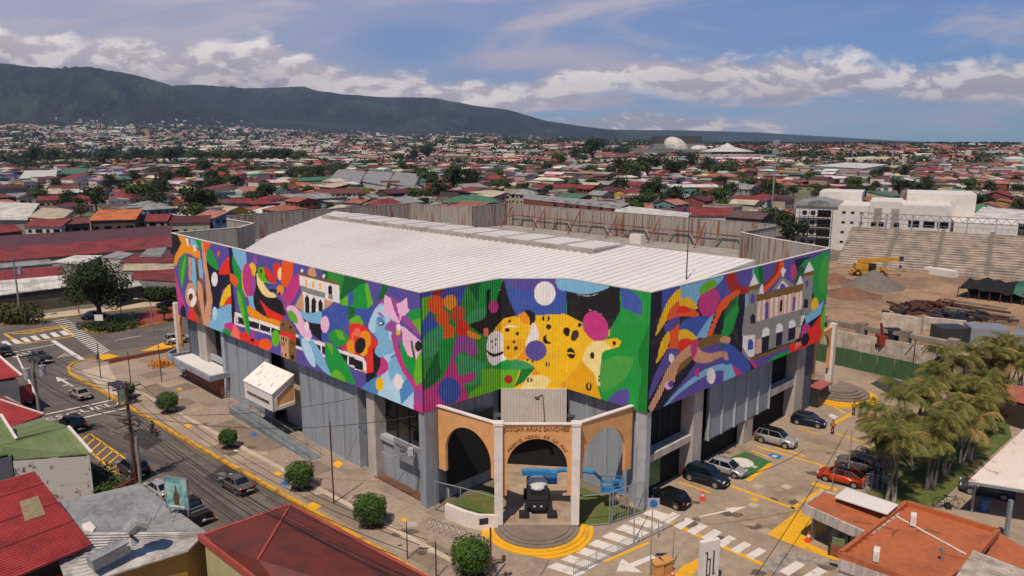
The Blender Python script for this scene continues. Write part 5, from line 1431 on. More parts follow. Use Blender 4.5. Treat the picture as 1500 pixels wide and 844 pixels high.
# ---------------------------------------------------------------- people (continuous skinned bodies)
M_skin = mat('skin', c('8a5c42'), .6, .1, 4); M_hair = mat('dark_hair', c('17110d'), .7, .2, 6)
def person(loc, rz, label, top, legs, vest=None, pose='stand', hat=None, scale=1.0, group=None):
    t = thing('person', label, 'person', loc, rz, group)
    V_ = []; E_2 = []; RD = []
    def v(x, y, z, r): V_.append((x, y, z)); RD.append(r); return len(V_)-1
    def e(*a):
        for p, q in zip(a[:-1], a[1:]): E_2.append((p, q))
    ride = pose == 'ride'; dz = 0
    hip = .93 if not ride else .82; lean = .12 if ride else 0
    pel = v(0, 0, hip, .15); wst = v(lean*.5, 0, hip+.2, .135); chest = v(lean, 0, hip+.42, .165); neck = v(lean+.02, 0, hip+.58, .06); head0 = v(lean+.03, 0, hip+.67, .085); head1 = v(lean+.04, 0, hip+.80, .085)
    e(pel, wst, chest, neck, head0, head1); nose = v(lean+.14, 0, hip+.72, .018); e(head0, nose)
    for s in (-1, 1):
        h = v(0, s*.09, hip-.05, .095)
        if ride: kn_ = v(.42, s*.2, hip-.02, .065); an = v(.38, s*.18, hip-.42, .045); ft = v(.52, s*.18, hip-.46, .04)
        else: st_ = .10*s if pose == 'walk' else 0; kn_ = v(.02+st_, s*.10, .49, .065); an = v(-.02+st_*1.6, s*.10, .09, .045); ft = v(.14+st_*1.6, s*.12, .045, .04)
        e(pel, h, kn_, an, ft)
        sh = v(lean, s*.19, hip+.47, .062)
        if ride: el = v(.30, s*.27, hip+.28, .042); ha = v(.58, s*.28, hip+.25, .032)
        elif pose == 'fold': el = v(.04, s*.27, hip+.2, .042); ha = v(.2, s*.06, hip+.24, .032)
        else: el = v(-.02, s*.27, hip+.2, .042); ha = v(.08, s*.28, hip-.04, .03)
        e(chest, sh, el, ha); a = Vector(V_[ha]); d = (a-Vector(V_[el])).normalized()
        palm = v(*(a+d*.06), .032); e(ha, palm)
        for f in range(4): q = a+d*(.13+.01*(f in (1, 2)))+Vector((.012, 0, 0))*(f-1.5)*1.5; g = v(*q, .008); e(palm, g)
        q = a+d*.07+Vector((.045, 0, 0)); g = v(*q, .009); e(palm, g)
    me = bpy.data.meshes.new('body'); me.from_pydata(V_, E_2, []); o = link('body', me, t)
    sm = o.modifiers.new('skin', 'SKIN'); 
    for i, r in enumerate(RD): me.skin_vertices[0].data[i].radius = (r, r)
    me.skin_vertices[0].data[0].use_root = True
    o.modifiers.new('sub', 'SUBSURF').levels = 1; o.modifiers['sub'].render_levels = 1
    dg = bpy.context.evaluated_depsgraph_get(); me2 = bpy.data.meshes.new_from_object(o.evaluated_get(dg)); o.modifiers.clear(); o.data = me2
    for m_ in (M_skin, top, legs, M_plastic): me2.materials.append(m_)
    for p in me2.polygons:
        z = p.center.z; x, y = p.center.x, p.center.y; p.use_smooth = True
        if not ride:
            arm = abs(y) > .2
            p.material_index = 3 if z < .12 else (2 if z < hip+.02 and not (arm and z > .6) else (0 if z > hip+.53 or (arm and z < hip+.22 and pose != 'fold') or (pose == 'fold' and x > .13) else 1))
        else: p.material_index = 0 if z > hip+.53 or x > .45 and z > hip+.1 else (1 if z > hip+.08 else (3 if z < hip-.36 else 2))
    mb = MB(); hz = hip+.80; hm = M_hair
    if hat is not None: hm = hat; mb.ball((lean+.03, 0, hz), (.125, .115, .12), 10, 6)
    else: mb.ball((lean+.015, 0, hz+.01), (.105, .10, .10), 10, 6)
    mb.build('helmet' if hat is not None else 'hair', hm, t, True)
    mb = MB()
    for s in (-1, 1): mb.ball((lean+.118, s*.033, hip+.75), .012, 6, 4)
    mb.build('eyes', M_plastic, t)
    if vest:
        mb = MB(); pr = [(hip+.04, .165), (hip+.2, .16), (hip+.42, .19), (hip+.52, .15)]; n = 12; vs = []
        for z, r in pr:
            for k in range(n): a = 2*PI*k/n; vs.append((lean*(z-hip)*2+r*.92*math.cos(a), r*1.08*math.sin(a), z))
        mb.add(vs, [(i*n+j, i*n+(j+1) % n, (i+1)*n+(j+1) % n, (i+1)*n+j) for i in range(3) for j in range(n)]); mb.build('vest', vest, t, True)
    t.scale = (scale,)*3
    return t
M_vestO = mat('orange_vest', c('d0663a'), .8, .2, 3); M_vestG = mat('green_vest', c('7f9c3a'), .8, .2, 3); M_teal = mat('teal_shirt', c('2f7f8c'), .8, .2, 3); M_dk = mat('dark_trousers', c('1d1e24'), .9, .2, 3); M_lt = mat('pale_shirt', c('c9c3bb'), .8, .1, 3)
gp = 'guards standing in the car park'
person(at(1250, 609), R(-120), 'guard in green vest, left one of the pair by the round yellow steps', M_dk, M_dk, M_vestG, 'fold')
person(at(1260, 610), R(-60), 'person in teal top, right one of the pair by the yellow steps', M_teal, M_dk)
person(at(1219, 637), R(-100), 'guard in orange vest standing in front of the navy hatchback', M_dk, M_dk, M_vestO, 'fold')
person(at(144, 532), R(-30), 'pedestrian in blue top walking at the kerb corner by the crosswalk', mat('blue_shirt', c('3f5f9a'), .8, .1, 3), M_dk, None, 'walk')
person((*at(116, 463)[:2], .12), R(20), 'person in amber clothes walking on the far pavement', M_vestO, mat('amber_trousers', c('a86a28'), .8, .1, 3), None, 'walk')
person((*at(253, 508)[:2], .02), R(60), 'person in white shirt beside the silver four wheel drive', M_lt, M_dk, None, 'walk')
person((*G(1412, 422)[:2], .0), R(60), 'worker in red standing among the stadium seating rows', mat('red_overall', c('b5402c'), .8, .1, 3), mat('red_overall2', c('a5402c'), .8, .1, 3))
# motorcycle and rider
mt = thing('motorcycle', 'small black motorcycle ridden down the street', 'motorcycle', at(225, 637), up)
mb = MB()
for x in (-.62, .62):
    q = MB(); q.cyl((x, 0, .3), .3, .1, 16, axis='y'); w1 = q.build('wheel', M_tyre, mt); q = MB(); q.cyl((x, 0, .3), .17, .11, 10, axis='y'); q.build('rim', M_rim, w1)
mb = MB(); mb.tube([(-.6, 0, .5), (-.1, 0, .55), (.35, 0, .75), (.6, 0, .32)], [.08, .14, .12, .04], 8); mb.ball((.12, 0, .72), (.25, .13, .13), 8, 6); mb.box((0, 0, .38), (.4, .22, .28)); mb.build('frame', M_plastic, mt)
mb = MB(); mb.box((-.32, 0, .74), (.6, .24, .1)); mb.build('seat', M_tyre, mt)
mb = MB(); mb.bar((.42, -.33, .98), (.42, .33, .98), .04); mb.bar((.42, 0, .98), (.5, 0, .7), .05); mb.build('handlebar', M_steel, mt)
mb = MB(); mb.box((-.72, 0, .86), (.3, .34, .3)); mb.build('top_box', M_red, mt)
person((*at(225, 637)[:2], -.02), up, 'motorcycle rider in dark jacket and helmet', M_dk, M_dk, None, 'ride', hat=M_plastic)
# ================================================================ entrance: fences, lift, small things
def rails(name, label, pts, h, post_gap, m_, cat='fence', loc=None, bars=0, rails_z=(0, 1.0), mesh=False, z0=0.0, pr=.05):
    pts = [Vector((p[0], p[1], z0)) for p in pts]; t = thing(name, label, cat, tuple(pts[0]))
    for a, b in zip(pts[:-1], pts[1:]):
        L = (b-a).length; n = max(1, round(L/post_gap)); d = (b-a)/n
        for k in range(n+1):
            if k == n and b is not pts[-1]: continue
            q = MB(); q.tube([a+d*k, a+d*k+Vector((0, 0, h))], pr, 6); wpart(q, 'post', m_, t)
        for rz in rails_z:
            q = MB(); q.tube([a+Vector((0, 0, max(.1, rz*h))), b+Vector((0, 0, max(.1, rz*h)))], pr*.8, 5); wpart(q, 'rail', m_, t)
        if bars:
            q = MB(); m = int(L/bars)
            for k in range(1, m): c_ = a+(b-a)*k/m; q.bar(c_+Vector((0, 0, .1)), c_+Vector((0, 0, h)), .03)
            o = wpart(q, 'bars', m_, t); o['kind'] = 'stuff'
    return t
rails('entrance_fence', 'tall grey pipe fence left of the centre arch in front of black screen', [(-7.0, 62.4), (-4.6, 61.2), (-1.5, 59.4)], 3.0, 2.6, M_steel, rails_z=(.12, .99), pr=.06)
rails('entrance_fence', 'tall grey pipe fence from right white pier to the grey corner', [(5.8, 59.5), (8.6, 60.0), (9.0, 60.6)], 3.0, 2.6, M_steel, rails_z=(.05, .99), pr=.06)
rails('entrance_gate', 'grey barred gate right of the entrance with sloping top rail', [(8.9, 60.3), (12.0, 62.2)], 3.1, 1.5, M_steel, 'gate', bars=.28, rails_z=(.04, .5, .99), pr=.06)
wl = thing('low_wall', 'low white curved wall ending beside the yellow entrance steps', 'wall', (-2.5, 58.8, 0))
mb = MB(); P = [(-6.0, 60.9), (-4.3, 59.6), (-3.0, 58.9), (-1.2, 58.8), (-1.2, 59.1), (-2.9, 59.2), (-4.1, 59.9), (-5.8, 61.2)]; mb.prism(P, 0, 1.5); wpart(mb, 'wall', M_white, wl)
mb = MB(); mb.box((-2.4, 58.75, .95), (1.0, .06, .7)); 
rk = thing('bicycle_rack', 'low steel bicycle rack of hoops on the pavement beside white wall', 'bicycle rack', (-6.0, 58.4, .13))
for k in range(6):
    a = Vector((-7.0+k*.55, 59.3-k*.32, .13)); q = MB(); q.tube([a+Vector((.35*math.cos(t), .45*math.cos(t), .75*math.sin(t))) for t in [PI*i/8 for i in range(9)]], .035, 5); wpart(q, 'hoop', M_steel, rk)
g1 = MB().poly([(-7.2, 62.9, .02), (-1.6, 59.5, .02), (-1.6, 68, .02)]).build('entrance_lawn', M_grass); struct(g1); g1.location.z = .015
g2 = MB().poly([(6.0, 59.6, .02), (8.9, 60.4, .02), (12.0, 62.4, .02), (6.0, 68, .02)]).build('entrance_lawn', M_grass); struct(g2); g2.location.z = .015
mb = MB(); mb.box((0, 0, .45), (.9, .12, .9)); o = mb.build('sign_board', mat('rusty_board', c('a58d72'), .8, .3, 1, col2=c('6e4a34')), None, loc=(10.3, 62.6, .5), rz=R(-30)); tag(o, 'small stained board leaning behind the entrance gate', 'board')
# telescopic boom lift
M_bl = mat('blue_machine_paint', c('2a78b0'), .5, .2, 2); M_bw = mat('grey_white_hood', c('b5b8bb'), .4, .15, 2)
bl = thing('boom_lift', 'black and white boom lift with blue arm standing under the entrance arch', 'boom lift', (2.3, 62.6, .6))
mb = MB(); mb.box((0, 0, .85), (1.9, 3.6, .45)); mb.box((0, -1.6, .7), (1.3, .8, .5)); mb.build('chassis', M_plastic, bl)
for sx in (-1, 1):
    for y in (-1.15, 1.2):
        q = MB(); q.cyl((sx*1.0, y, .48), .48, .38, 16, axis='x'); wh = q.build('wheel', M_tyre, bl); q = MB(); q.cyl((sx*1.03, y, .48), .22, .40, 10, axis='x'); q.build('rim', M_bw, wh)
    q = MB(); q.box((sx*1.25, -2.15, .18), (.85, .95, .34)); q.bar((sx*.8, -1.4, .7), (sx*1.25, -2.1, .3), .2); q.build('outrigger_pad', M_plastic, bl)
mb = MB(); P = [(-.95, .15), (-.95, .95), (-.75, 1.35), (.75, 1.35), (.95, .95), (.95, .15)]
vs = [(x, -1.5+(z-.15)*.25, z+1.0) for x, z in P]+[(x, 1.4, z+1.0) for x, z in P]; mb.add(vs, [(0, 1, 2, 3, 4, 5)[::-1], (6, 7, 8, 9, 10, 11)]+[(i, (i+1) % 6, 6+(i+1) % 6, 6+i) for i in range(6)]); mb.build('turntable_cover', M_plastic, bl)
mb = MB(); mb.ball((0, -.1, 2.2), (.98, 1.5, .38), 14, 8); mb.build('hood', M_bw, bl, True)
mb = MB(); mb.box((0, -1.35, 1.75), (1.35, .08, .55)); mb.build('windscreen', M_cglass, bl)
mb = MB(); mb.box((-.1, .9, 2.75), (2.6, .6, .45)); mb.tube([(1.0, .9, 2.7), (2.4, 1.1, 2.9), (5.2, 1.0, 2.75)], .22, 8); mb.box((1.4, .9, 2.3), (.9, .8, 1.1)); mb.build('boom', M_bl, bl)
mb = MB()
bx, by, bz = 6.9, .3, 1.3
for z in (0, .55, 1.1):
    for a, b in (((-1, -.45), (1, -.45)), ((1, -.45), (1, .45)), ((1, .45), (-1, .45)), ((-1, .45), (-1, -.45))): mb.bar((bx+a[0], by+a[1], bz+z), (bx+b[0], by+b[1], bz+z), .07)
for x in (-1, 0, 1):
    for y in (-.45, .45): mb.bar((bx+x, by+y, bz), (bx+x, by+y, bz+1.1), .06)
mb.box((bx, by, bz), (2, .9, .08)); mb.box((bx+.4, by, bz+.8), (.5, .4, .4)); mb.bar((5.2, 1.0, 2.75), (6.2, .6, 1.9), .2); mb.build('basket', M_bl, bl)
for sx in (-.3, .3):
    mb = MB(); mb.box((sx, -2.02, .85), (.18, .05, .12)); mb.build('marker_lamp', M_head, bl)
# picket railings along the zebra crossing
pa_, pb_, pc_ = G(840, 842), G(935, 796), G(1000, 765)
rails('picket_railing', 'low white picket railing along the near zebra crossing', [pa_, pb_], .95, 2.2, M_fin, bars=.2, rails_z=(.1, 1), pr=.04)
rails('picket_railing', 'low pipe railing running from the picket rail to the yellow line', [pb_+Vector((.3, .2, 0)), pc_], 1.0, 2.2, M_fin, rails_z=(.5, 1), pr=.04)
# poles, signs -------------------------------------------------
def pole(px, py, top, name, label, cat, r=.09, m_=M_steel, z0=0.0):
    b = G(px, py, z0); t_ = GY(px, top, b.y); h = t_.z-z0; t = thing(name, label, cat, tuple(b))
    q = MB(); q.tube([(0, 0, 0), (0, 0, h)], [r, r*.75], 8); q.build('pole', m_, t); return t, h
M_wood = mat('brown_pole', c('5c3a2c'), .9, .3, 2, (1, 1, .2)); M_cpole = mat('concrete_pole', c('8b8379'), .85, .2, 2, (1, 1, .2)); M_cer = mat('grey_ceramic', c('9a9c9e'), .5, .2, 4)
t, h = pole(489, 737, 617, 'light_pole', 'thin rusty pole on the pavement between the clipped trees', 'pole', .08, M_wood, .13)
t, h = pole(597, 819, 765, 'street_sign', 'small white street name sign on a thin post near the yellow kerb', 'sign', .05, M_dsteel, .13)
q = MB(); q.box((.45, 0, h-.2), (.8, .04, .35)); q.build('sign_plate', M_white, t)
t, h = pole(639, 846, 793, 'post', 'plain thin dark post standing right of the street name sign', 'post', .06, M_dsteel, .13)
t, h = pole(719, 852, 773, 'street_lamp', 'brown steel pole with two small lanterns by the round bush', 'lamp post', .09, M_wood, .13)
for z, x in ((h*.42, 1.0), (h*.1, 1.15)):
    q = MB(); q.bar((0, 0, z-.5), (x, 0, z), .05); q.bar((0, 0, z-.1), (x, 0, z), .05); q.build('arm', M_wood, t); q = MB(); q.cyl((x, 0, z-.1), .14, .4, 8); q.build('lantern', M_wood, t)
q = MB(); q.box((-.5, 0, h+.5), (.7, .05, .5), R(15)); q.build('sign_plate', M_dsteel, t)
for px, py, tp, lb in ((952, 846, 705, 'thin post with a round blue sign at the near kerb of the lot'), ):
    t, h = pole(px, py, tp+30, 'traffic_sign', lb, 'sign', .045, M_steel)
    q = MB(); q.box((.05, -.03, h-.1), (.9, .04, .8)); q.build('sign_plate', M_fin, t); q = MB(); q.cyl((.05, -.07, h-.1), .3, .03, 16, axis='y'); q.build('disc', M_blue, t)
t, h = pole(928, 795, 655, 'pole', 'slim bare pole rising behind the picket railing near the gate', 'pole', .05)
t, h = pole(964, 788, 765, 'bollard', 'short railing post at the bend of pipe railing', 'post', .05)
t, h = pole(985, 830, 778, 'pole', 'slim bare pole on the lot beside the white totem', 'pole', .05)
t, h = pole(1241, 708, 630, 'pole', 'tall slim pole rising before the orange crossover', 'pole', .06, M_cpole)
t, h = pole(1218, 728, 685, 'pole', 'short slim pole at the left end of orange crossover', 'pole', .05, M_cpole)
t, h = pole(1335, 557, 497, 'pole', 'wooden pole with crossarm by the green hoarding', 'pole', .1, M_wood); q = MB(); q.bar((-1.2, 0, h-.8), (1.0, .4, h-.8), .12); q.build('crossarm', M_cpole, t)
# totem sign
g = G(1036, 862); tot = thing('totem_sign', 'white totem sign with black monogram at the bottom of the frame', 'sign', tuple(g), R(20))
q = MB(); q.box((0, 0, 2.0), (1.6, .35, 4.0)); q.build('panel', M_white, tot)
q = MB()
for x, w_, z0_, z1_ in ((-.28, .10, 1.2, 3.2), (.0, .10, 1.2, 2.6), (.30, .12, 1.2, 3.2)): q.box((x, -.185, (z0_+z1_)/2), (w_, .02, z1_-z0_))
q.box((-.14, -.185, 1.25), (.3, .02, .1)); q.box((-.14, -.185, 2.55), (.3, .02, .1)); q.box((-.38, -.185, 3.1), (.2, .02, .1)); q.box((.42, -.185, 1.3), (.16, .02, .1)); q.build('monogram', M_letter, tot)
# yellow barrels/planter at bottom
for i, (px, py) in enumerate(((963, 843), (975, 839))):
    g = G(px, py); o = MB().box((0, 0, .55), (.75, .7, 1.1)).box((0, 0, 1.15), (.9, .85, .15)).build('barrier_box', mat('tan_plastic', c('c98f4e'), .6, .15, 2), None, loc=tuple(g), rz=R(20+i*15)); tag(o, ['tan barrier box left of its twin by the totem', 'tan barrier box nearest the white totem'][i], 'barrier')
M_cone = mat('orange_cone', c('d2431c'), .6, .1, 3)
def cone(px, py, label, s=1.0, z=0.0):
    g = G(px, py, z); t = thing('traffic_cone', label, 'traffic cone', tuple(g), 0, 'orange traffic cones')
    q = MB(); q.cyl((0, 0, .05), .17*s, .7*s, 12, .03); q.build('cone', M_cone, t); q = MB(); q.box((0, 0, .03), (.48*s, .48*s, .06)); q.build('base', M_cone, t); q = MB(); q.cyl((0, 0, .34*s), .118*s, .14*s, 12, .088*s); q.build('white_band', M_white, t)
cone(1029, 732, 'orange cone on the empty bay behind the black hatchback', 1.2); cone(1424, 741, 'orange cone on the path near the blue bin', 1.2); cone(985, 846, 'orange cone beside the tan barrier boxes'); cone(1184, 793, 'orange cone on yellow paint under the booth corner', 1.3)
g = G(1440, 748); o = MB().cyl((0, 0, 0), .42, 1.1, 14, .48).cyl((0, 0, 1.1), .5, .1, 14).build('rubbish_bin', mat('blue_plastic', c('2c5a86'), .6, .2, 2), None, loc=tuple(g)); tag(o, 'blue rubbish bin on the path under the carport edge', 'bin')
# bicycle leaning on the path
g = G(1389, 745); bc = thing('bicycle', 'black bicycle standing on the path at the lawn edge', 'bicycle', tuple(g), R(-12))
for x in (-.85, .85):
    q = MB(); q.tube([(x+.52*math.cos(a), 0, .55+.52*math.sin(a)) for a in [2*PI*i/18 for i in range(19)]], .03, 5, False)
    for k in range(5): a = PI*k/5; q.bar((x+.5*math.cos(a), 0, .55+.5*math.sin(a)), (x-.5*math.cos(a), 0, .55-.5*math.sin(a)), .012)
    q.build('wheel', M_tyre, bc)
q = MB()
for a, b in (((-.85, .55), (-.3, 1.15)), ((-.3, 1.15), (.55, 1.2)), ((.55, 1.2), (.85, .55)), ((-.3, 1.15), (-.1, .5)), ((-.85, .55), (-.1, .5)), ((-.1, .5), (.55, 1.15)), ((.55, 1.2), (.5, 1.4))): q.bar((a[0], 0, a[1]), (b[0], 0, b[1]), .05)
q.build('frame', M_plastic, bc); q = MB(); q.box((-.35, 0, 1.25), (.35, .14, .08)); q.build('saddle', M_tyre, bc); q = MB(); q.bar((.5, -.32, 1.42), (.5, .32, 1.42), .04); q.build('handlebar', M_steel, bc); q = MB(); q.box((-.05, .0, .25), (.5, .5, .45)); q.build('bag', M_plastic, bc)
# bus shelter + ramp + planter walls at the left end
g = G(163, 592, .12); bs = thing('bus_shelter', 'small bus shelter with glass sides and grey roof on the pale paving', 'bus shelter', (g.x+.8, g.y+.5, .13), kang)
for x in (-1.5, 1.5):
    for y in (-.6, .6): q = MB(); q.box((x, y, 1.2), (.08, .08, 2.4)); q.build('post', M_dsteel, bs)
q = MB(); q.box((0, 0, 2.46), (3.0, 1.5, .12)); q.build('roof', M_dsteel, bs); q = MB(); q.box((0, .62, 1.3), (2.9, .04, 1.7)); q.build('back_pane', mat('shelter_glass', c('4f625f'), .2, .3, 1), bs)
q = MB(); q.box((1.52, 0, 1.3), (.04, 1.1, 1.7)); q.build('side_poster', mat('poster_teal', c('4a7f78'), .6, .4, 1.2, col2=c('9fae8a')), bs); q = MB(); q.box((0, .3, .45), (2.4, .35, .06)); q.build('bench_seat', M_steel, bs)
rp = thing('access_ramp', 'concrete access ramp with steel handrail in front of the grey wall', 'ramp', tuple(G(400, 640, .12)))
a, b = G(336, 606, .13), G(452, 676, .13); d = (b-a).normalized(); n = Vector((-d.y, d.x, 0)); n = n if n.x > 0 else -n
q = MB(); q.add([a, b, b+n*1.5, a+n*1.5, a+Vector((0, 0, .9)), b+Vector((0, 0, .06)), b+n*1.5+Vector((0, 0, .06)), a+n*1.5+Vector((0, 0, .9))], [(4, 5, 6, 7), (0, 1, 5, 4), (3, 0, 4, 7), (2, 3, 7, 6), (1, 2, 6, 5)]); wpart(q, 'ramp_slab', mat('blue_grey_ramp', c('72787c'), .8, .3, .8), rp)
L = (b-a).length
for off in (.05, 1.45):
    A_ = a+n*off; q = MB(); q.tube([A_+Vector((0, 0, 1.9)), A_+d*L*.35+Vector((0, 0, 1.55)), b+n*off+Vector((0, 0, 1.0))], .04, 6); wpart(q, 'handrail', M_steel, rp)
    for k in range(8): c0 = A_+d*(L*k/7); zt_ = 1.9-.9*k/7; q = MB(); q.tube([c0, c0+Vector((0, 0, zt_))], .03, 5); wpart(q, 'post', M_steel, rp)
pw = thing('planter_wall', 'low grey stepped planter wall with orange plants at the left end', 'planter', tuple(G(250, 545, .12)))
a, b, c0 = G(246, 525, .13), G(267, 549, .13), G(262, 516, .13)
for p_, q_ in ((a, b), (a, c0)): wpart(wall_mb(p_, q_, .12, 1.0, .3), 'wall', M_grey, pw)
hp = MB(); rng = random.Random(5)
for k in range(160):
    q = G(238, 537, .13)+Vector((rng.gauss(0, .8), rng.gauss(0, .8), rng.random()*.7)); hp.quad(q, q+Vector((rng.uniform(-.3, .3), rng.uniform(-.3, .3), .2)), q+Vector((rng.uniform(-.3, .3), rng.uniform(-.3, .3), .45)), q+Vector((.2, 0, .1)))
o = hp.build('flower_clump', mat('orange_flowers', c('d8870c'), .9, .4, 4)); tag(o, 'clump of orange yellow flowers by the planter wall', 'flowers')
# crash barrier wall between pavement and cross street
o = wall_mb(G(160, 533, .12), G(262, 513, .12), .1, .75, .25).build('low_wall', M_brown); tag(o, 'low brown wall along the cross street edge of the pavement', 'wall')
# wall cameras on the corner bay and notice board
q = MB(); pB = B(2.2, -.15, 5.0); q.bar(pB, pB+Vector((-1.4, -1.4, .2)), .07); q.bar(pB+Vector((-1.3, -1.3, .2)), pB+Vector((-2.4, -.4, .3)), .06); q.box(pB+Vector((.25, -.25, .25)), (.5, .5, .7)); o = q.build('security_camera', M_fin); tag(o, 'pale security camera arm on the grey corner pier', 'camera')
o = MB().box((0, 0, 0), (4.0, .08, 2.0)).build('notice_board', mat('grey_board', c('85878a'), .6, .2, 1), None, loc=tuple(B(3.6, .7, 4.3)), rz=R(-45)); tag(o, 'grey notice board mounted beneath the dark upper glazing', 'board')
me = text_mesh('PALACIO DE LOS\nDEPORTES', .42, .01); me.materials.append(M_letter)
o2 = link('lettering', me, o, (0, -.06, .2)); o2.rotation_euler = (PI/2, 0, 0)

# ---------------------------------------------------------------- utility poles, transformers, cables
def utility(px, py, top, label, m_, arms, xf=0, z0=0.0):
    b = G(px, py, z0); tt = GY(px, top, b.y); h = tt.z; t = thing('utility_pole', label, 'utility pole', tuple(b), kang-PI/2)
    q = MB(); q.tube([(0, 0, 0), (0, 0, h)], [.19, .12], 10); q.build('pole', m_, t)
    for z in arms:
        q = MB(); q.box((0, .15, h-z), (2.6, .1, .12)); q.build('crossarm', M_wood if m_ is M_wood else M_dsteel, t)
        for x in (-1.2, -.5, .5, 1.2): q = MB(); q.cyl((x, .15, h-z+.06), .06, .24, 8, .03); q.build('insulator', M_cer, t)
    for k in range(xf):
        x = (-.75, .75, 0)[k]; q = MB(); q.cyl((x, .35 if k < 2 else .5, h-3.1), .34, 1.1, 14); q.cyl((x, .35 if k < 2 else .5, h-2.0), .36, .08, 14); q.cyl((x, .35 if k < 2 else .5, h-1.9), .06, .35, 6); q.build('transformer', M_cer, t)
    return t, b, h
T1 = utility(63, 648, 512, 'concrete utility pole with grey transformers at the top beside the white wall', M_cpole, (.6,), 2)
T2 = utility(199, 706, 560, 'tall brown wooden utility pole with tangled fittings beside grey roof', M_wood, (.5, 2.2), 0)
T3 = utility(206, 706, 640, 'shorter concrete pole strapped against the brown utility pole', M_cpole, (), 0)
q = MB(); rng = random.Random(9)
for k in range(26):
    a = Vector((rng.gauss(0, .35), rng.gauss(0, .35), T2[2]*.60+rng.gauss(0, .5))); q.tube([a, a+Vector((rng.gauss(0, .5), rng.gauss(0, .5), rng.gauss(0, .3)))], .05, 4)
q.build('cable_tangle', M_plastic, T2[0])
T4 = utility(31, 470, 378, 'grey utility pole with orange painted base on the far pavement', M_cpole, (.6,), 1)
q = MB(); q.cyl((0, 0, 0), .26, 1.6, 10); q.build('orange_band', M_cone, T4[0])
for (px, py, tp, lb) in ((148, 555, 503, 'thin dark pole near the bus shelter'), (237, 560, 505, 'thin dark pole on pavement before the planter wall'), (193, 575, 515, 'brown pole standing left of the small tree near bus shelter')):
    pole(px, py, tp, 'pole', lb, 'pole', .07, M_dsteel if 'brown' not in lb else M_wood, .12)
def lampost(px, py, top, lb, s=1):
    t, h = pole(px, py, top, 'street_lamp', lb, 'street lamp', .1, M_cpole); q = MB(); q.tube([(0, 0, h-.1), (-.6*s, -.2, h+.5), (-1.9*s, -.6, h+.8)], .06, 6); q.build('arm', M_cpole, t); q = MB(); q.box((-2.1*s, -.65, h+.78), (.8, .35, .16)); q.build('lamp_head', M_fin, t); return t
lampost(225, 492, 443, 'grey street lamp with curved arm over the cross street'); lampost(178, 463, 424, 'slim brown street lamp behind the median tree')
M_cable = mat('power_cable_black', c('141414'), .7, .1, 3, fine=0)
def cable(a, b, sag, label, r=.03):
    a = Vector(a); b = Vector(b); n = 14; pts = [a.lerp(b, k/n)-Vector((0, 0, sag*4*(k/n)*(1-k/n))) for k in range(n+1)]
    mid = pts[n//2]; o = MB().tube([p-a for p in pts], r, 4).build('power_cable', M_cable, None, loc=tuple(a)); tag(o, label, 'cable', 'power cables over the street'); return o
h1 = T1[1]+Vector((0, 0, T1[2]-.4)); h2 = T2[1]+Vector((0, 0, T2[2]-.3)); dirn = Vector((kd.x, kd.y, 0))
nn_ = Vector((-kd.y, kd.x, 0))
NM = ['outermost street side', 'inner street side', 'inner house side', 'outermost house side']
for k, o_ in enumerate((-1.2, -.5, .5, 1.2)): cable(h1+nn_*o_, h2+nn_*o_, .9, NM[k]+' power cable between the transformer pole and tall brown pole', .028)
end = h2+dirn*42+Vector((0, 0, -1))
for k, o_ in enumerate((-1.2, -.5, .5, 1.2)): cable(h2+nn_*o_, end+nn_*o_, 1.6, NM[k]+' power cable running over the near roofs', .028)
for k, z in enumerate((2.6, 3.0, 3.5, 4.2)): cable(h2-Vector((0, 0, z)), end-Vector((0, 0, z-.2*z)), 1.4, ['highest', 'second highest', 'third', 'lowest'][k]+' telephone cable running from the brown pole towards the camera', .04)
for k, z in enumerate((2.6, 3.2)): cable(h1-Vector((0, 0, z)), h2-Vector((0, 0, z)), 1.0, ['upper', 'lower'][k]+' thick telephone cable hanging over the parked cars', .045)
cable(h1, h1-dirn*38+Vector((0, 0, -1)), 1.2, 'power cable from the transformer pole up the street'); 
cable(h2-Vector((0, 0, 2.8)), B(10, -.1, 8.5), .9, 'service cable crossing the street to the arena wall'); cable(h2-Vector((0, 0, 3.0)), B(1, -.1, 8.9), 1.3, 'long service cable crossing to the arena corner')
cable(G(1178, 660, 7.5), G(1010, 700, 6.0), 1.0, 'cable crossing above the car park towards the grey piers'); cable(GY(1241, 630, G(1241, 708).y), G(1105, 846, 3), .4, 'cable descending from the slim pole over the crossing')
# ================================================================ near houses and roofs
M_redroof = mat('red_sheet_roof', c('9c3430'), .55, .25, .5, (1, 1, 1), col2=c('7c2824'), lo=.4, hi=.7, fine=.15)
M_redroof2 = mat('dark_red_sheet_roof', c('66291f'), .6, .3, .5, (1, 1, 1), col2=c('52271f'), lo=.42, hi=.65, fine=.18)
M_greenroof = mat('green_sheet_roof', c('5c6c3e'), .7, .3, .4, col2=c('6f7752'), lo=.4, hi=.65)
M_greyroof = mat('grey_sheet_roof', c('8d8c8b'), .5, .3, .5, (1, 1, 1), col2=c('6f6d6a'), lo=.4, hi=.7, fine=.2)
M_orroof = mat('terracotta_membrane', c('a85c34'), .75, .25, .25, col2=c('8f4e30'), lo=.45, hi=.7, fine=.12)
M_stain = mat('stained_white_wall', c('b9b2aa'), .85, .2, 1.4, col2=c('57493f'), lo=.56, hi=.66)
M_cream = mat('yellow_green_wall', c('a8a070'), .8, .15, .8); M_ywall = mat('yellow_wall', c('b08238'), .85, .25, .8); M_dkwall = mat('dark_brown_wall', c('3c2b24'), .9, .3, 1); M_gwall = mat('grey_house_wall', c('6f6f72'), .85, .2, .8)
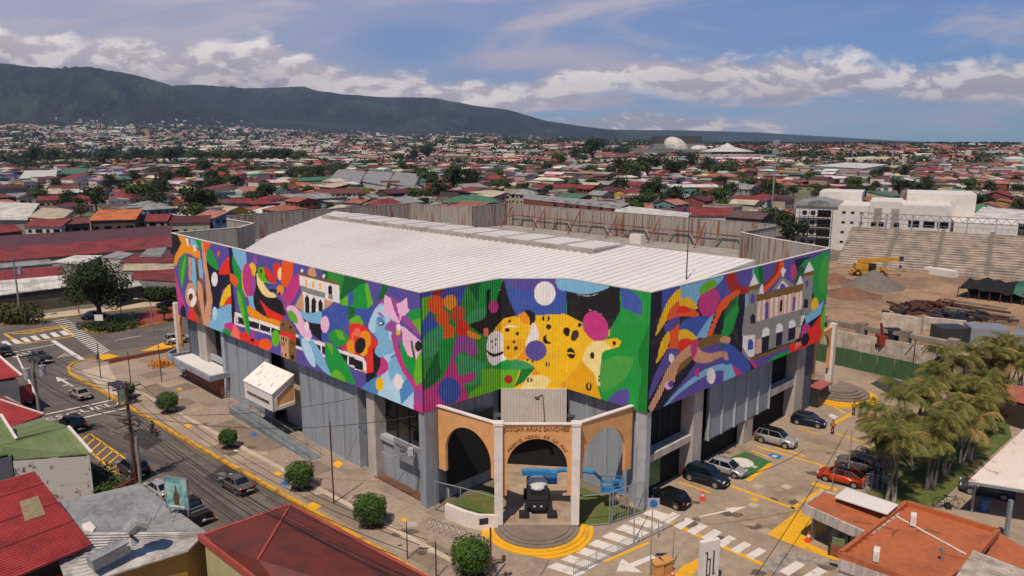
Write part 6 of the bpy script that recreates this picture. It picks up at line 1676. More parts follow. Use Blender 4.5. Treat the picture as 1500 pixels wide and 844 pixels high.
def plane_mb(P, th=.12, ribs=0.0, rib_axis=0, mb=None, rh=.05, rw=.05):
    """sloping roof sheet from 4 corner points with ribs running from edge 0-1 to edge 3-2"""
    mb = mb or MB(); P = [Vector(p) for p in P]; n = (P[1]-P[0]).cross(P[3]-P[0]).normalized()
    if n.z < 0: P = [P[0], P[3], P[2], P[1]]; n = -n; rib_axis = 1-rib_axis
    dn = Vector((0, 0, -th)); Q = [p+dn for p in P]; m = len(P)
    mb.add(P+Q, [tuple(range(m)), tuple(range(2*m-1, m-1, -1))]+[(i, m+i, m+(i+1) % m, (i+1) % m) for i in range(m)])
    if ribs and m == 4:
        a, b, c_, d = (P[0], P[1], P[2], P[3]) if rib_axis == 0 else (P[1], P[2], P[3], P[0])
        k = max(2, int(max((b-a).length, (c_-d).length)/ribs))
        for i in range(1, k): t = i/k; mb.bar(a.lerp(b, t)+n*rh*.4, d.lerp(c_, t)+n*rh*.4, rw, rh, up=n)
    return mb
def walls_from(P, zb, mb=None):
    mb = mb or MB(); Q = [Vector(p) for p in P]; m = len(Q)
    for i in range(m):
        a, b = Q[i], Q[(i+1) % m]; mb.quad(Vector((a.x, a.y, zb)), Vector((b.x, b.y, zb)), b, a)
    return mb
# red roof bottom left
h = thing('red_roof_house', 'house under a corrugated red roof with small translucent panel, bottom left corner', 'house', (-38, 50, 0))
A0, A1, A2, A3 = G(50, 690, 6.4), G(134, 797, 5.2), G(-60, 880, 5.2), G(-150, 750, 6.4)
wpart(plane_mb([A0, A1, A2, A3], .15, .32, 0, rh=.05, rw=.09), 'roof', M_redroof, h)
r_ = A0.lerp(A1, .33); s_ = A0.lerp(A1, .56); e1 = (A3-A0).normalized(); up = Vector((0, 0, .09))
wpart(plane_mb([r_+e1*.9+up, s_+e1*1.25+up, s_+e1*2.6+up, r_+e1*2.2+up], .03), 'translucent_panel', mat('old_fibreglass', c('8c7c5a'), .6, .3, 2), h)
for t_ in (.2, .47, .72): 
    a = A0.lerp(A1, t_)+Vector((0, 0, .05)); b = A3.lerp(A2, t_)+Vector((0, 0, .05)); wpart(MB().bar(a, b, .12, .05), 'sheet_lap', M_redroof2, h)
C0 = Vector((-38, 50, 0)); ins = [p.lerp(Vector((-40, 51, p.z)), .06) for p in (A0, A1, A2, A3)]
for p in ins: p.z -= .12
wpart(walls_from(ins, 0), 'wall', M_dkwall, h)
a, b = A1+Vector((-.6, -.1, -2.3)), A2.lerp(A1, .55)+Vector((0, -.1, -2.3))
q = MB(); q.bar(a, b, .1)
for k in range(22): p = a.lerp(b, k/21); q.bar(p, p+Vector((0, 0, 1.0)), .05)
q.bar(a+Vector((0, 0, 1.0)), b+Vector((0, 0, 1.0)), .08); wpart(q, 'balcony_railing', M_redm, h)
# grey metal roof
h = thing('grey_roof_house', 'low shop under grey metal sheet roof with a duct on it beside the street', 'house', (-29, 50, 0))
g0, g1, g2, g3, g4 = G(60, 742, 5.0), G(205, 708, 5.0), G(302, 778, 4.7), G(276, 806, 4.4), G(100, 862, 4.4)
wpart(plane_mb([G(60, 742, 5.0), g1, G(302, 779, 5.0), G(70, 779, 5.0)], .12, .9, 0, rh=.03, rw=.05), 'roof', M_greyroof, h)
M_silver = mat('bright_sheet', c('bcb6b0'), .35, .3, .9, col2=c('8d8780'))
wpart(plane_mb([G(70, 779.5, 5.02), G(302, 779.5, 5.02), g3, G(100, 862, 4.3)], .12, .5, 1, rh=.04, rw=.08), 'roof', M_silver, h)
wpart(walls_from([G(205, 710, 4.85), G(300, 778, 4.85), G(272, 806, 4.2), G(110, 858, 4.2), G(64, 744, 4.85)], 0), 'wall', M_ywall, h)
a = GY(200, 834, G(272, 806, 4.2).y-.5); q = MB()
for k, px in enumerate((212, 232)): pass
wpart(MB().box(G(222, 846, 2.6)+Vector((0, -.15, 0)), (3.0, .1, 1.5), R(23)), 'window', M_glass, h)
# duct
q = MB(); d0 = G(132, 826, 5.3); d1 = G(186, 798, 5.6); q.bar(d0, d1, 1.0, .8); wpart(q, 'air_duct', M_greyroof, h)
q = MB(); e0 = G(186, 795, 5.8); q.tube([e0+Vector((.2, .1, 0)), e0+Vector((.35, .1, 1.0)), e0+Vector((.9, .2, 1.5)), e0+Vector((1.5, .3, 1.2))], [.55, .6, .6, .5], 12); wpart(q, 'duct_elbow', M_greyroof, h)
wpart(MB().prism([tuple(G(x, y, 5.1)[:2]) for x, y in ((120, 768), (132, 764), (140, 773), (136, 779), (122, 777))], 5.0, 5.12), 'broken_sheet', M_white, h)
# billboard
g = G(262, 756, 4.9); bb = thing('billboard', 'small teal advertising board showing a brown bottle on roof struts', 'billboard', tuple(g), R(-12))
q = MB(); q.box((0, 0, 1.9), (2.0, .12, 2.6)); q.build('frame', M_steel, bb)
q = MB(); q.quad((-.93, -.07, .7), (.93, -.07, .7), (.93, -.07, 3.1), (-.93, -.07, 3.1)); q.build('poster', mat('teal_poster', c('2f7c86'), .5, .3, .9, col2=c('8db3a2'), lo=.4, hi=.6), bb)
q = MB(); pts = [(-.22, .95), (.22, .95), (.24, 1.7), (.08, 2.15), (.07, 2.55), (-.07, 2.55), (-.08, 2.15), (-.24, 1.7)]; q.poly([(x, -.085, z) for x, z in pts]); q.build('printed_bottle', mat('bottle_brown', c('5b4530'), .5, .3, 2), bb)
q = MB(); q.quad((-.7, -.085, .78), (.7, -.085, .78), (.7, -.085, .93), (-.7, -.085, .93)); q.build('printed_strip', M_white, bb)
for x in (-.8, .8): q = MB(); q.bar((x, .1, 0), (x, .1, 1.6), .08); q.bar((x-.6, -1.2, 0), (x, .0, 1.9), .05); q.build('strut', M_steel, bb)
# green roofed house with stained wall
h = thing('green_roof_house', 'house with green gabled sheet roof and stained white side wall', 'house', (-44, 67, 0))
R0, R1 = G(99.5, 625, 6.3), G(-60, 668, 6.3); E0, E1 = G(134, 664, 4.7), G(17, 673, 4.7)
wpart(plane_mb([R0, E0, E1, G(0, 652, 6.0)], .12, .8, 1, rh=.04), 'roof', M_greenroof, h)
wpart(plane_mb([G(1, 607, 6.8), G(24, 643, 6.0), G(16, 664, 5.2), G(-70, 680, 5.2)], .12, .8, 1, rh=.04), 'roof', M_greenroof, h)
wpart(plane_mb([R0+Vector((.0, .1, 0)), G(24, 642, 6.0), G(-30, 640, 4.6), G(60, 612, 4.6)], .12), 'roof', M_greenroof, h)
q = MB(); q.bar(R0+Vector((.05, 0, .04)), E0+Vector((.05, 0, .04)), .22, .14); q.bar(G(1, 607, 6.85), G(24, 643, 6.05), .22, .14); wpart(q, 'verge_trim', M_white, h)
wa, wb_ = G(131, 668, 4.55), G(19, 676, 4.55)
wpart(walls_from([Vector((wa.x, wa.y, 4.55)), Vector((wb_.x, wb_.y, 4.6)), Vector((wb_.x-1, wb_.y+4, 5.6)), Vector((R0.x-.4, R0.y-.2, 6.05))], 0), 'wall', M_stain, h)
wpart(walls_from([G(-80, 690, 5.1), G(16, 668, 5.1), G(24, 650, 5.4), G(-60, 640, 5.4)], 0), 'wall', M_gwall, h)
for x in (4, 14): wpart(MB().box(G(x, 693-x*.4, 3.0)+Vector((0, -.1, 0)), (.9, .1, .9), R(12)), 'window', M_glass, h)
# front yard hedge
def clump(n, c0, r, rng, s=.22, mb=None, shell=.75, cube=0):
    mb = mb or MB()
    for _ in range(n):
        d = Vector((rng.gauss(0, 1), rng.gauss(0, 1), rng.gauss(0, 1))).normalized(); k = (shell+(1-shell)*rng.random())*(1 if rng.random() < .85 else rng.random())*(1+cube*(1/max(abs(d.x), abs(d.y), abs(d.z))-1))
        p = Vector(c0)+Vector((d.x*r[0], d.y*r[1], d.z*r[2]))*k
        n_ = (d+Vector((rng.gauss(0, .55), rng.gauss(0, .55), rng.gauss(0, .55)+.2))).normalized(); a = n_.orthogonal().normalized(); a.rotate(Matrix.Rotation(rng.uniform(0, 6.28), 3, n_)); b = n_.cross(a); q = s*rng.uniform(.6, 1.3)
        mb.add([p-a*q, p+b*q*.55, p+a*q, p-b*q*.55], [(0, 1, 2, 3)])
    return mb
def leafm(name, col, col2, rough=.7):
    m = mat(name, col, rough, .3, .7, col2=col2, lo=.35, hi=.65, fine=.25, spec=.25); return m
M_leafA = leafm('leaf_dark', c('202b12'), c('33401b')); M_leafB = leafm('leaf_mid', c('2d3d15'), c('435420')); M_leafC = leafm('leaf_olive', c('3c3d1c'), c('544f28')); M_leafT = leafm('leaf_topiary', c('2c4315'), c('43611f')); M_bark = mat('bark', c('4d4034'), .95, .3, 3, (1, 1, .3))
M_leafP = leafm('palm_frond_green', c('3f491e'), c('716a30')); M_leafP2 = leafm('palm_frond_brown', c('7a6232'), c('8d7644'))
rng = random.Random(21); q = MB()
for px, py in ((140, 702), (150, 690), (160, 712), (150, 718), (172, 722), (180, 716), (168, 708)):
    g = G(px, py, .8); clump(230, g, (1.3, 1.0, .9), rng, .16, q)
o = q.build('hedge', M_leafB); tag(o, 'rough green hedge in the yard beside the green roofed house', 'hedge')
o = wall_mb(G(170, 738), G(200, 722), 0, 1.5, .2).build('garden_wall', M_redm); tag(o, 'low dark red garden wall behind the hedge by the brown pole', 'wall')
# red roofs further up the street on the left
h = thing('red_hip_house', 'house with red hipped roof and white wall above the green roof', 'house', (-55, 78, 0))
H0, H1, H2, H3 = G(-40, 590, 5.6), G(0, 586, 5.8), G(64, 607, 4.2), G(14, 627, 4.2)
wpart(plane_mb([H1, H2, H3, G(-60, 640, 4.2)], .12, .7, 0, rh=.04), 'roof', M_redroof, h)
wpart(plane_mb([H1+Vector((0, .02, 0)), G(-60, 590, 4.2), G(-10, 575, 4.2), H2+Vector((0, .02, 0))], .12), 'roof', M_redroof, h)
wpart(MB().bar(H1+Vector((0, 0, .08)), H2+Vector((0, 0, .08)), .16, .1), 'ridge_cap', M_white, h)
wpart(walls_from([G(66, 612, 4.05), G(18, 631, 4.05), G(-70, 655, 4.05), G(-60, 590, 4.05), G(10, 580, 4.05)], 0), 'wall', M_stain, h)
h = thing('red_gable_house', 'house with white edged red roof and grey wall at left border', 'house', (-62, 88, 0))
wpart(plane_mb([G(-50, 500, 7), G(0, 522, 6.6), G(32, 550, 5), G(-60, 566, 5)], .12, .7, 0, rh=.04), 'roof', M_redroof, h)
wpart(MB().bar(G(-2, 521, 6.65), G(32, 550, 5.1), .25, .16), 'verge_trim', M_white, h)
wpart(walls_from([G(26, 556, 4.9), G(-60, 568, 4.9), G(-80, 520, 4.9), G(0, 530, 4.9)], 0), 'wall', M_gwall, h)
wpart(MB().box(G(31, 578, 2.5), (2.4, .1, 2.2), R(45)), 'red_door', M_redroof, h)
h = thing('garden_shed', 'small white walled yard with grey shutter beside the parked hatchback', 'shed', tuple(G(45, 640)))
wpart(walls_from([G(16, 624, 3.0), G(66, 615, 3.0), G(66, 630, 3.0), G(20, 642, 3.0)], 0), 'wall', M_white, h)
# bottom centre red hipped roof with cream wall
h = thing('hip_roof_house', 'cream green house under a large dark red hipped roof, bottom centre', 'house', (-16, 46, 0))
K0, K1, K2 = G(292, 786, 5.0), G(426, 739, 5.0), G(628, 848, 5.0); K3 = G(400, 860, 6.4); apex = G(378, 820, 6.3)
K4 = G(410, 846, 5.0)
wpart(plane_mb([K1, K2, G(640, 900, 6.2), apex], .12, 0), 'roof', M_redroof2, h); 
wpart(MB().add([K0, K1, apex, K0-Vector((0, 0, .12)), K1-Vector((0, 0, .12)), apex-Vector((0, 0, .12))], [(0, 2, 1), (3, 4, 5), (0, 1, 4, 3)]), 'roof', M_redroof2, h)
wpart(plane_mb([K0, apex, G(640, 900, 6.2), G(440, 900, 5.0)], .12), 'roof', M_redroof2, h)
q = MB(); q.bar(K0, K1, .3, .16); q.bar(K1, K2, .3, .16); q.bar(K0, G(440, 900, 5.0), .25, .5); q.bar(apex+Vector((0, 0, .04)), K1+Vector((0, 0, .04)), .18, .1); wpart(q, 'gutter', M_red, h)
wpart(walls_from([G(300, 795, 4.75), G(440, 905, 4.75), G(640, 900, 4.75), G(620, 850, 4.75), G(428, 746, 4.75)], 0), 'wall', M_cream, h)
# ---------------- right side: guard booth, terracotta roofs, carport
def flat_roof(P, z, mroof, mfas, t, fh=.8, lip=.25):
    Q = [tuple(G(*p, z)[:2]) for p in P]; cx = sum(a for a, b in Q)/len(Q); cy = sum(b for a, b in Q)/len(Q); Qi = [(cx+(a-cx)*.97, cy+(b-cy)*.965) for a, b in Q]
    wpart(MB().prism(Qi, z-.2, z-.02), 'roof', mroof, t)
    for i in range(len(Q)):
        a = Vector((*Q[i], 0)); b = Vector((*Q[(i+1) % len(Q)], 0)); wpart(MB().bar(a+Vector((0, 0, z-fh/2+.1)), b+Vector((0, 0, z-fh/2+.1)), .22, fh), 'fascia', mfas, t)
    return Q
M_fas = mat('white_ribbed_fascia', c('b9aea4'), .75, .25, .6, (6, 6, .3), col2=c('8d8278'))
bo = thing('guard_booth', 'guard booth with flat terracotta roof, white fascia and open front on yellow paint', 'booth', (28, 56.5, 0))
Q = flat_roof([(1178, 740), (1207, 720), (1318, 752), (1276, 784)], 3.4, M_orroof, M_fas, bo, .85)
for px, py in ((1190, 791),): g = G(px, py); wpart(MB().box((g.x, g.y, 1.5), (.28, .28, 3.0)), 'column', M_steel, bo)
g = G(1219, 798); 
wpart(MB().prism([tuple(G(x, y)[:2]) for x, y in ((1186, 797), (1228, 815), (1275, 800), (1212, 776))], 0, .12), 'floor', M_slab, bo)
gq = [G(1214, 813), G(1240, 823), G(1262, 806), G(1240, 795)]
wpart(MB().prism([(p.x, p.y) for p in gq], .1, 1.15), 'counter_wall', M_brown, bo)
for a, b in ((gq[0], gq[1]), (gq[3], gq[2]), (gq[0], gq[3])):
    wpart(MB().bar(a+Vector((0, 0, 2.0)), b+Vector((0, 0, 2.0)), .08, 1.5), 'booth_glass', M_glass, bo)
for a in gq: wpart(MB().box((a.x, a.y, 1.6), (.14, .14, 3.2)), 'frame_post', M_dkwall, bo)
wpart(MB().box(G(1256, 822, 1.5)+Vector((.6, .6, 0)), (1.8, .2, 3.0), R(-30)), 'brown_wall', M_dkwall, bo)
g = G(1232, 776, 3.4); wpart(MB().box((g.x-.6, g.y-1.0, 2.95), (.9, .1, .55), R(-33)), 'fascia_notice', M_greenroof, bo)
rails('crowd_barrier', 'bundle of grey rails behind the guard booth next to the orange crossover', [G(1268, 716), G(1300, 722)], 1.6, .5, M_steel, 'barrier')
lt = thing('lean_to_roof', 'bright white corrugated lean-to roof behind the booth', 'roof', (30, 58.5, 0))
wpart(plane_mb([G(1223, 728, 3.9), G(1240, 714, 3.9), G(1316, 739, 4.2), G(1300, 753, 4.2)], .1, .3, 0, rh=.04, rw=.06), 'sheet', M_roof, lt)
for px, py in ((1232, 724), (1306, 746)): g = G(px, py, 3.8); wpart(MB().box((g.x, g.y, 1.9), (.12, .12, 3.8)), 'post', M_steel, lt)
bg_ = thing('terracotta_roof_building', 'low building with wide terracotta flat roof, parapet and two air conditioning units', 'building', (33, 52, 0))
bp = [(1230, 812), (1328, 737), (1462, 778), (1420, 826), (1368, 860)]
Q = [tuple(G(*p, 3.6)[:2]) for p in bp]; mb = MB().prism(Q, 3.2, 3.4); wpart(mb, 'roof', M_orroof, bg_)
for i in range(5):
    a = Vector((*Q[i], 3.55)); b = Vector((*Q[(i+1) % 5], 3.55)); wpart(MB().bar(a, b, .28, .5), 'parapet', M_orroof, bg_)
    if i in (4, 0):
        n = 14
        for k in range(n): p = a.lerp(b, (k+.5)/n)+Vector((.25 if i == 0 else 0, -.1 if i == 0 else .2, -.1)); wpart(MB().box(p, (.12, .12, .25)), 'bracket', M_orroof, bg_)
wpart(walls_from([Vector((*p, 3.2)) for p in Q], 0), 'wall', M_fas, bg_)
a = Vector((*Q[4], 2.9)); b = Vector((*Q[0], 2.9)); wpart(MB().bar(a, b, .34, .9), 'white_fascia', M_fas, bg_)
for px, py in ((1283, 822), (1337, 770)):
    g = G(px, py, 3.4); ac = MB().box((g.x, g.y, 3.95), (.85, .4, .8), R(60)); o = wpart(ac, 'air_conditioner', M_white, bg_)
    q = MB(); q.cyl((g.x-.2, g.y-.12, 3.95), .28, .03, 14, axis='x'); wpart(q, 'fan_grille', M_steel, bg_)
wpart(MB().bar(G(1314, 757, 3.5), G(1415, 812, 3.5), .1), 'white_conduit', M_white, bg_)
q = MB(); g = G(1378, 822, 3.4); q.tube([g, g+Vector((0, 0, 1.2))], .03, 5); q.box(g+Vector((0, 0, .9)), (.25, .25, .2)); wpart(q, 'roof_aerial', M_steel, bg_)
rng = random.Random(4); q = MB()
for k in range(4):
    a = G(rng.uniform(1290, 1400), rng.uniform(770, 825), 3.43); b = a+Vector((rng.uniform(-4.5, 4.5), rng.uniform(-1.5, 1.5), 0)); m_ = a.lerp(b, .5)+Vector((rng.uniform(-.3, .3), rng.uniform(-.3, .3), 0)); q.tube([a, m_, b], .018, 4)
o = wpart(q, 'loose_cable', M_cable, bg_); o['kind'] = 'stuff'
b2 = thing('terracotta_roof_annex', 'small triangular terracotta roof right of the wide terracotta roof', 'building', tuple(G(1480, 810)))
P = [tuple(G(*p, 3.0)[:2]) for p in ((1464, 780), (1510, 808), (1560, 850), (1440, 822))]; wpart(MB().prism(P, 2.8, 3.0), 'roof', M_orroof, b2); wpart(walls_from([Vector((*p, 2.8)) for p in P], 0), 'wall', M_fas, b2)
b3 = thing('white_roof_shed', 'shed with dirty white roof in the bottom right corner', 'shed', tuple(G(1450, 840)))
P = [G(1395, 852, 3.9), G(1426, 806, 3.9), G(1520, 842, 3.9), G(1540, 900, 3.9)]; wpart(plane_mb(P, .15, .5, 0, rh=.04), 'roof', mat('dirty_white_roof', c('b3a89c'), .7, .3, .8, col2=c('857768')), b3); wpart(walls_from([p-Vector((0, 0, .2)) for p in P], 0), 'wall', M_fas, b3)
cp_ = thing('carport', 'white corrugated carport roof on steel posts at the right border', 'carport', (46, 62, 0))
P = [G(1419, 704, 3.7), G(1510, 619, 4.3), G(1640, 700, 4.3), G(1560, 726, 3.7)]
wpart(plane_mb(P, .12, .32, 0, rh=.05, rw=.08), 'roof_sheet', mat('white_carport_sheet', c('d8cabc'), .55, .2, .7, col2=c('a47a5c'), lo=.58, hi=.75), cp_)
wpart(MB().bar(P[0]-Vector((0, 0, .2)), P[3]-Vector((0, 0, .2)), .18, .25), 'beam', M_steel, cp_)
for px, py in ((1473, 790), (1423, 750), (1510, 700), (1560, 760)):
    g = G(px, py); zt = 3.6; wpart(MB().box((g.x, g.y, zt/2), (.28 if px == 1473 else .16, .28 if px == 1473 else .16, zt)), 'post', M_steel, cp_)
b4 = thing('red_roof_pavilion', 'long low pavilion with faded pink red roof behind the palms', 'pavilion', tuple(G(1470, 590)))
P = [G(1330, 548, 3.5), G(1345, 541, 4.5), G(1600, 596, 4.5), G(1600, 625, 3.2)]
P = [G(1410, 565, 3.2), G(1425, 552, 4.4), G(1620, 590, 4.4), G(1620, 625, 3.2)]
wpart(plane_mb(P, .12, .6, 0, rh=.04), 'roof', mat('faded_red_roof', c('a5564c'), .7, .25, .5), b4); wpart(walls_from([P[0]-Vector((0, 0, .3)), P[1]-Vector((0, 0, .3)), P[2]-Vector((0, 0, .3)), P[3]-Vector((0, 0, .3))], 0), 'wall', M_dkwall, b4)
rails('lawn_fence', 'thin grey fence between parked cars and palms', [G(1262, 730), G(1292, 705), G(1322, 660), G(1345, 620)], 1.8, 1.2, M_steel, rails_z=(.1, .55, 1), pr=.035)
# ================================================================ plants near the camera
def bush(px, py, r, label, seed, tall=1.0, first=None):
    g = G(px, py, .13); t = thing('clipped_tree', label, 'tree', tuple(g), 0); rng = random.Random(seed)
    q = MB(); q.tube([(0, 0, 0), (.03, .02, .6*tall)], [.09, .07], 7)
    for k in range(5): a = k*1.3; q.tube([(0, 0, .3*tall), (.45*r*math.cos(a), .45*r*math.sin(a), .8*tall)], [.05, .03], 5)
    q.build('trunk', M_bark, t)
    q = MB(); c0 = (0, 0, .45*tall+r*.85)
    clump(1500, c0, (r*.98, r*.98, r*.78), rng, .11, q, .80, .5); clump(500, c0, (r*1.0, r*.95, r*.8), rng, .09, q, .9, .55); clump(220, (r*.3*math.cos(seed), r*.3*math.sin(seed), c0[2]+r*.2), (r*.8, r*.75, r*.72), rng, .1, q, .9, .4); q.ball(c0, (r*.84, r*.84, r*.68), 12, 8, .04, rng)
    o = q.build('crown', M_leafT, t)
    q = MB(); q.prism([(1.1*math.cos(2*PI*k/9)+.2, .8*math.sin(2*PI*k/9)) for k in range(9)], 0, .03); q.build('soil_pit', mat('soil', c('4a3526'), .95, .3, 2), t); return t
bush(246, 604, 1.25, 'clipped round tree on the pavement right of the bus shelter, farthest of the row', 1); bush(335, 656, .95, 'smallest clipped tree in the pavement row, next below the entrance canopy', 2)
bush(440, 716, 1.35, 'clipped tree between the small one and the thin light pole', 3); bush(543, 770, 1.45, 'clipped squarish tree on pavement left of the street name sign', 4); bush(690, 842, 1.6, 'clipped round tree cut by the bottom edge beside the lantern pole', 5)
bush(187, 583, .9, 'small bushy tree beside the bus shelter', 6)
def tree(name, label, loc, H, Rr, seed, m_=None, n=2600, s=.22, trunk_h=.4, lobes=9, group=None, flat=.55):
    rng = random.Random(seed); t = thing(name, label, 'tree', loc, 0, group); th = H*trunk_h
    q = MB(); q.tube([(0, 0, 0), (.1*Rr*rng.uniform(-1, 1), .1*Rr*rng.uniform(-1, 1), th)], [H*.045, H*.03], 8); L = []
    for k in range(lobes):
        a = 2*PI*k/lobes+rng.uniform(-.3, .3); rr = Rr*rng.uniform(.35, .68); z = rng.uniform(th*1.15, H*.80); L.append((rr*math.cos(a), rr*math.sin(a), z, Rr*rng.uniform(.34, .5)))
    L.append((0, 0, H*.83, Rr*.5)); L.append((rng.uniform(-.2, .2)*Rr, 0, H*.68, Rr*.55))
    for x, y, z, r in L: q.tube([(0, 0, th*.8), (x*.45, y*.45, (th+z)*.5), (x*.9, y*.9, z)], [H*.022, H*.014, H*.006], 5)
    q.build('trunk', M_bark, t); q = MB()
    for x, y, z, r in L: clump(n//len(L), (x, y, z), (r, r, r*flat*1.3), rng, s, q, .6)
    q.build('crown', m_ or M_leafA, t); return t
g = G(147, 472, .15)
tree('median_tree', 'large spreading dark tree with branching trunk on the median island', tuple(g), 12.2, 6.6, 11, M_leafA, 9000, .24, .30, 14)
rng = random.Random(8); q = MB()
for px, py in ((125, 477), (140, 481), (155, 482), (170, 480), (185, 477), (198, 473), (165, 470), (150, 474)): clump(260, G(px, py, .6), (1.7, 1.2, .9), rng, .2, q)
o = q.build('ground_shrubs', M_leafA, None); tag(o, 'dark shrubs filling the median island under the tree', 'shrubs')
g = G(125, 482, .15); t = thing('median_sign', 'white square sign on two posts in the median shrubs', 'sign', (G(147, 487).x, G(147, 487).y, .1)); q = MB(); q.box((0, 0, 2.6), (1.5, .06, 1.1)); q.build('sign_plate', M_white, t)
for x in (-.5, .5): q = MB(); q.box((x, .05, 1.2), (.07, .07, 2.4)); q.build('post', M_dsteel, t)
for px, py, r, lb in ((242, 470, 1.5, 'small lone tree on the red mulch island'), ): tree('small_tree', lb, tuple(G(px, py, .15)), 3.2, r, 31, M_leafA, 900, .16, .45, 6)
# palms
def frond_mesh(L, droop, rng, m_):
    q = MB(); n = 11; pts = []
    for i in range(n+1):
        t = i/n; a = 1.3-t*droop; 
        pts.append(Vector((0, 0, 0)) if i == 0 else pts[-1]+Vector((math.cos(a), 0, math.sin(a)))*L/n)
    q.tube(pts[::2]+[pts[-1]], [.035]*(len(pts[::2]))+[.01], 3, False)
    for i in range(1, n):
        t = i/n; ll = L*.34*math.sin(PI*min(1, t*.85+.18))*rng.uniform(.85, 1.1); p = pts[i]; d = (pts[i+1]-pts[i-1]).normalized()
        for s in (-1, 1):
            for h in (0, .33, .66):
                o_ = p+d*L/n*h; e = o_+Vector((0, s, 0))*ll*.82+d*ll*.42+Vector((0, 0, -ll*rng.uniform(.35, .95))); w_ = d*.036; q.add([o_-w_, o_+w_, e+w_*.3, e-w_*.3], [(0, 1, 2, 3)])
    return q.mesh('frond', m_)
rng = random.Random(77)
FR_ME = [frond_mesh(2.8, d, rng, m_) for d, m_ in ((1.9, M_leafP), (2.3, M_leafP), (2.8, M_leafP), (2.7, M_leafP2), (1.5, M_leafP))]
M_ptrunk = mat('palm_trunk', c('6f6656'), .9, .3, 3, (1, 1, .4)); M_plime = mat('limewashed_trunk', c('a79f93'), .9, .25, 3)
PALMS = [(1296, 733, 9.0, 3), (1312, 736, 8.6, 2), (1357, 714, 9.2, 3), (1368, 711, 8.8, 2), (1384, 694, 9.4, 3), (1406, 681, 9.2, 2), (1421, 673, 9.0, 3), (1456, 633, 9.2, 3), (1340, 690, 9.2, 2), (1330, 668, 9.6, 3), (1355, 655, 9.8, 2),
         (1380, 640, 10.2, 3), (1405, 630, 10, 2), (1432, 640, 9.4, 3), (1318, 700, 9.0, 2), (1290, 690, 8.6, 2), (1398, 606, 10.2, 3), (1425, 604, 10.4, 2), (1450, 600, 10.2, 3), (1475, 606, 10, 2), (1492, 612, 9.8, 3), (1370, 612, 10.4, 2), (1345, 630, 9.8, 3), (1410, 655, 9.4, 2), (1300, 708, 8.2, 2), (1470, 588, 10.6, 3), (1497, 590, 10.4, 2), (1440, 585, 10.6, 3)]
def pal_label(i, px, py):
    depth = 'front' if py > 700 else 'second' if py > 660 else 'third' if py > 625 else 'rear'
    return 'clustered palm, %s row%s, %s' % (depth, ' near the grey fence' if px < 1325 else ' near the path' if px > 1415 else ' mid lawn', ['%s stems spreading left', '%s stems leaning outwards', '%s stems standing upright', '%s stems under a full crown'][i % 4] % ['two', 'three'][PALMS[i][3]-2])
for i, (px, py, H, ns) in enumerate(PALMS):
    b = G(px, py, .1); t = thing('palm_tree', pal_label(i, px, py), 'palm', tuple(b), 0, 'palms in the grove')
    for s_ in range(ns):
        a = rng.uniform(0, 6.28); ln = rng.uniform(.5, 1.9); hh = H*rng.uniform(.50, .78); top = Vector((math.cos(a)*ln, math.sin(a)*ln, hh)); m1_ = Vector((math.cos(a)*(.2+ln*.35), math.sin(a)*(.2+ln*.35), hh*.45)); b0 = Vector((.2*math.cos(a), .2*math.sin(a), 0)); k1 = b0.lerp(m1_, .55)
        q = MB(); q.tube([b0, k1], [.13, .11], 7); q.build('limewashed_base', M_plime, t)
        q = MB(); q.tube([k1, m1_, top], [.105, .09, .075], 7); tr = q.build('trunk', M_ptrunk, t)
        nf = 9 if ns == 3 else 11
        for f in range(nf):
            o = link('frond', FR_ME[rng.choice([0, 1, 1, 2, 2, 3, 4])], t, top); o.rotation_euler = (rng.uniform(-.2, .2), rng.uniform(-.25, .2), 2*PI*f/nf+rng.uniform(-.3, .3)); sc_ = rng.uniform(.85, 1.15); o.scale = (sc_,)*3
# ================================================================ green hoarding, wall, construction site
M_gho = mat('green_hoarding', c('3c5a3a'), .8, .25, .6, (3, 3, .3)); M_wblock = mat('rough_white_block', c('c2b5a8'), .9, .3, .8, col2=c('9a8a7a'))
M_conc2 = mat('site_concrete', c('8f8275'), .9, .3, .5, (1, 1, .4), col2=c('6e6154'))
hd = thing('green_hoarding', 'dark green sheet hoarding along the foot of the unfinished white wall', 'hoarding', tuple(G(1280, 545)))
a, b = G(1190, 527), G(1362, 566); L = (b-a).length; n = int(L/2.4)
for k in range(n): p = a.lerp(b, k/n); r = a.lerp(b, (k+1)/n-.004); wpart(wall_mb(p, r, 0, 2.8+(k % 3)*.03, .06), 'hoarding_panel', M_gho, hd)
ww = thing('unfinished_wall', 'rough white block wall with concrete columns and beams behind the green hoarding', 'wall', tuple(G(1300, 540)))
nn = Vector((-(b-a).y, (b-a).x, 0)).normalized(); a2, b2_ = a+nn*1.0, b+nn*1.0+(b-a).normalized()*8
for k in range(12):
    p = a2.lerp(b2_, k/12); r = a2.lerp(b2_, (k+1)/12-.003)
    for z in (0, 1.3, 2.6, 3.9): wpart(wall_mb(p, r, z, z+1.28, .25), 'wall_panel', M_wblock, ww)
for k in range(0, 13, 3): p = a2.lerp(b2_, k/12)+nn*.9; wpart(MB().box((p.x, p.y, 3.4), (1.3, 1.3, 6.8), math.atan2((b-a).y, (b-a).x)), 'column', M_conc2, ww)
for z, o_ in ((6.2, .9), (5.3, 3.2)): wpart(MB().bar(a2+nn*o_+Vector((0, 0, z)), b2_+nn*o_+Vector((0, 0, z)), 1.0, .5), 'beam', M_conc2, ww)
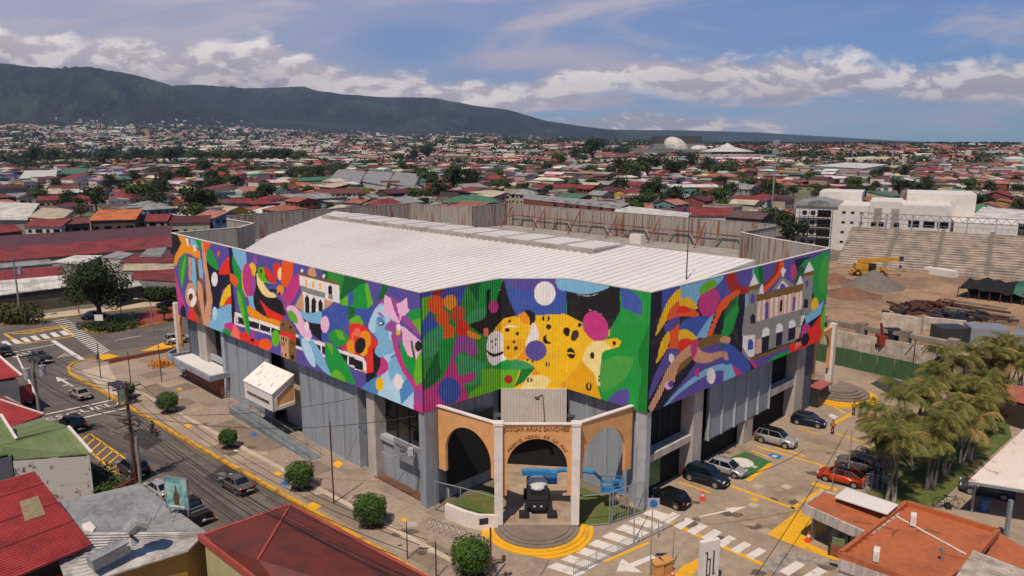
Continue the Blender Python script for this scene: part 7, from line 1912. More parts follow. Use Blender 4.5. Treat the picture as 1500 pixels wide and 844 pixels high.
def pile(px, py, r, h, m_, label, cat='pile', seed=1, e=1.0):
    g = G(px, py); rng = random.Random(seed); q = MB(); n = 22; vs = [(0, 0, h)]
    for j in range(1, 6):
        for k in range(n): a = 2*PI*k/n; rr = r*j/5*(1+rng.uniform(-.08, .08)); vs.append((rr*math.cos(a)*e, rr*math.sin(a), h*(1-(j/5)**.9)+rng.uniform(-.12, .12)*(j < 5)))
    fs = [(0, 1+k, 1+(k+1) % n) for k in range(n)]+[(1+j*n+k, 1+(j+1)*n+k, 1+(j+1)*n+(k+1) % n, 1+j*n+(k+1) % n) for j in range(4) for k in range(n)]
    q.add(vs, fs); o = q.build('material_pile', m_, None, True, loc=tuple(g)); tag(o, label, cat); return o
M_gravel = mat('grey_gravel', c('6f655c'), .95, .25, .8, bump=.3, fine=.3); M_soil = mat('red_soil', c('7c5640'), .95, .3, .5, bump=.3, fine=.3)
pile(1279, 420, 7.2, 4.2, M_gravel, 'tall grey gravel cone in front of the yellow crane', seed=2); pile(1246, 432, 6.5, 2.0, M_soil, 'low red brown soil heap left of the gravel cone', seed=3); pile(1222, 412, 5, 2.2, M_soil, 'soil heap close behind the mural corner', seed=4)
def junk(px, py, rx, ry, n, m_, label, name, seed, size=(1.5, .4, .3), h=1.0, rot=None):
    g = G(px, py); rng = random.Random(seed); t = thing(name, label, 'scrap heap', tuple(g))
    for k in range(n):
        d = Vector((rng.gauss(0, rx/2), rng.gauss(0, ry/2), 0)); z = h*rng.random()*math.exp(-(d.x/rx)**2-(d.y/ry)**2)+.15
        q = MB(); M = Matrix.Rotation(rng.uniform(-.4, .4), 3, 'Y') @ Matrix.Rotation(rng.uniform(-.3, .3), 3, 'X'); q.box((d.x, d.y, z), (size[0]*rng.uniform(.5, 1.3), size[1]*rng.uniform(.5, 1.6), size[2]*rng.uniform(.5, 1.5)), rot+rng.uniform(-.25, .25) if rot is not None else rng.uniform(0, 3), M=None)
        q.build('scrap_piece', m_ if rng.random() < .7 else M_dsteel, t)
M_rb = mat('rusty_bars', c('5e3526'), .85, .3, 1.2)
junk(1330, 458, 4.5, 2.5, 45, M_rb, 'heap of rusty red brown scrap nearest the white blocks', 'scrap_heap', 1, (2.2, .5, .4), 2.0); junk(1368, 452, 6, 3.5, 55, M_rb, 'tangled rusty reinforcement heap in the middle of the site', 'scrap_heap', 2, (3, .4, .3), 1.8); junk(1412, 466, 7, 3, 50, M_dsteel, 'dark scrap and bars behind the grey container', 'scrap_heap', 3, (3.4, .4, .3), 1.4)
st = thing('beam_stack', 'long stack of rusty steel beams below the black tarpaulin tent', 'beam stack', tuple(G(1440, 445)))
for j in range(4):
    for k in range(3): a = G(1381+k*2, 438+j*6, .3+k*.35); b = G(1475+j*6, 452+j*6, .3+k*.35); wpart(MB().bar(a, b, .3, .3), 'steel_beam', M_rb if (j+k) % 2 else M_conc2, st)
tt = thing('tarpaulin_tent', 'long black tarpaulin shelter with green sheet at its right end', 'tent', tuple(G(1450, 430)))
a, b = G(1402, 436), G(1530, 452); d = (b-a).normalized(); nv = Vector((-d.y, d.x, 0)); L = (b-a).length; rng = random.Random(3); N = 14
for seg, m_ in (((0, 9), M_black), ((9, 14), mat('green_tarp', c('1f5a48'), .7, .3, .6))):
    q = MB(); rows = []
    for i in range(seg[0], seg[1]+1):
        p = a+d*L*i/N; hh = 4.2+rng.uniform(-.5, .5)-(1.5 if i == 0 else 0); rows.append([p+Vector((0, 0, 2.2+rng.uniform(-.6, .2))), p+nv*1.5+Vector((0, 0, hh*.85)), p+nv*4+Vector((0, 0, hh+rng.uniform(-.2, .3))), p+nv*7.5+Vector((0, 0, hh*.7)), p+nv*9+Vector((0, 0, .1))])
    for r0, r1 in zip(rows[:-1], rows[1:]):
        for k in range(4): q.quad(r0[k], r1[k], r1[k+1], r0[k+1])
    wpart(q, 'tarpaulin', m_, tt, True)
for k in range(8): p = a+d*L*k/8+nv*.3; wpart(MB().bar(p, p+Vector((0, 0, 2.6)), .15), 'post', M_rb, tt)
wpart(MB().bar(a+d*.5+nv*7.0, b+nv*7.0, .3, 5.0), 'inner_screen', M_black, tt)
def block(px0, py0, px1, py1, w_, h, m_, name, label, cat, z0=0.0):
    a, b = G(px0, py0, z0), G(px1, py1, z0); d = (b-a).normalized(); n = Vector((-d.y, d.x, 0)); P = [a, b, b+n*w_, a+n*w_]; cen = (a+b+n*w_)/2
    o = MB().prism([(p.x-cen.x, p.y-cen.y) for p in P], z0, z0+h).build(name, m_, None, loc=(cen.x, cen.y, 0)); tag(o, label, cat); return o
block(1290, 480, 1348, 490, .8, 2.8, M_wblock, 'white_block_wall', 'tilted white block wall piece left of the grey container', 'wall'); block(1352, 487, 1413, 494, .8, 2.8, M_wblock, 'white_block_wall', 'white block wall piece between the red machine and the container', 'wall'); block(1353, 400, 1394, 407, 2.5, 1.6, M_white, 'white_slab', 'low white slab block at the foot of the stands', 'block')
block(1420, 508, 1476, 512, 4.5, 3.2, M_steel, 'steel_container', 'open grey steel container behind the palm crowns', 'container'); block(1378, 506, 1418, 506, 3.5, 2.9, M_dsteel, 'site_cabin', 'dark grey site cabin left of the steel container', 'cabin'); block(1482, 512, 1540, 520, 4, 2.6, M_steel, 'steel_container', 'second grey steel container cut by the right border', 'container')
ex = thing('drilling_rig', 'small red and black machine standing on top of the unfinished wall', 'machine', tuple(G(1317, 512, 4)))
q = MB(); q.box((0, 2, 1.2), (2.2, 2.2, 2.6)); q.build('cab', M_plastic, ex); q = MB(); q.box((-1.6, 2, .9), (1.3, 1.6, 1.4)); q.bar((-1.4, 2, 1), (-1.9, 2, 3.4), .3); q.build('engine', M_redm, ex); q = MB(); q.bar((-2.4, 2, .1), (1.8, 2, .1), .5, .4); q.build('track', M_tyre, ex)
for z in (.6, 1.3, 2.0): q = MB(); q.box((.4, .86, z), (.5, .05, .2)); q.build('lamp', M_yel, ex)
# yellow mobile crane
cr = thing('mobile_crane', 'yellow mobile crane with lowered boom at the foot of the stands', 'crane', tuple(G(1272, 404)), R(-12)); cr.scale = (.95, .95, .95)
M_cy = mat('crane_yellow', c('c08a22'), .6, .3, 1)
q = MB(); q.box((0, 0, 1.3), (8.5, 2.5, .7)); q.box((3.6, 0, 1.9), (1.4, 2.3, .7)); q.build('chassis', M_cy, cr)
for x in (-3.0, 3.0):
    for y in (-1.2, 1.2): q = MB(); q.cyl((x, y, .85), .85, .6, 16, axis='y'); wh = q.build('wheel', M_tyre, cr); q = MB(); q.cyl((x, y, .85), .4, .63, 10, axis='y'); q.build('rim', M_cy, wh)
q = MB(); q.box((-1.5, 0, 2.6), (4.4, 2.4, 1.5)); q.build('turret', M_cy, cr); q = MB(); q.box((.4, -1.3, 2.7), (1.8, .9, 1.7)); q.build('cab', M_cglass, cr)
q = MB(); q.bar((-2.8, 0, 3.9), (5.2, .2, 4.6), .95, 1.0); q.bar((5.2, .2, 4.6), (7.4, .3, 4.8), .7, .75); q.build('boom', M_cy, cr)
q = MB(); q.box((7.8, .3, 4.8), (1.0, .8, 1.2)); q.bar((7.8, .3, 4.4), (7.8, .3, 3.0), .08); q.box((7.8, .3, 2.7), (.5, .4, .7)); q.build('hook_block', M_dsteel, cr)
for x in (-4.6, 4.6): q = MB(); q.bar((x, -2.2, .8), (x, 2.2, .8), .3); q.build('outrigger', M_cy, cr)
# stadium stands
M_frame = mat('frame_steel', c('6a6e73'), .6, .2, 1)
M_seat = mat('concrete_terrace', c('b3a291'), .85, .2, .3, (1, 1, 1), col2=c('857a70'))
sd = thing('stadium_stand', 'stepped concrete stadium terrace with steel roof frames being built on top', 'stadium', tuple(G(1300, 392)))
a = G(1224, 390); b = G(1500, 413); d = (b-a).normalized(); nv = Vector((-d.y, d.x, 0)); b = b+d*45; n = 17; run = 1.32; rise = .5
for i in range(n):
    p, r = a+nv*run*i, b+nv*run*i; z = 1.0+rise*i
    e1 = nv*(run-.02); e0 = nv*.07; o = wpart(MB().prism([(p.x, p.y), (r.x, r.y), (r.x+e1.x, r.y+e1.y), (p.x+e1.x, p.y+e1.y)], z-.16, z), 'terrace_step', M_seat, sd); p2, r2 = p+e0, r+e0; wpart(MB().prism([(p2.x, p2.y), (r2.x, r2.y), (r.x+e1.x, r.y+e1.y), (p.x+e1.x, p.y+e1.y)], max(0, z-.9), z-.165), 'step_riser', M_seat, sd)
for k in range(1, 8):
    p = a.lerp(b, k/7.6)
    q = MB(); q.add([p+Vector((0, 0, 1.06)), p+d*1.0+Vector((0, 0, 1.06)), p+d*1.0+nv*run*n+Vector((0, 0, 1.1+rise*n)), p+nv*run*n+Vector((0, 0, 1.1+rise*n))], [(0, 1, 2, 3)]); wpart(q, 'stair_flight', mat('stair_concrete', c('6f665c'), .9, .2, 1), sd)
tb = a+nv*run*n
q = MB(); q.bar(tb+Vector((0, 0, rise*n+1.9)), tb+(b-a)+Vector((0, 0, rise*n+1.9)), .1)
for k in range(60): p = tb+(b-a)*k/59; q.bar(p+Vector((0, 0, rise*n+.9)), p+Vector((0, 0, rise*n+1.9)), .06)
wpart(q, 'handrail', M_steel, sd)
for k in range(13):
    p = tb+(b-a)*(k+.3)/13; q = MB(); zb = rise*n
    q.bar(p-nv*1.8+Vector((0, 0, zb)), p+nv*1.0+Vector((0, 0, zb+4.6)), .35); q.bar(p+nv*.4+Vector((0, 0, zb)), p+nv*1.6+Vector((0, 0, zb+4.6)), .35)
    for t_ in (.2, .4, .6, .8): q.bar((p-nv*1.8).lerp(p+nv*1.0, t_)+Vector((0, 0, zb+4.6*t_)), (p+nv*.4).lerp(p+nv*1.6, min(1, t_+.15))+Vector((0, 0, zb+4.6*min(1, t_+.15))), .15)
    wpart(q, 'steel_frame', M_frame, sd)
    if k < 12:
        p2 = tb+(b-a)*(k+1.3)/13; q = MB()
        for z in (3.0, 4.6): q.bar(p+nv*1.3+Vector((0, 0, zb+z)), p2+nv*1.3+Vector((0, 0, zb+z)), .18)
        for m_ in range(6): q.bar(p.lerp(p2, m_/6)+nv*1.3+Vector((0, 0, zb+(3.0 if m_ % 2 else 4.6))), p.lerp(p2, (m_+1)/6)+nv*1.3+Vector((0, 0, zb+(4.6 if m_ % 2 else 3.0))), .12)
        wpart(q, 'truss', M_frame, sd)
q = MB(); g = G(1362, 384); wpart(MB().box((g.x, g.y, 5.0), (9, 2.5, .9), R(-30)), 'formwork', M_rb, sd)
for k in (-3.5, 0, 3.5): wpart(MB().box((g.x+k*.8, g.y-k*.5, 4.2), (.8, 2.5, 2.6), R(-30)), 'formwork_leg', M_dkwall, sd)
# ================================================================ town
ROOFC = dict(red=('7c2d28', '602622'), rust=('6b3a2e', '523029'), maroon=('542424', '422020'), terracotta=('945640', '7d4938'), orange=('b8662f', '95532f'), grey=('8b8983', '6c6a66'), white=('c9c2b8', 'a09a92'), green=('3f6b4e', '35573f'), brown=('5e463b', '4a3a33'), cream=('b5a68c', '968a76'), salmon=('a36a5c', '8d5a50'))
RM = {k: mat('town_roof_'+k, c(a), .65, .25, .28, col2=c(b), lo=.44, hi=.6, fine=.25) for k, (a, b) in ROOFC.items()}
WALLC = dict(white=('c4bcb2'), cream=('a89c84'), pink=('a07a70'), grey=('86827c'), yellow=('b8983c'), dark=('4c443e'), teal=('5f8580'), brick=('7c4436'), green=('7f8f6c'), blue=('5c7794'))
WM = {k: mat('town_wall_'+k, c(a), .85, .25, .6) for k, a in WALLC.items()}
WIN = MB().box((0, 0, 0), (1.1, .12, 1.0)).mesh('window', [M_glass]); DOOR = MB().box((0, 0, 0), (.95, .12, 2.0)).mesh('door', [M_dkwall]); WINW = MB().box((0, 0, 0), (2.2, .12, 1.1)).mesh('window', [M_glass])
def house_at(t, w_, d_, h, roof, rc, wc, rise=None, ov=.5, wins=True, ridge='x'):
    """adds wall, roof, windows and door to thing t; origin centre of the front edge"""
    q = MB(); q.prism([(-w_/2, 0), (w_/2, 0), (w_/2, d_), (-w_/2, d_)], 0, h, cap=False)
    rise = rise if rise is not None else .16*(d_ if ridge == 'x' else w_); x0, x1, y0, y1 = -w_/2-ov, w_/2+ov, -ov, d_+ov
    r = MB()
    if roof == 'gable' and ridge == 'x':
        r.quad((x0, y0, h-.08), (x1, y0, h-.08), (x1, d_/2, h+rise), (x0, d_/2, h+rise)); r.quad((x1, y1, h-.08), (x0, y1, h-.08), (x0, d_/2, h+rise), (x1, d_/2, h+rise)); r.quad((x0, y0, h-.2), (x1, y0, h-.2), (x1, y0, h-.08), (x0, y0, h-.08))
        for s in (-1, 1): q.add([(s*w_/2, 0, h), (s*w_/2, d_, h), (s*w_/2, d_/2, h+rise-.1)], [(0, 1, 2)])
        r.bar((x0, d_/2, h+rise+.02), (x1, d_/2, h+rise+.02), .25, .12)
    elif roof == 'gable':
        r.quad((x0, y0, h-.08), (0, y0, h+rise), (0, y1, h+rise), (x0, y1, h-.08)); r.quad((x1, y0, h-.08), (x1, y1, h-.08), (0, y1, h+rise), (0, y0, h+rise))
        for y in (0, d_): q.add([(-w_/2, y, h), (w_/2, y, h), (0, y, h+rise-.1)], [(0, 1, 2)])
        r.bar((0, y0, h+rise+.02), (0, y1, h+rise+.02), .25, .12)
    elif roof == 'hip':
        k = min(w_, d_)/2*.9; a, b = (-w_/2+k, d_/2, h+rise), (w_/2-k, d_/2, h+rise)
        if w_ < d_: a = b = (0, d_/2, h+rise)
        c4 = [(x0, y0, h-.08), (x1, y0, h-.08), (x1, y1, h-.08), (x0, y1, h-.08)]
        r.add(c4+[a, b], [(0, 1, 5, 4), (1, 2, 5), (2, 3, 4, 5), (3, 0, 4)]); r.add([(p[0], p[1], p[2]-.15) for p in c4]+c4, [(0, 1, 5, 4), (1, 2, 6, 5), (2, 3, 7, 6), (3, 0, 4, 7)])
    elif roof == 'shed':
        r.quad((x0, y0, h), (x1, y0, h), (x1, y1, h+rise), (x0, y1, h+rise)); r.quad((x0, y0, h-.15), (x1, y0, h-.15), (x1, y0, h), (x0, y0, h)); q.add([(-w_/2, d_, h), (w_/2, d_, h), (w_/2, d_, h+rise), (-w_/2, d_, h+rise)], [(0, 1, 2, 3)])
        for s in (-1, 1): q.add([(s*w_/2, 0, h), (s*w_/2, d_, h), (s*w_/2, d_, h+rise-.05)], [(0, 1, 2)])
    else:
        r.prism([(-w_/2, 0), (w_/2, 0), (w_/2, d_), (-w_/2, d_)], h, h+.2)
        for a, b in (((-w_/2, 0), (w_/2, 0)), ((w_/2, 0), (w_/2, d_)), ((w_/2, d_), (-w_/2, d_)), ((-w_/2, d_), (-w_/2, 0))): q.bar((*a, h+.25), (*b, h+.25), .25, .7)
    q.build('wall', WM[wc] if isinstance(wc, str) else wc, t); r.build('roof', RM[rc] if isinstance(rc, str) else rc, t)
    if wins:
        fl = max(1, int(h//2.7)); n = max(2, int(w_/2.8))
        for f in range(fl):
            for k in range(n):
                x = -w_/2+(k+.5)*w_/n
                if f == 0 and k == n//2: link('door', DOOR, t, (x, -.04, 1.0))
                else: link('window', WIN if (k+f) % 2 else WINW, t, (x, -.04, f*2.7+1.6))
            m_ = max(1, int(d_/4))
            for s in (-1, 1):
                for k in range(m_): o = link('window', WIN, t, (s*(w_/2+.04), (k+.5)*d_/m_, f*2.7+1.6)); o.rotation_euler = (0, 0, PI/2)
    return t
USED = []      # footprints (cx, cy, r) already taken
def hb(px0, py0, px1, py1, h, d_, roof, rc, wc, label, name='house', cat='house', rise=None, ridge='x', wins=True, ov=.5, group=None):
    a, b = G(px0, py0), G(px1, py1); m_ = (a+b)/2; w_ = (b-a).length; ang_ = math.atan2((b-a).y, (b-a).x)
    t = thing(name, label, cat, tuple(m_), ang_, group); house_at(t, w_, d_, h, roof, rc, wc, rise, ov, wins, ridge)
    e = Vector((-(b-a).y, (b-a).x, 0)).normalized(); k = max(1, int(max(w_, d_)/12)); 
    for i in range(k):
        for j in range(max(1, int(d_/12))): p = a.lerp(b, (i+.5)/k)+e*d_*(j+.5)/max(1, int(d_/12)); USED.append((p.x, p.y, 8.5))
    return t
def rb(P, zs, rm, wm, label, name='building', cat='building', ribs=0.0, ax=0, th=.15):
    Q = [G(x, y, z) for (x, y), z in zip(P, zs if isinstance(zs, (list, tuple)) else [zs]*4)]
    cen = sum(Q, Vector())/4; t = thing(name, label, cat, (cen.x, cen.y, 0)); wpart(plane_mb(Q, th, ribs, ax, rh=.06, rw=.12), 'roof', RM[rm] if isinstance(rm, str) else rm, t)
    wpart(walls_from([cen.lerp(p, .97)-Vector((0, 0, .02+cen.z*.03+.1)) if False else Vector((cen.x+(p.x-cen.x)*.975, cen.y+(p.y-cen.y)*.975, p.z-.12)) for p in Q], 0), 'wall', WM[wm], t)
    n = max(1, int((Q[1]-Q[0]).length/12)); m_ = max(1, int((Q[3]-Q[0]).length/12))
    for i in range(n):
        for j in range(m_): p = Q[0].lerp(Q[1], (i+.5)/n).lerp(Q[3].lerp(Q[2], (i+.5)/n), (j+.5)/m_); USED.append((p.x, p.y, 9))
    return t
# --- left: school sheds and houses behind the cross street
rb([(-40, 366), (252, 344), (252, 362), (-40, 386)], [6.5, 6.5, 4.5, 4.5], 'red', 'grey', 'very long dull red school roof running behind the round tree', 'school_shed', 'shed', 3.0)
rb([(-40, 348), (252, 330), (252, 344), (-40, 366)], [4.5, 4.5, 6.48, 6.48], 'maroon', 'grey', 'back slope building behind the very long school roof', 'school_shed', 'shed', 3.0)
rb([(-30, 398), (92, 390), (92, 405), (-30, 415)], [5.5, 5.5, 4.3, 4.3], 'red', 'dark', 'crimson roofed school wing left of the median tree', 'school_shed', 'shed', 1.5)
rb([(-30, 414), (92, 403), (98, 420), (-30, 436)], [4.6, 4.6, 3.8, 3.8], 'white', 'dark', 'long white canopy roof in front of the crimson wing', 'school_canopy', 'shed', 1.2)
rb([(75, 384), (110, 374), (150, 374), (120, 387)], [4.4]*4, 'white', 'grey', 'white sheet roof above the median tree crown', 'shed', 'shed', 1.2)
rb([(-20, 386), (70, 378), (80, 386), (-20, 394)], [4]*4, 'grey', 'grey', 'stained grey sheet roof left of the white sheet roof', 'shed', 'shed', 1.5)
rb([(148, 377), (172, 368), (198, 371), (178, 380)], [4.6]*4, 'grey', 'white', 'grey gabled roof between the white and red sheds', 'shed', 'shed', 1.5)
rb([(174, 384), (200, 372), (256, 372), (256, 384)], [4.8]*4, 'red', 'grey', 'red sheet roof right of the tree crown', 'shed', 'shed', 1.5)
rb([(178, 396), (184, 384), (256, 382), (256, 395)], [4.4]*4, 'cream', 'grey', 'ribbed pale sawtooth roof beside the mural edge', 'shed', 'shed', 1.0)
rb([(192, 408), (196, 397), (258, 394), (258, 412)], [4.4]*4, 'red', 'grey', 'bright red roof touching the mural left edge', 'shed', 'shed', 1.5)
rb([(174, 424), (170, 404), (192, 402), (208, 418)], [3.8]*4, 'white', 'dark', 'white end canopy right of the median tree', 'shed', 'shed', 1.0)
rb([(204, 376), (216, 364), (245, 362), (236, 376)], [5.0]*4, 'grey', 'white', 'small grey roof next to the parapet corner', 'shed', 'shed', 1.0)
fw = thing('boundary_wall', 'long dingy concrete boundary wall along the far pavement', 'wall', tuple(G(100, 455)))
pts = [G(-60, 472), G(60, 455), G(120, 447), G(262, 431)]; M_bw2 = mat('dingy_block_wall', c('6d6150'), .9, .35, .5, col2=c('4c4a34'))
for a, b in zip(pts[:-1], pts[1:]):
    n = max(1, int((b-a).length/3))
    for k in range(n): p = a.lerp(b, k/n); r = a.lerp(b, (k+1)/n-.004); wpart(wall_mb(p, r, 0, 2.1+(k % 2)*.08, .2), 'wall_panel', M_bw2, fw)
o = MB().box((0, 0, 1.9), (7.5, .1, 1.5)).build('banner', mat('red_blue_banner', c('8c3a4a'), .6, .4, .5, col2=c('3a4a8a'), lo=.4, hi=.6), None, loc=tuple(G(63, 446)), rz=R(14)); tag(o, 'faded red and blue banner on the boundary wall left of the tree', 'banner')
rng = random.Random(12); q = MB()
for k in range(20): clump(170, G(205+rng.random()*52, 432-rng.random()*4, 1.6), (2.2, 1.4, 1.7), rng, .26, q)
o = q.build('hedge', M_leafA); tag(o, 'tall dark hedge right of the white end canopy beside the mural', 'hedge')
q = MB()
for k in range(22): clump(170, G(-10+rng.random()*58, 463-rng.random()*10, 1.6), (2.4, 1.6, 1.8), rng, .28, q)
o = q.build('shrubbery', M_leafC); tag(o, 'overgrown dark shrubs left of the banner on the far pavement', 'shrubs')
hb(40, 357, 92, 357, 6.0, 11, 'gable', 'red', 'white', 'two storey white house with red roof left of the brown two storey house'); hb(92, 356, 134, 353, 6.4, 10, 'gable', 'rust', 'dark', 'dark two storey house with brown roof left of the orange roof')
hb(136, 352, 200, 350, 7.0, 13, 'shed', 'orange', 'dark', 'dark house with bright orange roof in the left townscape', rise=2.6); hb(204, 346, 246, 345, 5.5, 12, 'gable', 'red', 'grey', 'red roofed house right of the orange roof'); hb(250, 345, 308, 343, 4.6, 12, 'gable', 'maroon', 'cream', 'dark red roofed house next to the leafy round bush tree')
hb(-6, 362, 34, 358, 4.6, 12, 'gable', 'red', 'dark', 'low red roofed house at the left border'); rb([(-20, 322), (0, 296), (58, 298), (40, 322)], [4.5, 5.5, 5.5, 4.5], 'white', 'grey', 'big white sheet roof at the left border', 'shed', 'shed', 2.0)
rb([(40, 318), (62, 304), (108, 308), (90, 322)], [5]*4, 'cream', 'cream', 'mossy cream roof right of the big white roof', 'shed', 'shed', 2)
hb(57, 304, 150, 301, 3.8, 12, 'gable', 'red', 'pink', 'long low red roof in front of the empty court'); hb(170, 305, 200, 304, 5.0, 12, 'gable', 'rust', 'white', 'rust roofed house below the round green tree')
hb(108, 279, 150, 277, 8.0, 18, 'gable', 'red', 'white', 'white gabled house with red roof in the left middle distance', ridge='y'); hb(84, 280, 116, 279, 5, 12, 'flat', 'white', 'pink', 'pale pink flat roofed house left of the white gable'); hb(18, 284, 53, 282, 7.5, 14, 'flat', 'grey', 'white', 'white commercial block with yellow panel at left')
o = MB().box((0, 0, 5.0), (9, .3, 6)).build('yellow_panel', WM['yellow'], None, loc=tuple(G(27, 285)), rz=0.05); tag(o, 'large yellow panel in front of the white commercial block', 'sign')
hb(-5, 285, 18, 284, 6, 14, 'flat', 'grey', 'grey', 'grey flat roofed block at left border'); hb(55, 280, 82, 280, 4.5, 14, 'flat', 'white', 'white', 'low white block right of the yellow panel')
rb([(28, 262), (36, 250), (84, 249), (82, 259)], [5]*4, 'white', 'grey', 'long pale warehouse roof behind the yellow panel', 'warehouse', 'warehouse'); rb([(85, 256), (95, 247), (128, 246), (125, 254)], [5]*4, 'green', 'grey', 'pale green warehouse roof left of the white gable', 'warehouse', 'warehouse')
court = sheet('empty_court', [(60, 296), (55, 285), (195, 282), (350, 276), (352, 290), (250, 294)], M_dirt, .01); 
for cxx in range(60, 350, 12): p = G(cxx, 288); USED.append((p.x, p.y, 14)); p = G(cxx, 281); USED.append((p.x, p.y, 10))
o = wall_mb(G(55, 285), G(195, 281), 0, 2.4, .3).build('dark_fence', WM['dark']); tag(o, 'dark fence along the back of the empty court', 'fence')
# --- centre behind the roof
for k, (x0, x1) in enumerate(((482, 526), (526, 566), (566, 606))):
    rb([(x0, 262+k*3), (x0+14, 248+k*2), (x1+10, 251+k*2), (x1, 270+k*2)], [6.0, 9.5, 9.5, 6.0], 'grey', 'white', ['left', 'middle', 'right'][k]+' bay of the white sawtooth warehouse', 'warehouse', 'warehouse')
hb(558, 281, 584, 281, 7, 6, 'flat', 'brown', 'brick', 'square brick block at the end of the sawtooth warehouse', 'brick_block', 'building', wins=False)
hb(468, 298, 531, 296, 5.5, 14, 'gable', 'rust', 'white', 'white gable house with brown sheet roof behind the arena roof'); hb(332, 312, 372, 310, 4.5, 12, 'gable', 'red', 'cream', 'red gable roof left of the arena parapet'); hb(372, 313, 410, 311, 4.5, 12, 'hip', 'red', 'dark', 'red hipped roof next to the arena parapet'); hb(416, 306, 490, 303, 4.8, 13, 'shed', 'grey', 'dark', 'long grey roofed shed with dark open front')
hb(413, 276, 490, 272, 5, 14, 'gable', 'green', 'grey', 'long grey green roofed shed'); hb(648, 312, 728, 312, 5.2, 20, 'hip', 'green', 'dark', 'green hipped roof rising behind the parapet', rise=2.9); hb(705, 302, 746, 300, 7, 14, 'hip', 'cream', 'white', 'white two storey house with cream roof beside green hipped roof', rise=1.0)
hb(560, 306, 640, 304, 4.5, 12, 'flat', 'white', 'cream', 'low cream flat building before the green hipped roof'); hb(476, 236, 506, 235, 10, 26, 'flat', 'white', 'white', 'white block standing high in the centre distance', wins=False); hb(590, 250, 625, 249, 5, 14, 'gable', 'orange', 'yellow', 'orange roofed yellow house in the centre distance')
rb([(765, 291), (768, 284), (922, 298), (905, 306)], [6.5, 7.5, 7.5, 6.0], 'grey', 'brick', 'long grey roof with row of dark skylights and maroon wall', 'market_hall', 'hall')
for k in range(6):
    g = G(812+k*17, 293.5+k*1.6, 7.3); o = MB().box((0, 0, 0), (1.1, 4.5, .15), R(12)).build('skylight', M_dsteel, None, loc=tuple(g)); o.parent = [x for x in COL.objects if x.name == 'market_hall'][0]; o.location = g-o.parent.location
rb([(896, 318), (905, 300), (1013, 312), (1000, 328)], [6]*4, 'white', 'grey', 'broad white flat roof between grey hall and red roof', 'warehouse', 'warehouse'); hb(876, 318, 897, 318, 7, 6, 'flat', 'brown', 'brick', 'small brick block with tank between the two halls', 'brick_block', 'building', wins=False)
hb(1013, 332, 1078, 332, 4.5, 16, 'gable', 'red', 'white', 'broad red roof right of the white flat roof'); hb(981, 292, 1052, 292, 7.5, 18, 'gable', 'white', 'teal', 'white roofed teal walled block in the right centre', rise=1.2); hb(786, 285, 845, 284, 4.5, 12, 'gable', 'red', 'white', 'red roof with white fascia in right centre'); hb(1080, 312, 1122, 311, 6, 12, 'gable', 'red', 'white', 'white house with red roof beside the tall mast'); hb(852, 254, 884, 253, 9, 18, 'flat', 'white', 'white', 'white box building left of the big trees', wins=False)
hb(735, 250, 790, 249, 6, 22, 'flat', 'cream', 'grey', 'low cream roofed hall in the centre distance'); hb(927, 236, 986, 236, 25, 50, 'flat', 'grey', 'grey', 'grey shopping mall block left of the white dome', 'shopping_mall', 'mall'); hb(986, 236, 1042, 236, 23, 50, 'flat', 'grey', 'grey', 'grey mall wing beneath the white dome', 'shopping_mall', 'mall')
hb(1040, 240, 1112, 239, 15, 50, 'flat', 'white', 'white', 'white walled mall wing under the tent roof', 'shopping_mall', 'mall')
g = G(990, 233); o = MB().box((0, 0, 0), (110, 50, 18)).build('dark_hall', WM['dark'], None, loc=(g.x+15, g.y+70, 44)); tag(o, 'dark flat topped block behind the white dome', 'building'); dhall = o
o = MB().box((0, 0, 0), (120, 52, 28)).build('lower_walls', WM['grey'], dhall, loc=(0, 0, -23))
def dome(px, py, r, h, z0, label, m_, tilt=0):
    g = G(px, py); q = MB(); n, m1 = 24, 8; vs = []
    for j in range(m1+1):
        a = PI/2*j/m1
        for k in range(n): b = 2*PI*k/n; vs.append((r*math.cos(a)*math.cos(b)+tilt*math.sin(a), r*.8*math.cos(a)*math.sin(b), h*math.sin(a)**(.9)))
    q.add(vs, [(j*n+k, j*n+(k+1) % n, (j+1)*n+(k+1) % n, (j+1)*n+k) for j in range(m1) for k in range(n)]); o = q.build('dome_roof', m_, None, True, loc=(g.x, g.y+40, z0)); tag(o, label, 'dome')
dome(996, 235, 26, 27, 23, 'large asymmetric white dome on the grey mall', RM['white'], -10); dome(1030, 236, 18, 9, 23, 'small white dome right of the large one', RM['white'])
g = G(1075, 238); q = MB(); q.cyl((0, 0, 0), 52, 8, 16, 16); q.cyl((0, 0, 8), 16, 8, 16, 1); o = q.build('tent_roof', RM['white'], None, loc=(g.x, g.y+50, 20)); tag(o, 'white tent shaped roof with a central peak', 'roof')
g = G(1046, 252); t = thing('water_tower', 'light blue water tank on legs before the mall', 'water tower', tuple(g)); q = MB(); q.cyl((0, 0, 8), 4.2, 8, 14); q.build('tank', WM['blue'], t)
for k in range(4): q = MB(); q.bar((3*(-1)**k, 3*(1 if k < 2 else -1), 0), (3*(-1)**k, 3*(1 if k < 2 else -1), 8), .5); q.build('leg', M_steel, t)
t, h = pole(1129, 333, 204, 'floodlight_mast', 'tall slim grey mast rising right of the centre', 'mast', .38, M_cpole)
for z in (h-1, h-5): q = MB(); q.box((0, 0, z), (2.6, .5, 1.6)); q.build('lamp_rack', M_steel, t)
t, h = pole(1303, 276, 221, 'radio_mast', 'red and white striped mast on the right', 'mast', .5, WM['white'])
for k in range(3): q = MB(); q.cyl((0, 0, h*(k*2+1)/7), .6, h/7, 8); q.build('red_band', M_redm, t)
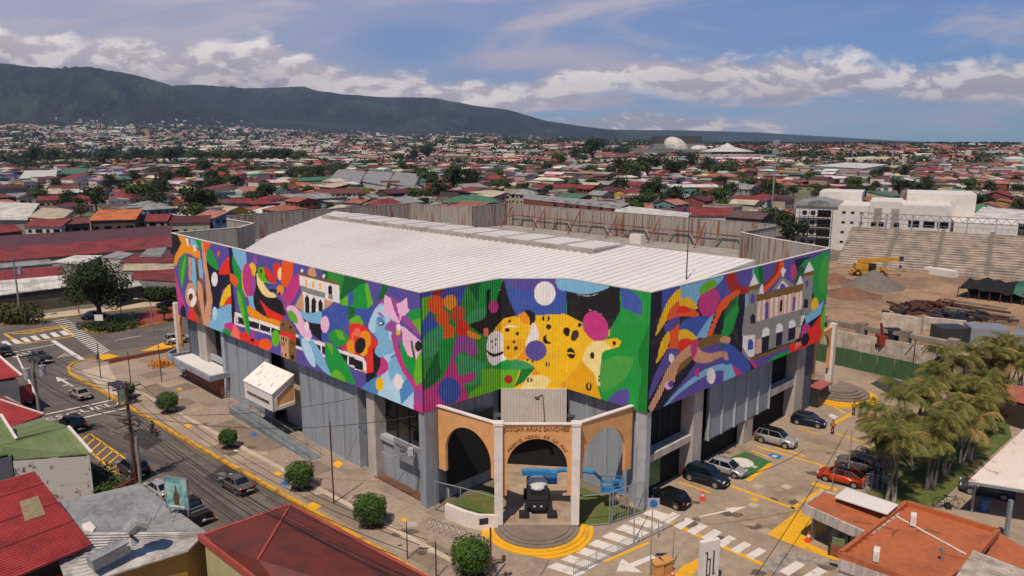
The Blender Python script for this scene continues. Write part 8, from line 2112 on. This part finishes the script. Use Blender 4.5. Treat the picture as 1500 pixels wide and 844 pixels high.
t, h = pole(1416, 243, 220, 'water_tower', 'pale water tower far right', 'water tower', .8, WM['white']); q = MB(); q.cyl((0, 0, h-8), 5, 8, 12); q.build('tank', WM['white'], t)
hb(1190, 256, 1262, 258, 8, 60, 'shed', 'white', 'white', 'long white warehouse on the right horizon side', 'warehouse', 'warehouse', rise=2, wins=False); hb(1262, 258, 1300, 250, 8, 50, 'shed', 'white', 'grey', 'right half of the white warehouse with grey wall', 'warehouse', 'warehouse', rise=2, wins=False)
hb(1138, 233, 1220, 233, 9, 70, 'gable', 'white', 'white', 'white roofed depot far beyond the long warehouse', 'warehouse', 'warehouse', wins=False); fld = sheet('playing_field', [(1134, 305), (1134, 291), (1162, 291), (1162, 305)], M_grass, .02)
for k in range(1134, 1166, 8): p = G(k, 298); USED.append((p.x, p.y, 16))
# --- white apartment complex behind the stands
M_aw = mat('apartment_white', c('cfc8c0'), .8, .15, .5)
ap = thing('apartment_block', 'white four storey apartment complex with scaffolding on its left wing', 'apartment building', tuple(G(1195, 360)))
a, b = G(1162, 362), G(1262, 368); d = (b-a).normalized(); nv = Vector((-d.y, d.x, 0)); L = (b-a).length
def apb(x0, x1, y0, y1, h, m_=M_aw, z0=0, name='wing'):
    P = [a+d*x0+nv*y0, a+d*x1+nv*y0, a+d*x1+nv*y1, a+d*x0+nv*y1]; return wpart(MB().prism([(p.x, p.y) for p in P], z0, h), name, m_, ap)
W1 = L*.62
apb(0, W1, 0, 22, 13.5); apb(W1, L*1.05, -1, 20, 14.2); apb(L*1.05, L*1.5, 3, 24, 15.5); apb(L*1.5, L*2.15, 2, 26, 14.8); apb(L*1.55, L*2.5, 18, 40, 17.5); apb(L*.25, L*.9, 18, 36, 17.3); apb(L*2.2, L*3.0, 4, 20, 10)
q = MB(); P0 = [a+d*-.3+nv*-.5, a+d*(W1+.3)+nv*-.5]; mid_ = a+d*W1*.55+nv*-.5
P = [Vector((P0[0].x, P0[0].y, 13.5)), Vector((P0[1].x, P0[1].y, 13.5)), Vector((P0[1].x, P0[1].y, 14.4)), Vector((mid_.x, mid_.y, 15.6)), Vector((P0[0].x, P0[0].y, 14.4))]
Q = [p+nv*22.5 for p in P]; q.add(P+Q, [(0, 1, 2, 3, 4), (9, 8, 7, 6, 5), (4, 3, 8, 9), (3, 2, 7, 8), (0, 4, 9, 5), (1, 6, 7, 2)]); wpart(q, 'gable_roof', RM['grey'], ap)
for f in range(4):
    z = 1.2+f*3.1
    for x in (W1*.52,): wpart(MB().bar(a+d*(x)+nv*-.08+Vector((0, 0, z+.9)), a+d*(x+L*.2)+nv*-.08+Vector((0, 0, z+.9)), .12, 2.1), 'window', M_glass, ap)
    for x in (W1*.36, W1*.16): wpart(MB().bar(a+d*x+nv*-.08+Vector((0, 0, z+1)), a+d*(x+1.4)+nv*-.08+Vector((0, 0, z+1)), .12, 1.2), 'window', M_glass, ap)
    for x in (W1*1.1, W1*1.3, W1*1.5): wpart(MB().bar(a+d*x+nv*-1.08+Vector((0, 0, z+1.6)), a+d*(x+1.0)+nv*-1.08+Vector((0, 0, z+1.6)), .12, .6), 'window', M_glass, ap)
for x in (L*1.12, L*1.36): wpart(MB().bar(a+d*x+nv*2.9+Vector((0, 0, 8)), a+d*(x+2.2)+nv*2.9+Vector((0, 0, 8)), .15, 11), 'grey_strip', M_gutter, ap)
for x in (L*1.6, L*1.8, L*1.98):
    for z in (9.2,): wpart(MB().bar(a+d*x+nv*1.9+Vector((0, 0, z)), a+d*(x+3)+nv*1.9+Vector((0, 0, z)), .15, 1.8), 'window', M_glass, ap)
for x0_, x1_, y_, zt_ in ((L*1.06, L*1.48, 2.9, 13), (L*2.22, L*2.95, 3.9, 8), (L*1.56, L*2.12, 1.9, 7)):
    for k in range(4):
        for z in range(2, int(zt_)-2, 3):
            x = x0_+(k+.3)*(x1_-x0_)/4
            if not (L*1.1 < x < L*1.45 and k in (0, 2)): wpart(MB().bar(a+d*x+nv*(y_-.02)+Vector((0, 0, z+.5)), a+d*(x+1.5)+nv*(y_-.02)+Vector((0, 0, z+.5)), .14, 1.3), 'window', M_glass, ap)
sc_ = MB()
for i in range(9):
    p = a+d*(W1*i/9)+nv*-1.6; sc_.bar(p, p+Vector((0, 0, 12.8)), .12)
for k in range(7): sc_.bar(a+nv*-1.6+Vector((0, 0, 1.8*k+.8)), a+d*W1*.9+nv*-1.6+Vector((0, 0, 1.8*k+.8)), .1)
for k in range(4): sc_.bar(a+d*W1*.1+nv*-.8+Vector((0, 0, 3.1*k+1)), a+d*W1*.85+nv*-.8+Vector((0, 0, 3.1*k+1)), 1.0, .12)
wpart(sc_, 'scaffolding', M_dsteel, ap)
for i in range(16): p = a+d*L*3*i/16+nv*12; USED.append((p.x, p.y, 18))
rb([(1419, 320), (1440, 303), (1560, 312), (1540, 332)], [9]*4, 'white', 'brown' if 'brown' in WM else 'dark', 'white roofed hall behind the stand at the right border', 'sports_hall', 'hall')
# exclusion areas in world space
EXC = [[tuple(G(*p)[:2]) for p in P] for P in ([(1130, 380), (1150, 330), (1330, 330), (1500, 352), (1900, 400), (1900, 700), (1190, 600), (1120, 420)],)]
EXW = [(-200, 0), (60, 0), (60, 120), (45, 160), (-5, 190), (-70, 172), (-200, 150)]
def free(x, y, r):
    if y < 160 and x < 60: return False
    if inpoly(x, y, EXW): return False
    for P in EXC:
        if inpoly(x, y, P): return False
    px, py = toPX((x, y, 0))
    if px < 262 and py > 330: return False
    for a_, b_, rr in USED:
        if abs(a_-x) < rr+r and abs(b_-y) < rr+r: return False
    return True
rng = random.Random(42); ang0 = R(-40); ca, sa = math.cos(ang0), math.sin(ang0); LOT = []
GREEN = []
for i in range(-120, 235):
    for j in range(-20, 300):
        if j % 5 == 0 or i % 9 == 0: continue
        u_ = i*14.0+rng.uniform(-1.5, 1.5); v_ = j*13.4+rng.uniform(-1.2, 1.2); x = u_*ca-v_*sa; y = u_*sa+v_*ca
        if y < 150 or y > 1150 or abs(x) > .74*y+25: continue
        nz = mnoise.noise(Vector((x*.006, y*.006, 3.3)))
        if nz > .29: 
            if rng.random() < .55: GREEN.append((x, y))
            continue
        if rng.random() < .13: GREEN.append((x, y)); continue
        if free(x, y, 4): LOT.append((x, y))
LOT.sort(key=lambda p: p[1]*p[1]+p[0]*p[0])
cols = ['red']*4+['rust']*4+['maroon']*2+['terracotta']*3+['grey']*6+['white']*4+['green', 'brown', 'brown', 'brown', 'cream', 'cream', 'cream', 'salmon', 'salmon']; wcs = ['white']*4+['cream']*4+['grey']*3+['pink']*2+['dark']*2+['yellow', 'teal', 'green', 'blue', 'brick']
PROT = {}
def landmark(px, py):
    LM = [(212, 285, 'the round green tree'), (170, 330, 'the orange roof'), (128, 262, 'the white gable'), (30, 270, 'the yellow panel'), (545, 260, 'the sawtooth warehouse'), (690, 295, 'the green hipped roof'), (845, 293, 'the grey market hall'), (1016, 282, 'the teal block'), (1129, 300, 'the tall mast'), (860, 225, 'the tall dark tree'), (990, 222, 'the white dome'), (1245, 246, 'the long white warehouse'), (1303, 250, 'the striped mast'), (1400, 330, 'the stadium frames'), (445, 268, 'the grey green shed'), (370, 300, 'the parapet corner'), (1195, 300, 'the apartment block'), (300, 283, 'the empty court'), (500, 285, 'the brown roofed gable'), (1450, 310, 'the sports hall')]
    m_ = min(LM, key=lambda l: (l[0]-px)**2+((l[1]-py)*3)**2); dx, dy = px-m_[0], (py-m_[1])*3
    far_ = math.hypot(dx, dy); wd = 'just ' if far_ < 40 else 'well ' if far_ > 110 else ''
    return wd+(('right of ' if dx > 0 else 'left of ') if abs(dx) > abs(dy) else ('in front of ' if dy > 0 else 'beyond '))+m_[2]
STUFF = MB(); KEEPH = 270
RC = {k: tuple(x*.95 for x in c(a)) for k, (a, b) in ROOFC.items()}; WC = {k: c(a) for k, a in WALLC.items()}
n_ind = 0
for (x, y) in LOT:
    px, py = toPX((x, y, 3)); rc = rng.choice(cols); wc = rng.choice(wcs); roof = rng.choice(['gable', 'gable', 'hip', 'shed', 'flat']); two = rng.random() < .35; ax = rng.random() < .5
    hidden = 300 < px < 1130 and py > 330 or px < 260 and py > 345
    if -30 < px < 1530 and not hidden and n_ind < KEEPH:
        key = (rc, wc, roof, two, ax)
        rzv = ang0+rng.choice([0, PI/2, PI])+rng.uniform(-.05, .05)
        lb = '%s %s roof on %s%s house %s' % ({'salmon': 'faded pink'}.get(rc, rc), {'shed': 'sloping', 'flat': 'flat', 'gable': 'gabled', 'hip': 'hipped'}[roof], 'tall ' if two else 'low ', wc, landmark(px, py))
        if key not in PROT:
            t = thing('house', lb, 'house', (x, y, 0), rzv, 'houses of the town'); house_at(t, rng.uniform(10, 15.5), rng.uniform(9, 14), 5.8 if two else 3.4, roof, rc, wc, ridge='x' if ax else 'y'); PROT[key] = t
        else: place(PROT[key], (x, y, 0), rzv, lb, 'houses of the town', scale=(rng.uniform(.8, 1.35), rng.uniform(.85, 1.2), rng.uniform(.9, 1.15)))
        n_ind += 1
    elif not hidden or n_ind >= KEEPH:
        w_, d_, h = rng.uniform(9, 16)*(2.0 if rng.random() < .08 else 1), rng.uniform(9, 15), (rng.uniform(3, 4) if not two else rng.uniform(5.5, 8)); a = ang0+rng.choice([0, PI/2])
        e1, e2 = Vector((math.cos(a), math.sin(a), 0))*w_/2, Vector((-math.sin(a), math.cos(a), 0))*d_/2; o_ = Vector((x, y, 0)); cs = [o_-e1-e2, o_+e1-e2, o_+e1+e2, o_-e1+e2]; H = Vector((0, 0, h)); rs = Vector((0, 0, rng.uniform(1, 2)))
        STUFF.col = tuple(v*rng.uniform(.8, 1.15) for v in WC[wc])
        for k in range(4): STUFF.quad(cs[k], cs[(k+1) % 4], cs[(k+1) % 4]+H, cs[k]+H)
        STUFF.col = (.02, .02, .025)
        if y < 700:
            for k in range(4):
                p, r = cs[k], cs[(k+1) % 4]; nn = (r-p).cross(Vector((0, 0, 1))).normalized()*.05
                for s0 in (.15, .6): STUFF.quad(p.lerp(r, s0)+nn+Vector((0, 0, 1.2)), p.lerp(r, s0+.2)+nn+Vector((0, 0, 1.2)), p.lerp(r, s0+.2)+nn+Vector((0, 0, 2.3)), p.lerp(r, s0)+nn+Vector((0, 0, 2.3)))
        STUFF.col = tuple(v*rng.uniform(.75, 1.2) for v in RC[rc]); r0 = [q_+(q_-o_)*.08+H for q_ in cs]
        if roof == 'flat': STUFF.poly(r0)
        else: m0, m1 = (r0[0]+r0[3])/2+rs, (r0[1]+r0[2])/2+rs; STUFF.quad(r0[0], r0[1], m1, m0); STUFF.quad(r0[2], r0[3], m0, m1); STUFF.poly([r0[0], m0, r0[3]]); STUFF.poly([r0[1], r0[2], m1])
# farther town out to the foot of the hills
def ground_z(x, y):
    r = math.hypot(x, y); az = x/max(y, 1)
    if r < 1150: return 0.0
    side = max(0.0, min(1.0, (.25-az)/.6)); rise = max(0, min(24, (r-1150)*.016)) if az > -.1 else 0
    if r < 2200: return rise
    return ((r-2200)/2600)**1.35*95*side*(1 if r < 4800 else 1) + rise
for _ in range(6500):
    y = 1150*math.exp(rng.random()*math.log(5200/1150)); x = rng.uniform(-.74, .74)*y
    nz = mnoise.noise(Vector((x*.0016, y*.0016, 9.1)))
    if nz > .22 or (x/y > -.02 and y > 3600): continue
    k = 1.25+y/2400; w_, d_, h = rng.uniform(9, 20)*k, rng.uniform(9, 16)*k, rng.uniform(3, 7)*(1+y/6000)
    if rng.random() < .035: w_ *= 2.4; h *= 1.2
    z0 = ground_z(x, y)-2; rc = rng.choice(['white']*7+['grey']*4+['cream']*3+['terracotta']*4+['rust']*3+['red']*2) if y > 2000 else rng.choice(cols)
    if x/y > .05 and y > 1500: rc = rng.choice(['terracotta', 'terracotta', 'rust', 'red', 'white', 'grey', 'salmon'])
    cs = [Vector((x-w_/2, y, z0)), Vector((x+w_/2, y, z0)), Vector((x+w_/2, y+d_, z0)), Vector((x-w_/2, y+d_, z0))]; H = Vector((0, 0, h+2))
    STUFF.col = tuple(v*rng.uniform(.7, 1.1) for v in WC[rng.choice(['white', 'cream', 'grey', 'pink'])])
    STUFF.quad(cs[0], cs[1], cs[1]+H, cs[0]+H); STUFF.quad(cs[1], cs[2], cs[2]+H, cs[1]+H); STUFF.quad(cs[3], cs[0], cs[0]+H, cs[3]+H)
    STUFF.col = tuple(v*rng.uniform(.8, 1.2) for v in RC[rc]); R2 = Vector((0, 0, h*.25)); STUFF.quad(cs[0]+H, cs[1]+H, (cs[1]+cs[2])/2+H+R2, (cs[0]+cs[3])/2+H+R2); STUFF.quad((cs[0]+cs[3])/2+H+R2, (cs[1]+cs[2])/2+H+R2, cs[2]+H, cs[3]+H)
m_town = attr_mat('distant_town', .8, .2, .05)
o = STUFF.build('distant_houses', m_town); tag(o, 'mass of small distant houses spreading to the hills', 'houses', None, 'stuff')
# --- trees of the town
def proto_tree(seed, H, Rr, m_, n, s): return tree('town_tree', 'tree', (0, 0, -500), H, Rr, seed, m_, n, s, .28, 7, 'trees of the town', .6)
TP = [proto_tree(51, 9, 5.0, M_leafA, 620, .55), proto_tree(52, 8, 5.5, M_leafB, 620, .55), proto_tree(53, 11, 5.6, M_leafA, 700, .6), proto_tree(54, 7, 4.0, M_leafC, 520, .5)]
HT = [(212, 304, 1.9, 1, 'round bright green tree beyond the orange roof'), (290, 322, 1.55, 2, 'dense dark tree right of the dark red roof'), (310, 318, 1.3, 0, 'second dark tree next to the dense one'), (118, 318, 1.0, 3, 'small palm like tree left of the orange roof'),
      (868, 240, 4.6, 2, 'tall dark crowned tree on the centre skyline'), (846, 242, 3.4, 0, 'dark tree just left of the tall skyline tree'), (820, 244, 2.8, 1, 'lower tree left of the skyline pair'), (1010, 250, 2.8, 0, 'round dark tree before the mall'), (925, 268, 2.6, 1, 'broad tree left in the big grove'), (905, 262, 2.5, 0, 'dark tree at the left end of big grove'), (948, 266, 2.4, 2, 'tall tree in the middle of big grove'), (1040, 262, 2.5, 0, 'wide dark tree at right of the grove'), (1062, 262, 2.2, 1, 'tree at the right end below the mall'), (985, 268, 2.1, 2, 'tree beside the orange roof of the grove'),
      (640, 298, 1.6, 0, 'dark tree behind the arena back parapet'), (610, 300, 1.3, 1, 'green tree left of the dark parapet tree'), (665, 282, 2.0, 2, 'tall tree above the green hipped roof'), (690, 278, 1.9, 0, 'spreading tree above the green hipped roof'), (630, 276, 1.9, 1, 'tree right of the sawtooth warehouse'), (605, 240, 3.0, 0, 'dark tree group left in the centre distance'), (625, 238, 3.3, 2, 'taller dark tree in the centre distance'), (585, 242, 2.6, 1, 'low dark tree in the centre distance'), (945, 306, 1.2, 1, 'tree beside the grey market hall'), (985, 308, 1.5, 0, 'tree in front of the teal block'), (930, 320, 1.1, 1, 'small tree beside the white flat roof'),
      (1152, 350, 1.2, 0, 'dark tree left of the apartment block'), (1160, 365, 1.0, 2, 'tree at the foot of the scaffolding'), (1357, 222, 4.2, 2, 'dark tree on the right skyline'), (1245, 232, 3.4, 0, 'dark tree near the long warehouse'), (1230, 245, 2.4, 1, 'tree before the long white warehouse'), (52, 242, 3.2, 2, 'left one of two dark round trees at far left'), (76, 242, 3.2, 0, 'right one of two dark round trees at far left'), (60, 300, 1.2, 1, 'tree beside the big white roof'), (275, 268, 1.8, 0, 'tree right of the empty court'), (300, 262, 1.9, 2, 'dark tree behind the empty court'), (60, 280, 1.2, 3, 'tree in front of the warehouse roofs')]
for k in range(30): HT.append((150+k*10+rng.uniform(-4, 4), 240+rng.uniform(-3, 4), rng.uniform(2.0, 3.3), rng.choice([0, 1, 2]), 'BELT'))
ORD = 'first second third fourth fifth sixth seventh eighth ninth tenth eleventh twelfth thirteenth fourteenth fifteenth sixteenth seventeenth eighteenth nineteenth twentieth twenty-first twenty-second twenty-third twenty-fourth twenty-fifth twenty-sixth twenty-seventh twenty-eighth twenty-ninth thirtieth'.split()
for i, (px, py, s_, k, lb) in enumerate(HT):
    if lb == 'BELT': lb = ORD[i-(len(HT)-30)]+' tree from the left in the dark belt across the left distance'
    g = G(px, py); place(TP[k], (g.x, g.y, -.2), rng.uniform(0, 6), lb, 'trees of the town', scale=(s_, s_, s_*.95))
GREEN.sort(key=lambda p: p[1]*p[1]+p[0]*p[0]); nt = 0; FARQ = MB(); rngl = random.Random(6)
for x, y in GREEN:
    px, py = toPX((x, y, 4))
    if px < -20 or px > 1520 or (300 < px < 1130 and py > 330) or not free(x, y, 3): continue
    s_ = rng.uniform(.6, 1.5)
    if nt < 215:
        place(TP[rng.randrange(4)], (x, y, -.2), rng.uniform(0, 6), rng.choice(['round', 'dark', 'bushy', 'leafy', 'spreading'])+(' small' if s_ < .85 else ' big' if s_ > 1.2 else '')+' tree %s, ' % rng.choice(['among low houses', 'among dense roofs', 'in a back yard', 'between two roofs', 'by a house wall', 'over a side lane'])+landmark(px, py), 'trees of the town', scale=s_); nt += 1
    else:
        for _ in range(1 if y < 800 else 2):
            xx, yy = x+rng.uniform(-4, 4), y+rng.uniform(-4, 4); clump(70, (xx, yy, 3.8*s_), (4.2*s_, 4.2*s_, 3.4*s_), rngl, .9, FARQ, .7)
for _ in range(2500):
    y = 1100*math.exp(rng.random()*math.log(5000/1100)); x = rng.uniform(-.74, .74)*y; nz = mnoise.noise(Vector((x*.0016, y*.0016, 9.1)))
    if nz < -.1 and rng.random() < .5: continue
    k = 1+y/1500; z0 = ground_z(x, y)
    clump(26, (x, y, z0+3*k), (7*k*rng.uniform(.7, 1.8), 5*k, 3.6*k), rngl, 2.0*k, FARQ, .7)
o = FARQ.build('distant_trees', M_leafA); tag(o, 'distant tree belts and groves between the far houses', 'trees', None, 'stuff')
for p in TP:
    for ch in list(p.children): bpy.data.objects.remove(ch)
    bpy.data.objects.remove(p)
# ================================================================ mountains
RA = prof([(-500, 60), (-250, 70), (0, 90), (45, 94), (95, 102), (150, 99), (215, 109), (262, 123), (300, 140), (340, 158), (390, 178), (440, 196), (480, 210), (700, 214), (1900, 214)])
RBp = prof([(-500, 90), (100, 110), (262, 126), (300, 124), (370, 129), (455, 127), (472, 133), (510, 138), (560, 142), (640, 143), (700, 155), (745, 161), (800, 177), (850, 185), (900, 191), (960, 198), (1100, 212), (1900, 214)])
RCp = prof([(-500, 150), (700, 170), (850, 188), (900, 190), (1000, 191), (1100, 194), (1200, 200), (1300, 206), (1400, 210), (1500, 210), (1900, 205)])
RDp = prof([(-500, 175), (0, 178), (80, 176), (160, 182), (240, 180), (330, 186), (400, 194), (470, 198), (560, 200), (640, 196), (720, 203), (800, 206), (1000, 212), (1900, 214)])
def lin(P, a):
    if a <= P[0][0]: return P[0][1]
    for (x0, y0), (x1, y1) in zip(P[:-1], P[1:]):
        if a <= x1: return y0+(y1-y0)*(a-x0)/(x1-x0)
    return P[-1][1]
naz, nr = 460, 120
azs = np.linspace(-1.15, 1.15, naz); ys = np.concatenate([np.linspace(1100, 5200, 44), np.linspace(5280, 11500, 66), np.linspace(11700, 17000, 20)])
co = np.zeros((len(ys), naz, 3))
for i, y in enumerate(ys):
    for j, a in enumerate(azs):
        x = a*y; n1 = mnoise.fractal(Vector((x*.0006, y*.0006, 1.7)), .9, 2.1, 6); n2 = abs(mnoise.fractal(Vector((x*.0011, y*.0007, 5.2)), .8, 2.2, 5)); h = ground_z(x, y)
        for P, y0, wf, wb__ in ((RDp, 5400, 900, 1500), (RA, 7200, 2400, 2500), (RBp, 9800, 3000, 2600), (RCp, 14500, 2800, 3000)):
            H = lin(P, a)*y0+CAMH
            if H < 8: continue
            t = (y-y0)/(wf if y < y0 else wb__)
            if abs(t) < 1: k = .5+.5*math.cos(PI*t); k = k**.85; hh = H*k*(1+.0*n1)-(n2*1.15*H*(1-abs(t))**.5*min(1, abs(t)*2.2))+n1*.10*H*min(1, abs(t)*4)*k; h = max(h, hh)
        co[i, j] = (x, y, h-(2 if y < 1250 else .3))
idx = np.arange(len(ys)*naz).reshape(len(ys), naz); q_ = np.stack([idx[:-1, :-1], idx[:-1, 1:], idx[1:, 1:], idx[1:, :-1]], -1).reshape(-1, 4)
me = bpy.data.meshes.new('mountains'); me.from_pydata(co.reshape(-1, 3).tolist(), [], q_.tolist()); me.polygons.foreach_set('use_smooth', [True]*len(me.polygons))
mm = mat('forested_slope', c('101b1b'), .95, .3, .0016, col2=c('33432c'), lo=.50, hi=.68, detail=12, fine=.35)  # forest and field tones, darkened in colour to carry cloud shade
b_ = mm.node_tree.nodes['Principled BSDF']; t_ = NB(mm.node_tree); tcn_ = t_.n('ShaderNodeTexCoord'); bn_ = t_.n('ShaderNodeBump'); bn_.inputs['Strength'].default_value = 1.0; bn_.inputs['Distance'].default_value = 420
mp_ = t_.n('ShaderNodeMapping'); mm.node_tree.links.new(tcn_.outputs['Object'], mp_.inputs[0]); mp_.inputs['Scale'].default_value = (1.6, .8, 1)
mm.node_tree.links.new(t_.noise(mp_.outputs[0], .0011, 9, .6, 1.2), bn_.inputs['Height']); mm.node_tree.links.new(bn_.outputs[0], b_.inputs['Normal'])
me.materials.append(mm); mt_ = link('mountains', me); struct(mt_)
# hillside settlements
SET = MB(); rng = random.Random(99)
from mathutils.bvhtree import BVHTree
bv = BVHTree.FromPolygons([tuple(v) for v in co.reshape(-1, 3)], [tuple(int(k) for k in f) for f in q_[::1]])
cnt = 0
while cnt < 2000:
    px = rng.uniform(-40, 1050) if rng.random() < .8 else rng.uniform(-40, 500); y = rng.uniform(3600, 7000); a = (px-750)/1080/1.0; x = a*y
    nz = mnoise.noise(Vector((x*.0013, y*.0013, 2.2)))
    if rng.random() > max(.02, .5-(y-3600)/3600*.6+nz*.9): continue
    hit = bv.ray_cast(Vector((x, y, 3000)), Vector((0, 0, -1)))
    if hit[0] is None: continue
    z = hit[0].z
    if z > 260 or rng.random() < z/300: continue
    w_, d_, h = rng.uniform(10, 26), rng.uniform(10, 20), rng.uniform(5, 9)
    if rng.random() < .015: w_, h = 22, rng.uniform(18, 34)
    SET.col = tuple(v*rng.uniform(.7, 1.1) for v in WC[rng.choice(['white', 'white', 'cream', 'grey', 'pink'])]); SET.box((x, y, z+h/2-3), (w_, d_, h+6)); 
    SET.col = tuple(v*rng.uniform(.8, 1.2) for v in RC[rng.choice(['white', 'white', 'grey', 'terracotta', 'rust', 'cream'])]); SET.box((x, y, z+h+.8), (w_*1.04, d_*1.04, 1.6)); cnt += 1
o = SET.build('hillside_town', m_town); tag(o, 'scattered pale buildings climbing the foot of the mountains', 'houses', None, 'stuff')
# ================================================================ the air
mb = MB(); mb.box((0, 8400, 780), (44000, 19000, 1640)); hz = mb.mesh('haze', []); hm = bpy.data.materials.new('haze_air'); hm.use_nodes = True; nt_ = hm.node_tree; nt_.nodes.clear()
pv = nt_.nodes.new('ShaderNodeVolumePrincipled'); pv.inputs['Color'].default_value = (.55, .74, 1.0, 1); pv.inputs['Density'].default_value = .00004; pv.inputs['Anisotropy'].default_value = .3
ou = nt_.nodes.new('ShaderNodeOutputMaterial'); nt_.links.new(pv.outputs[0], ou.inputs['Volume']); hz.materials.append(hm); ho = link('haze', hz); ho['kind'] = 'stuff'; ho['label'] = 'thin bluish haze in the air over the valley'
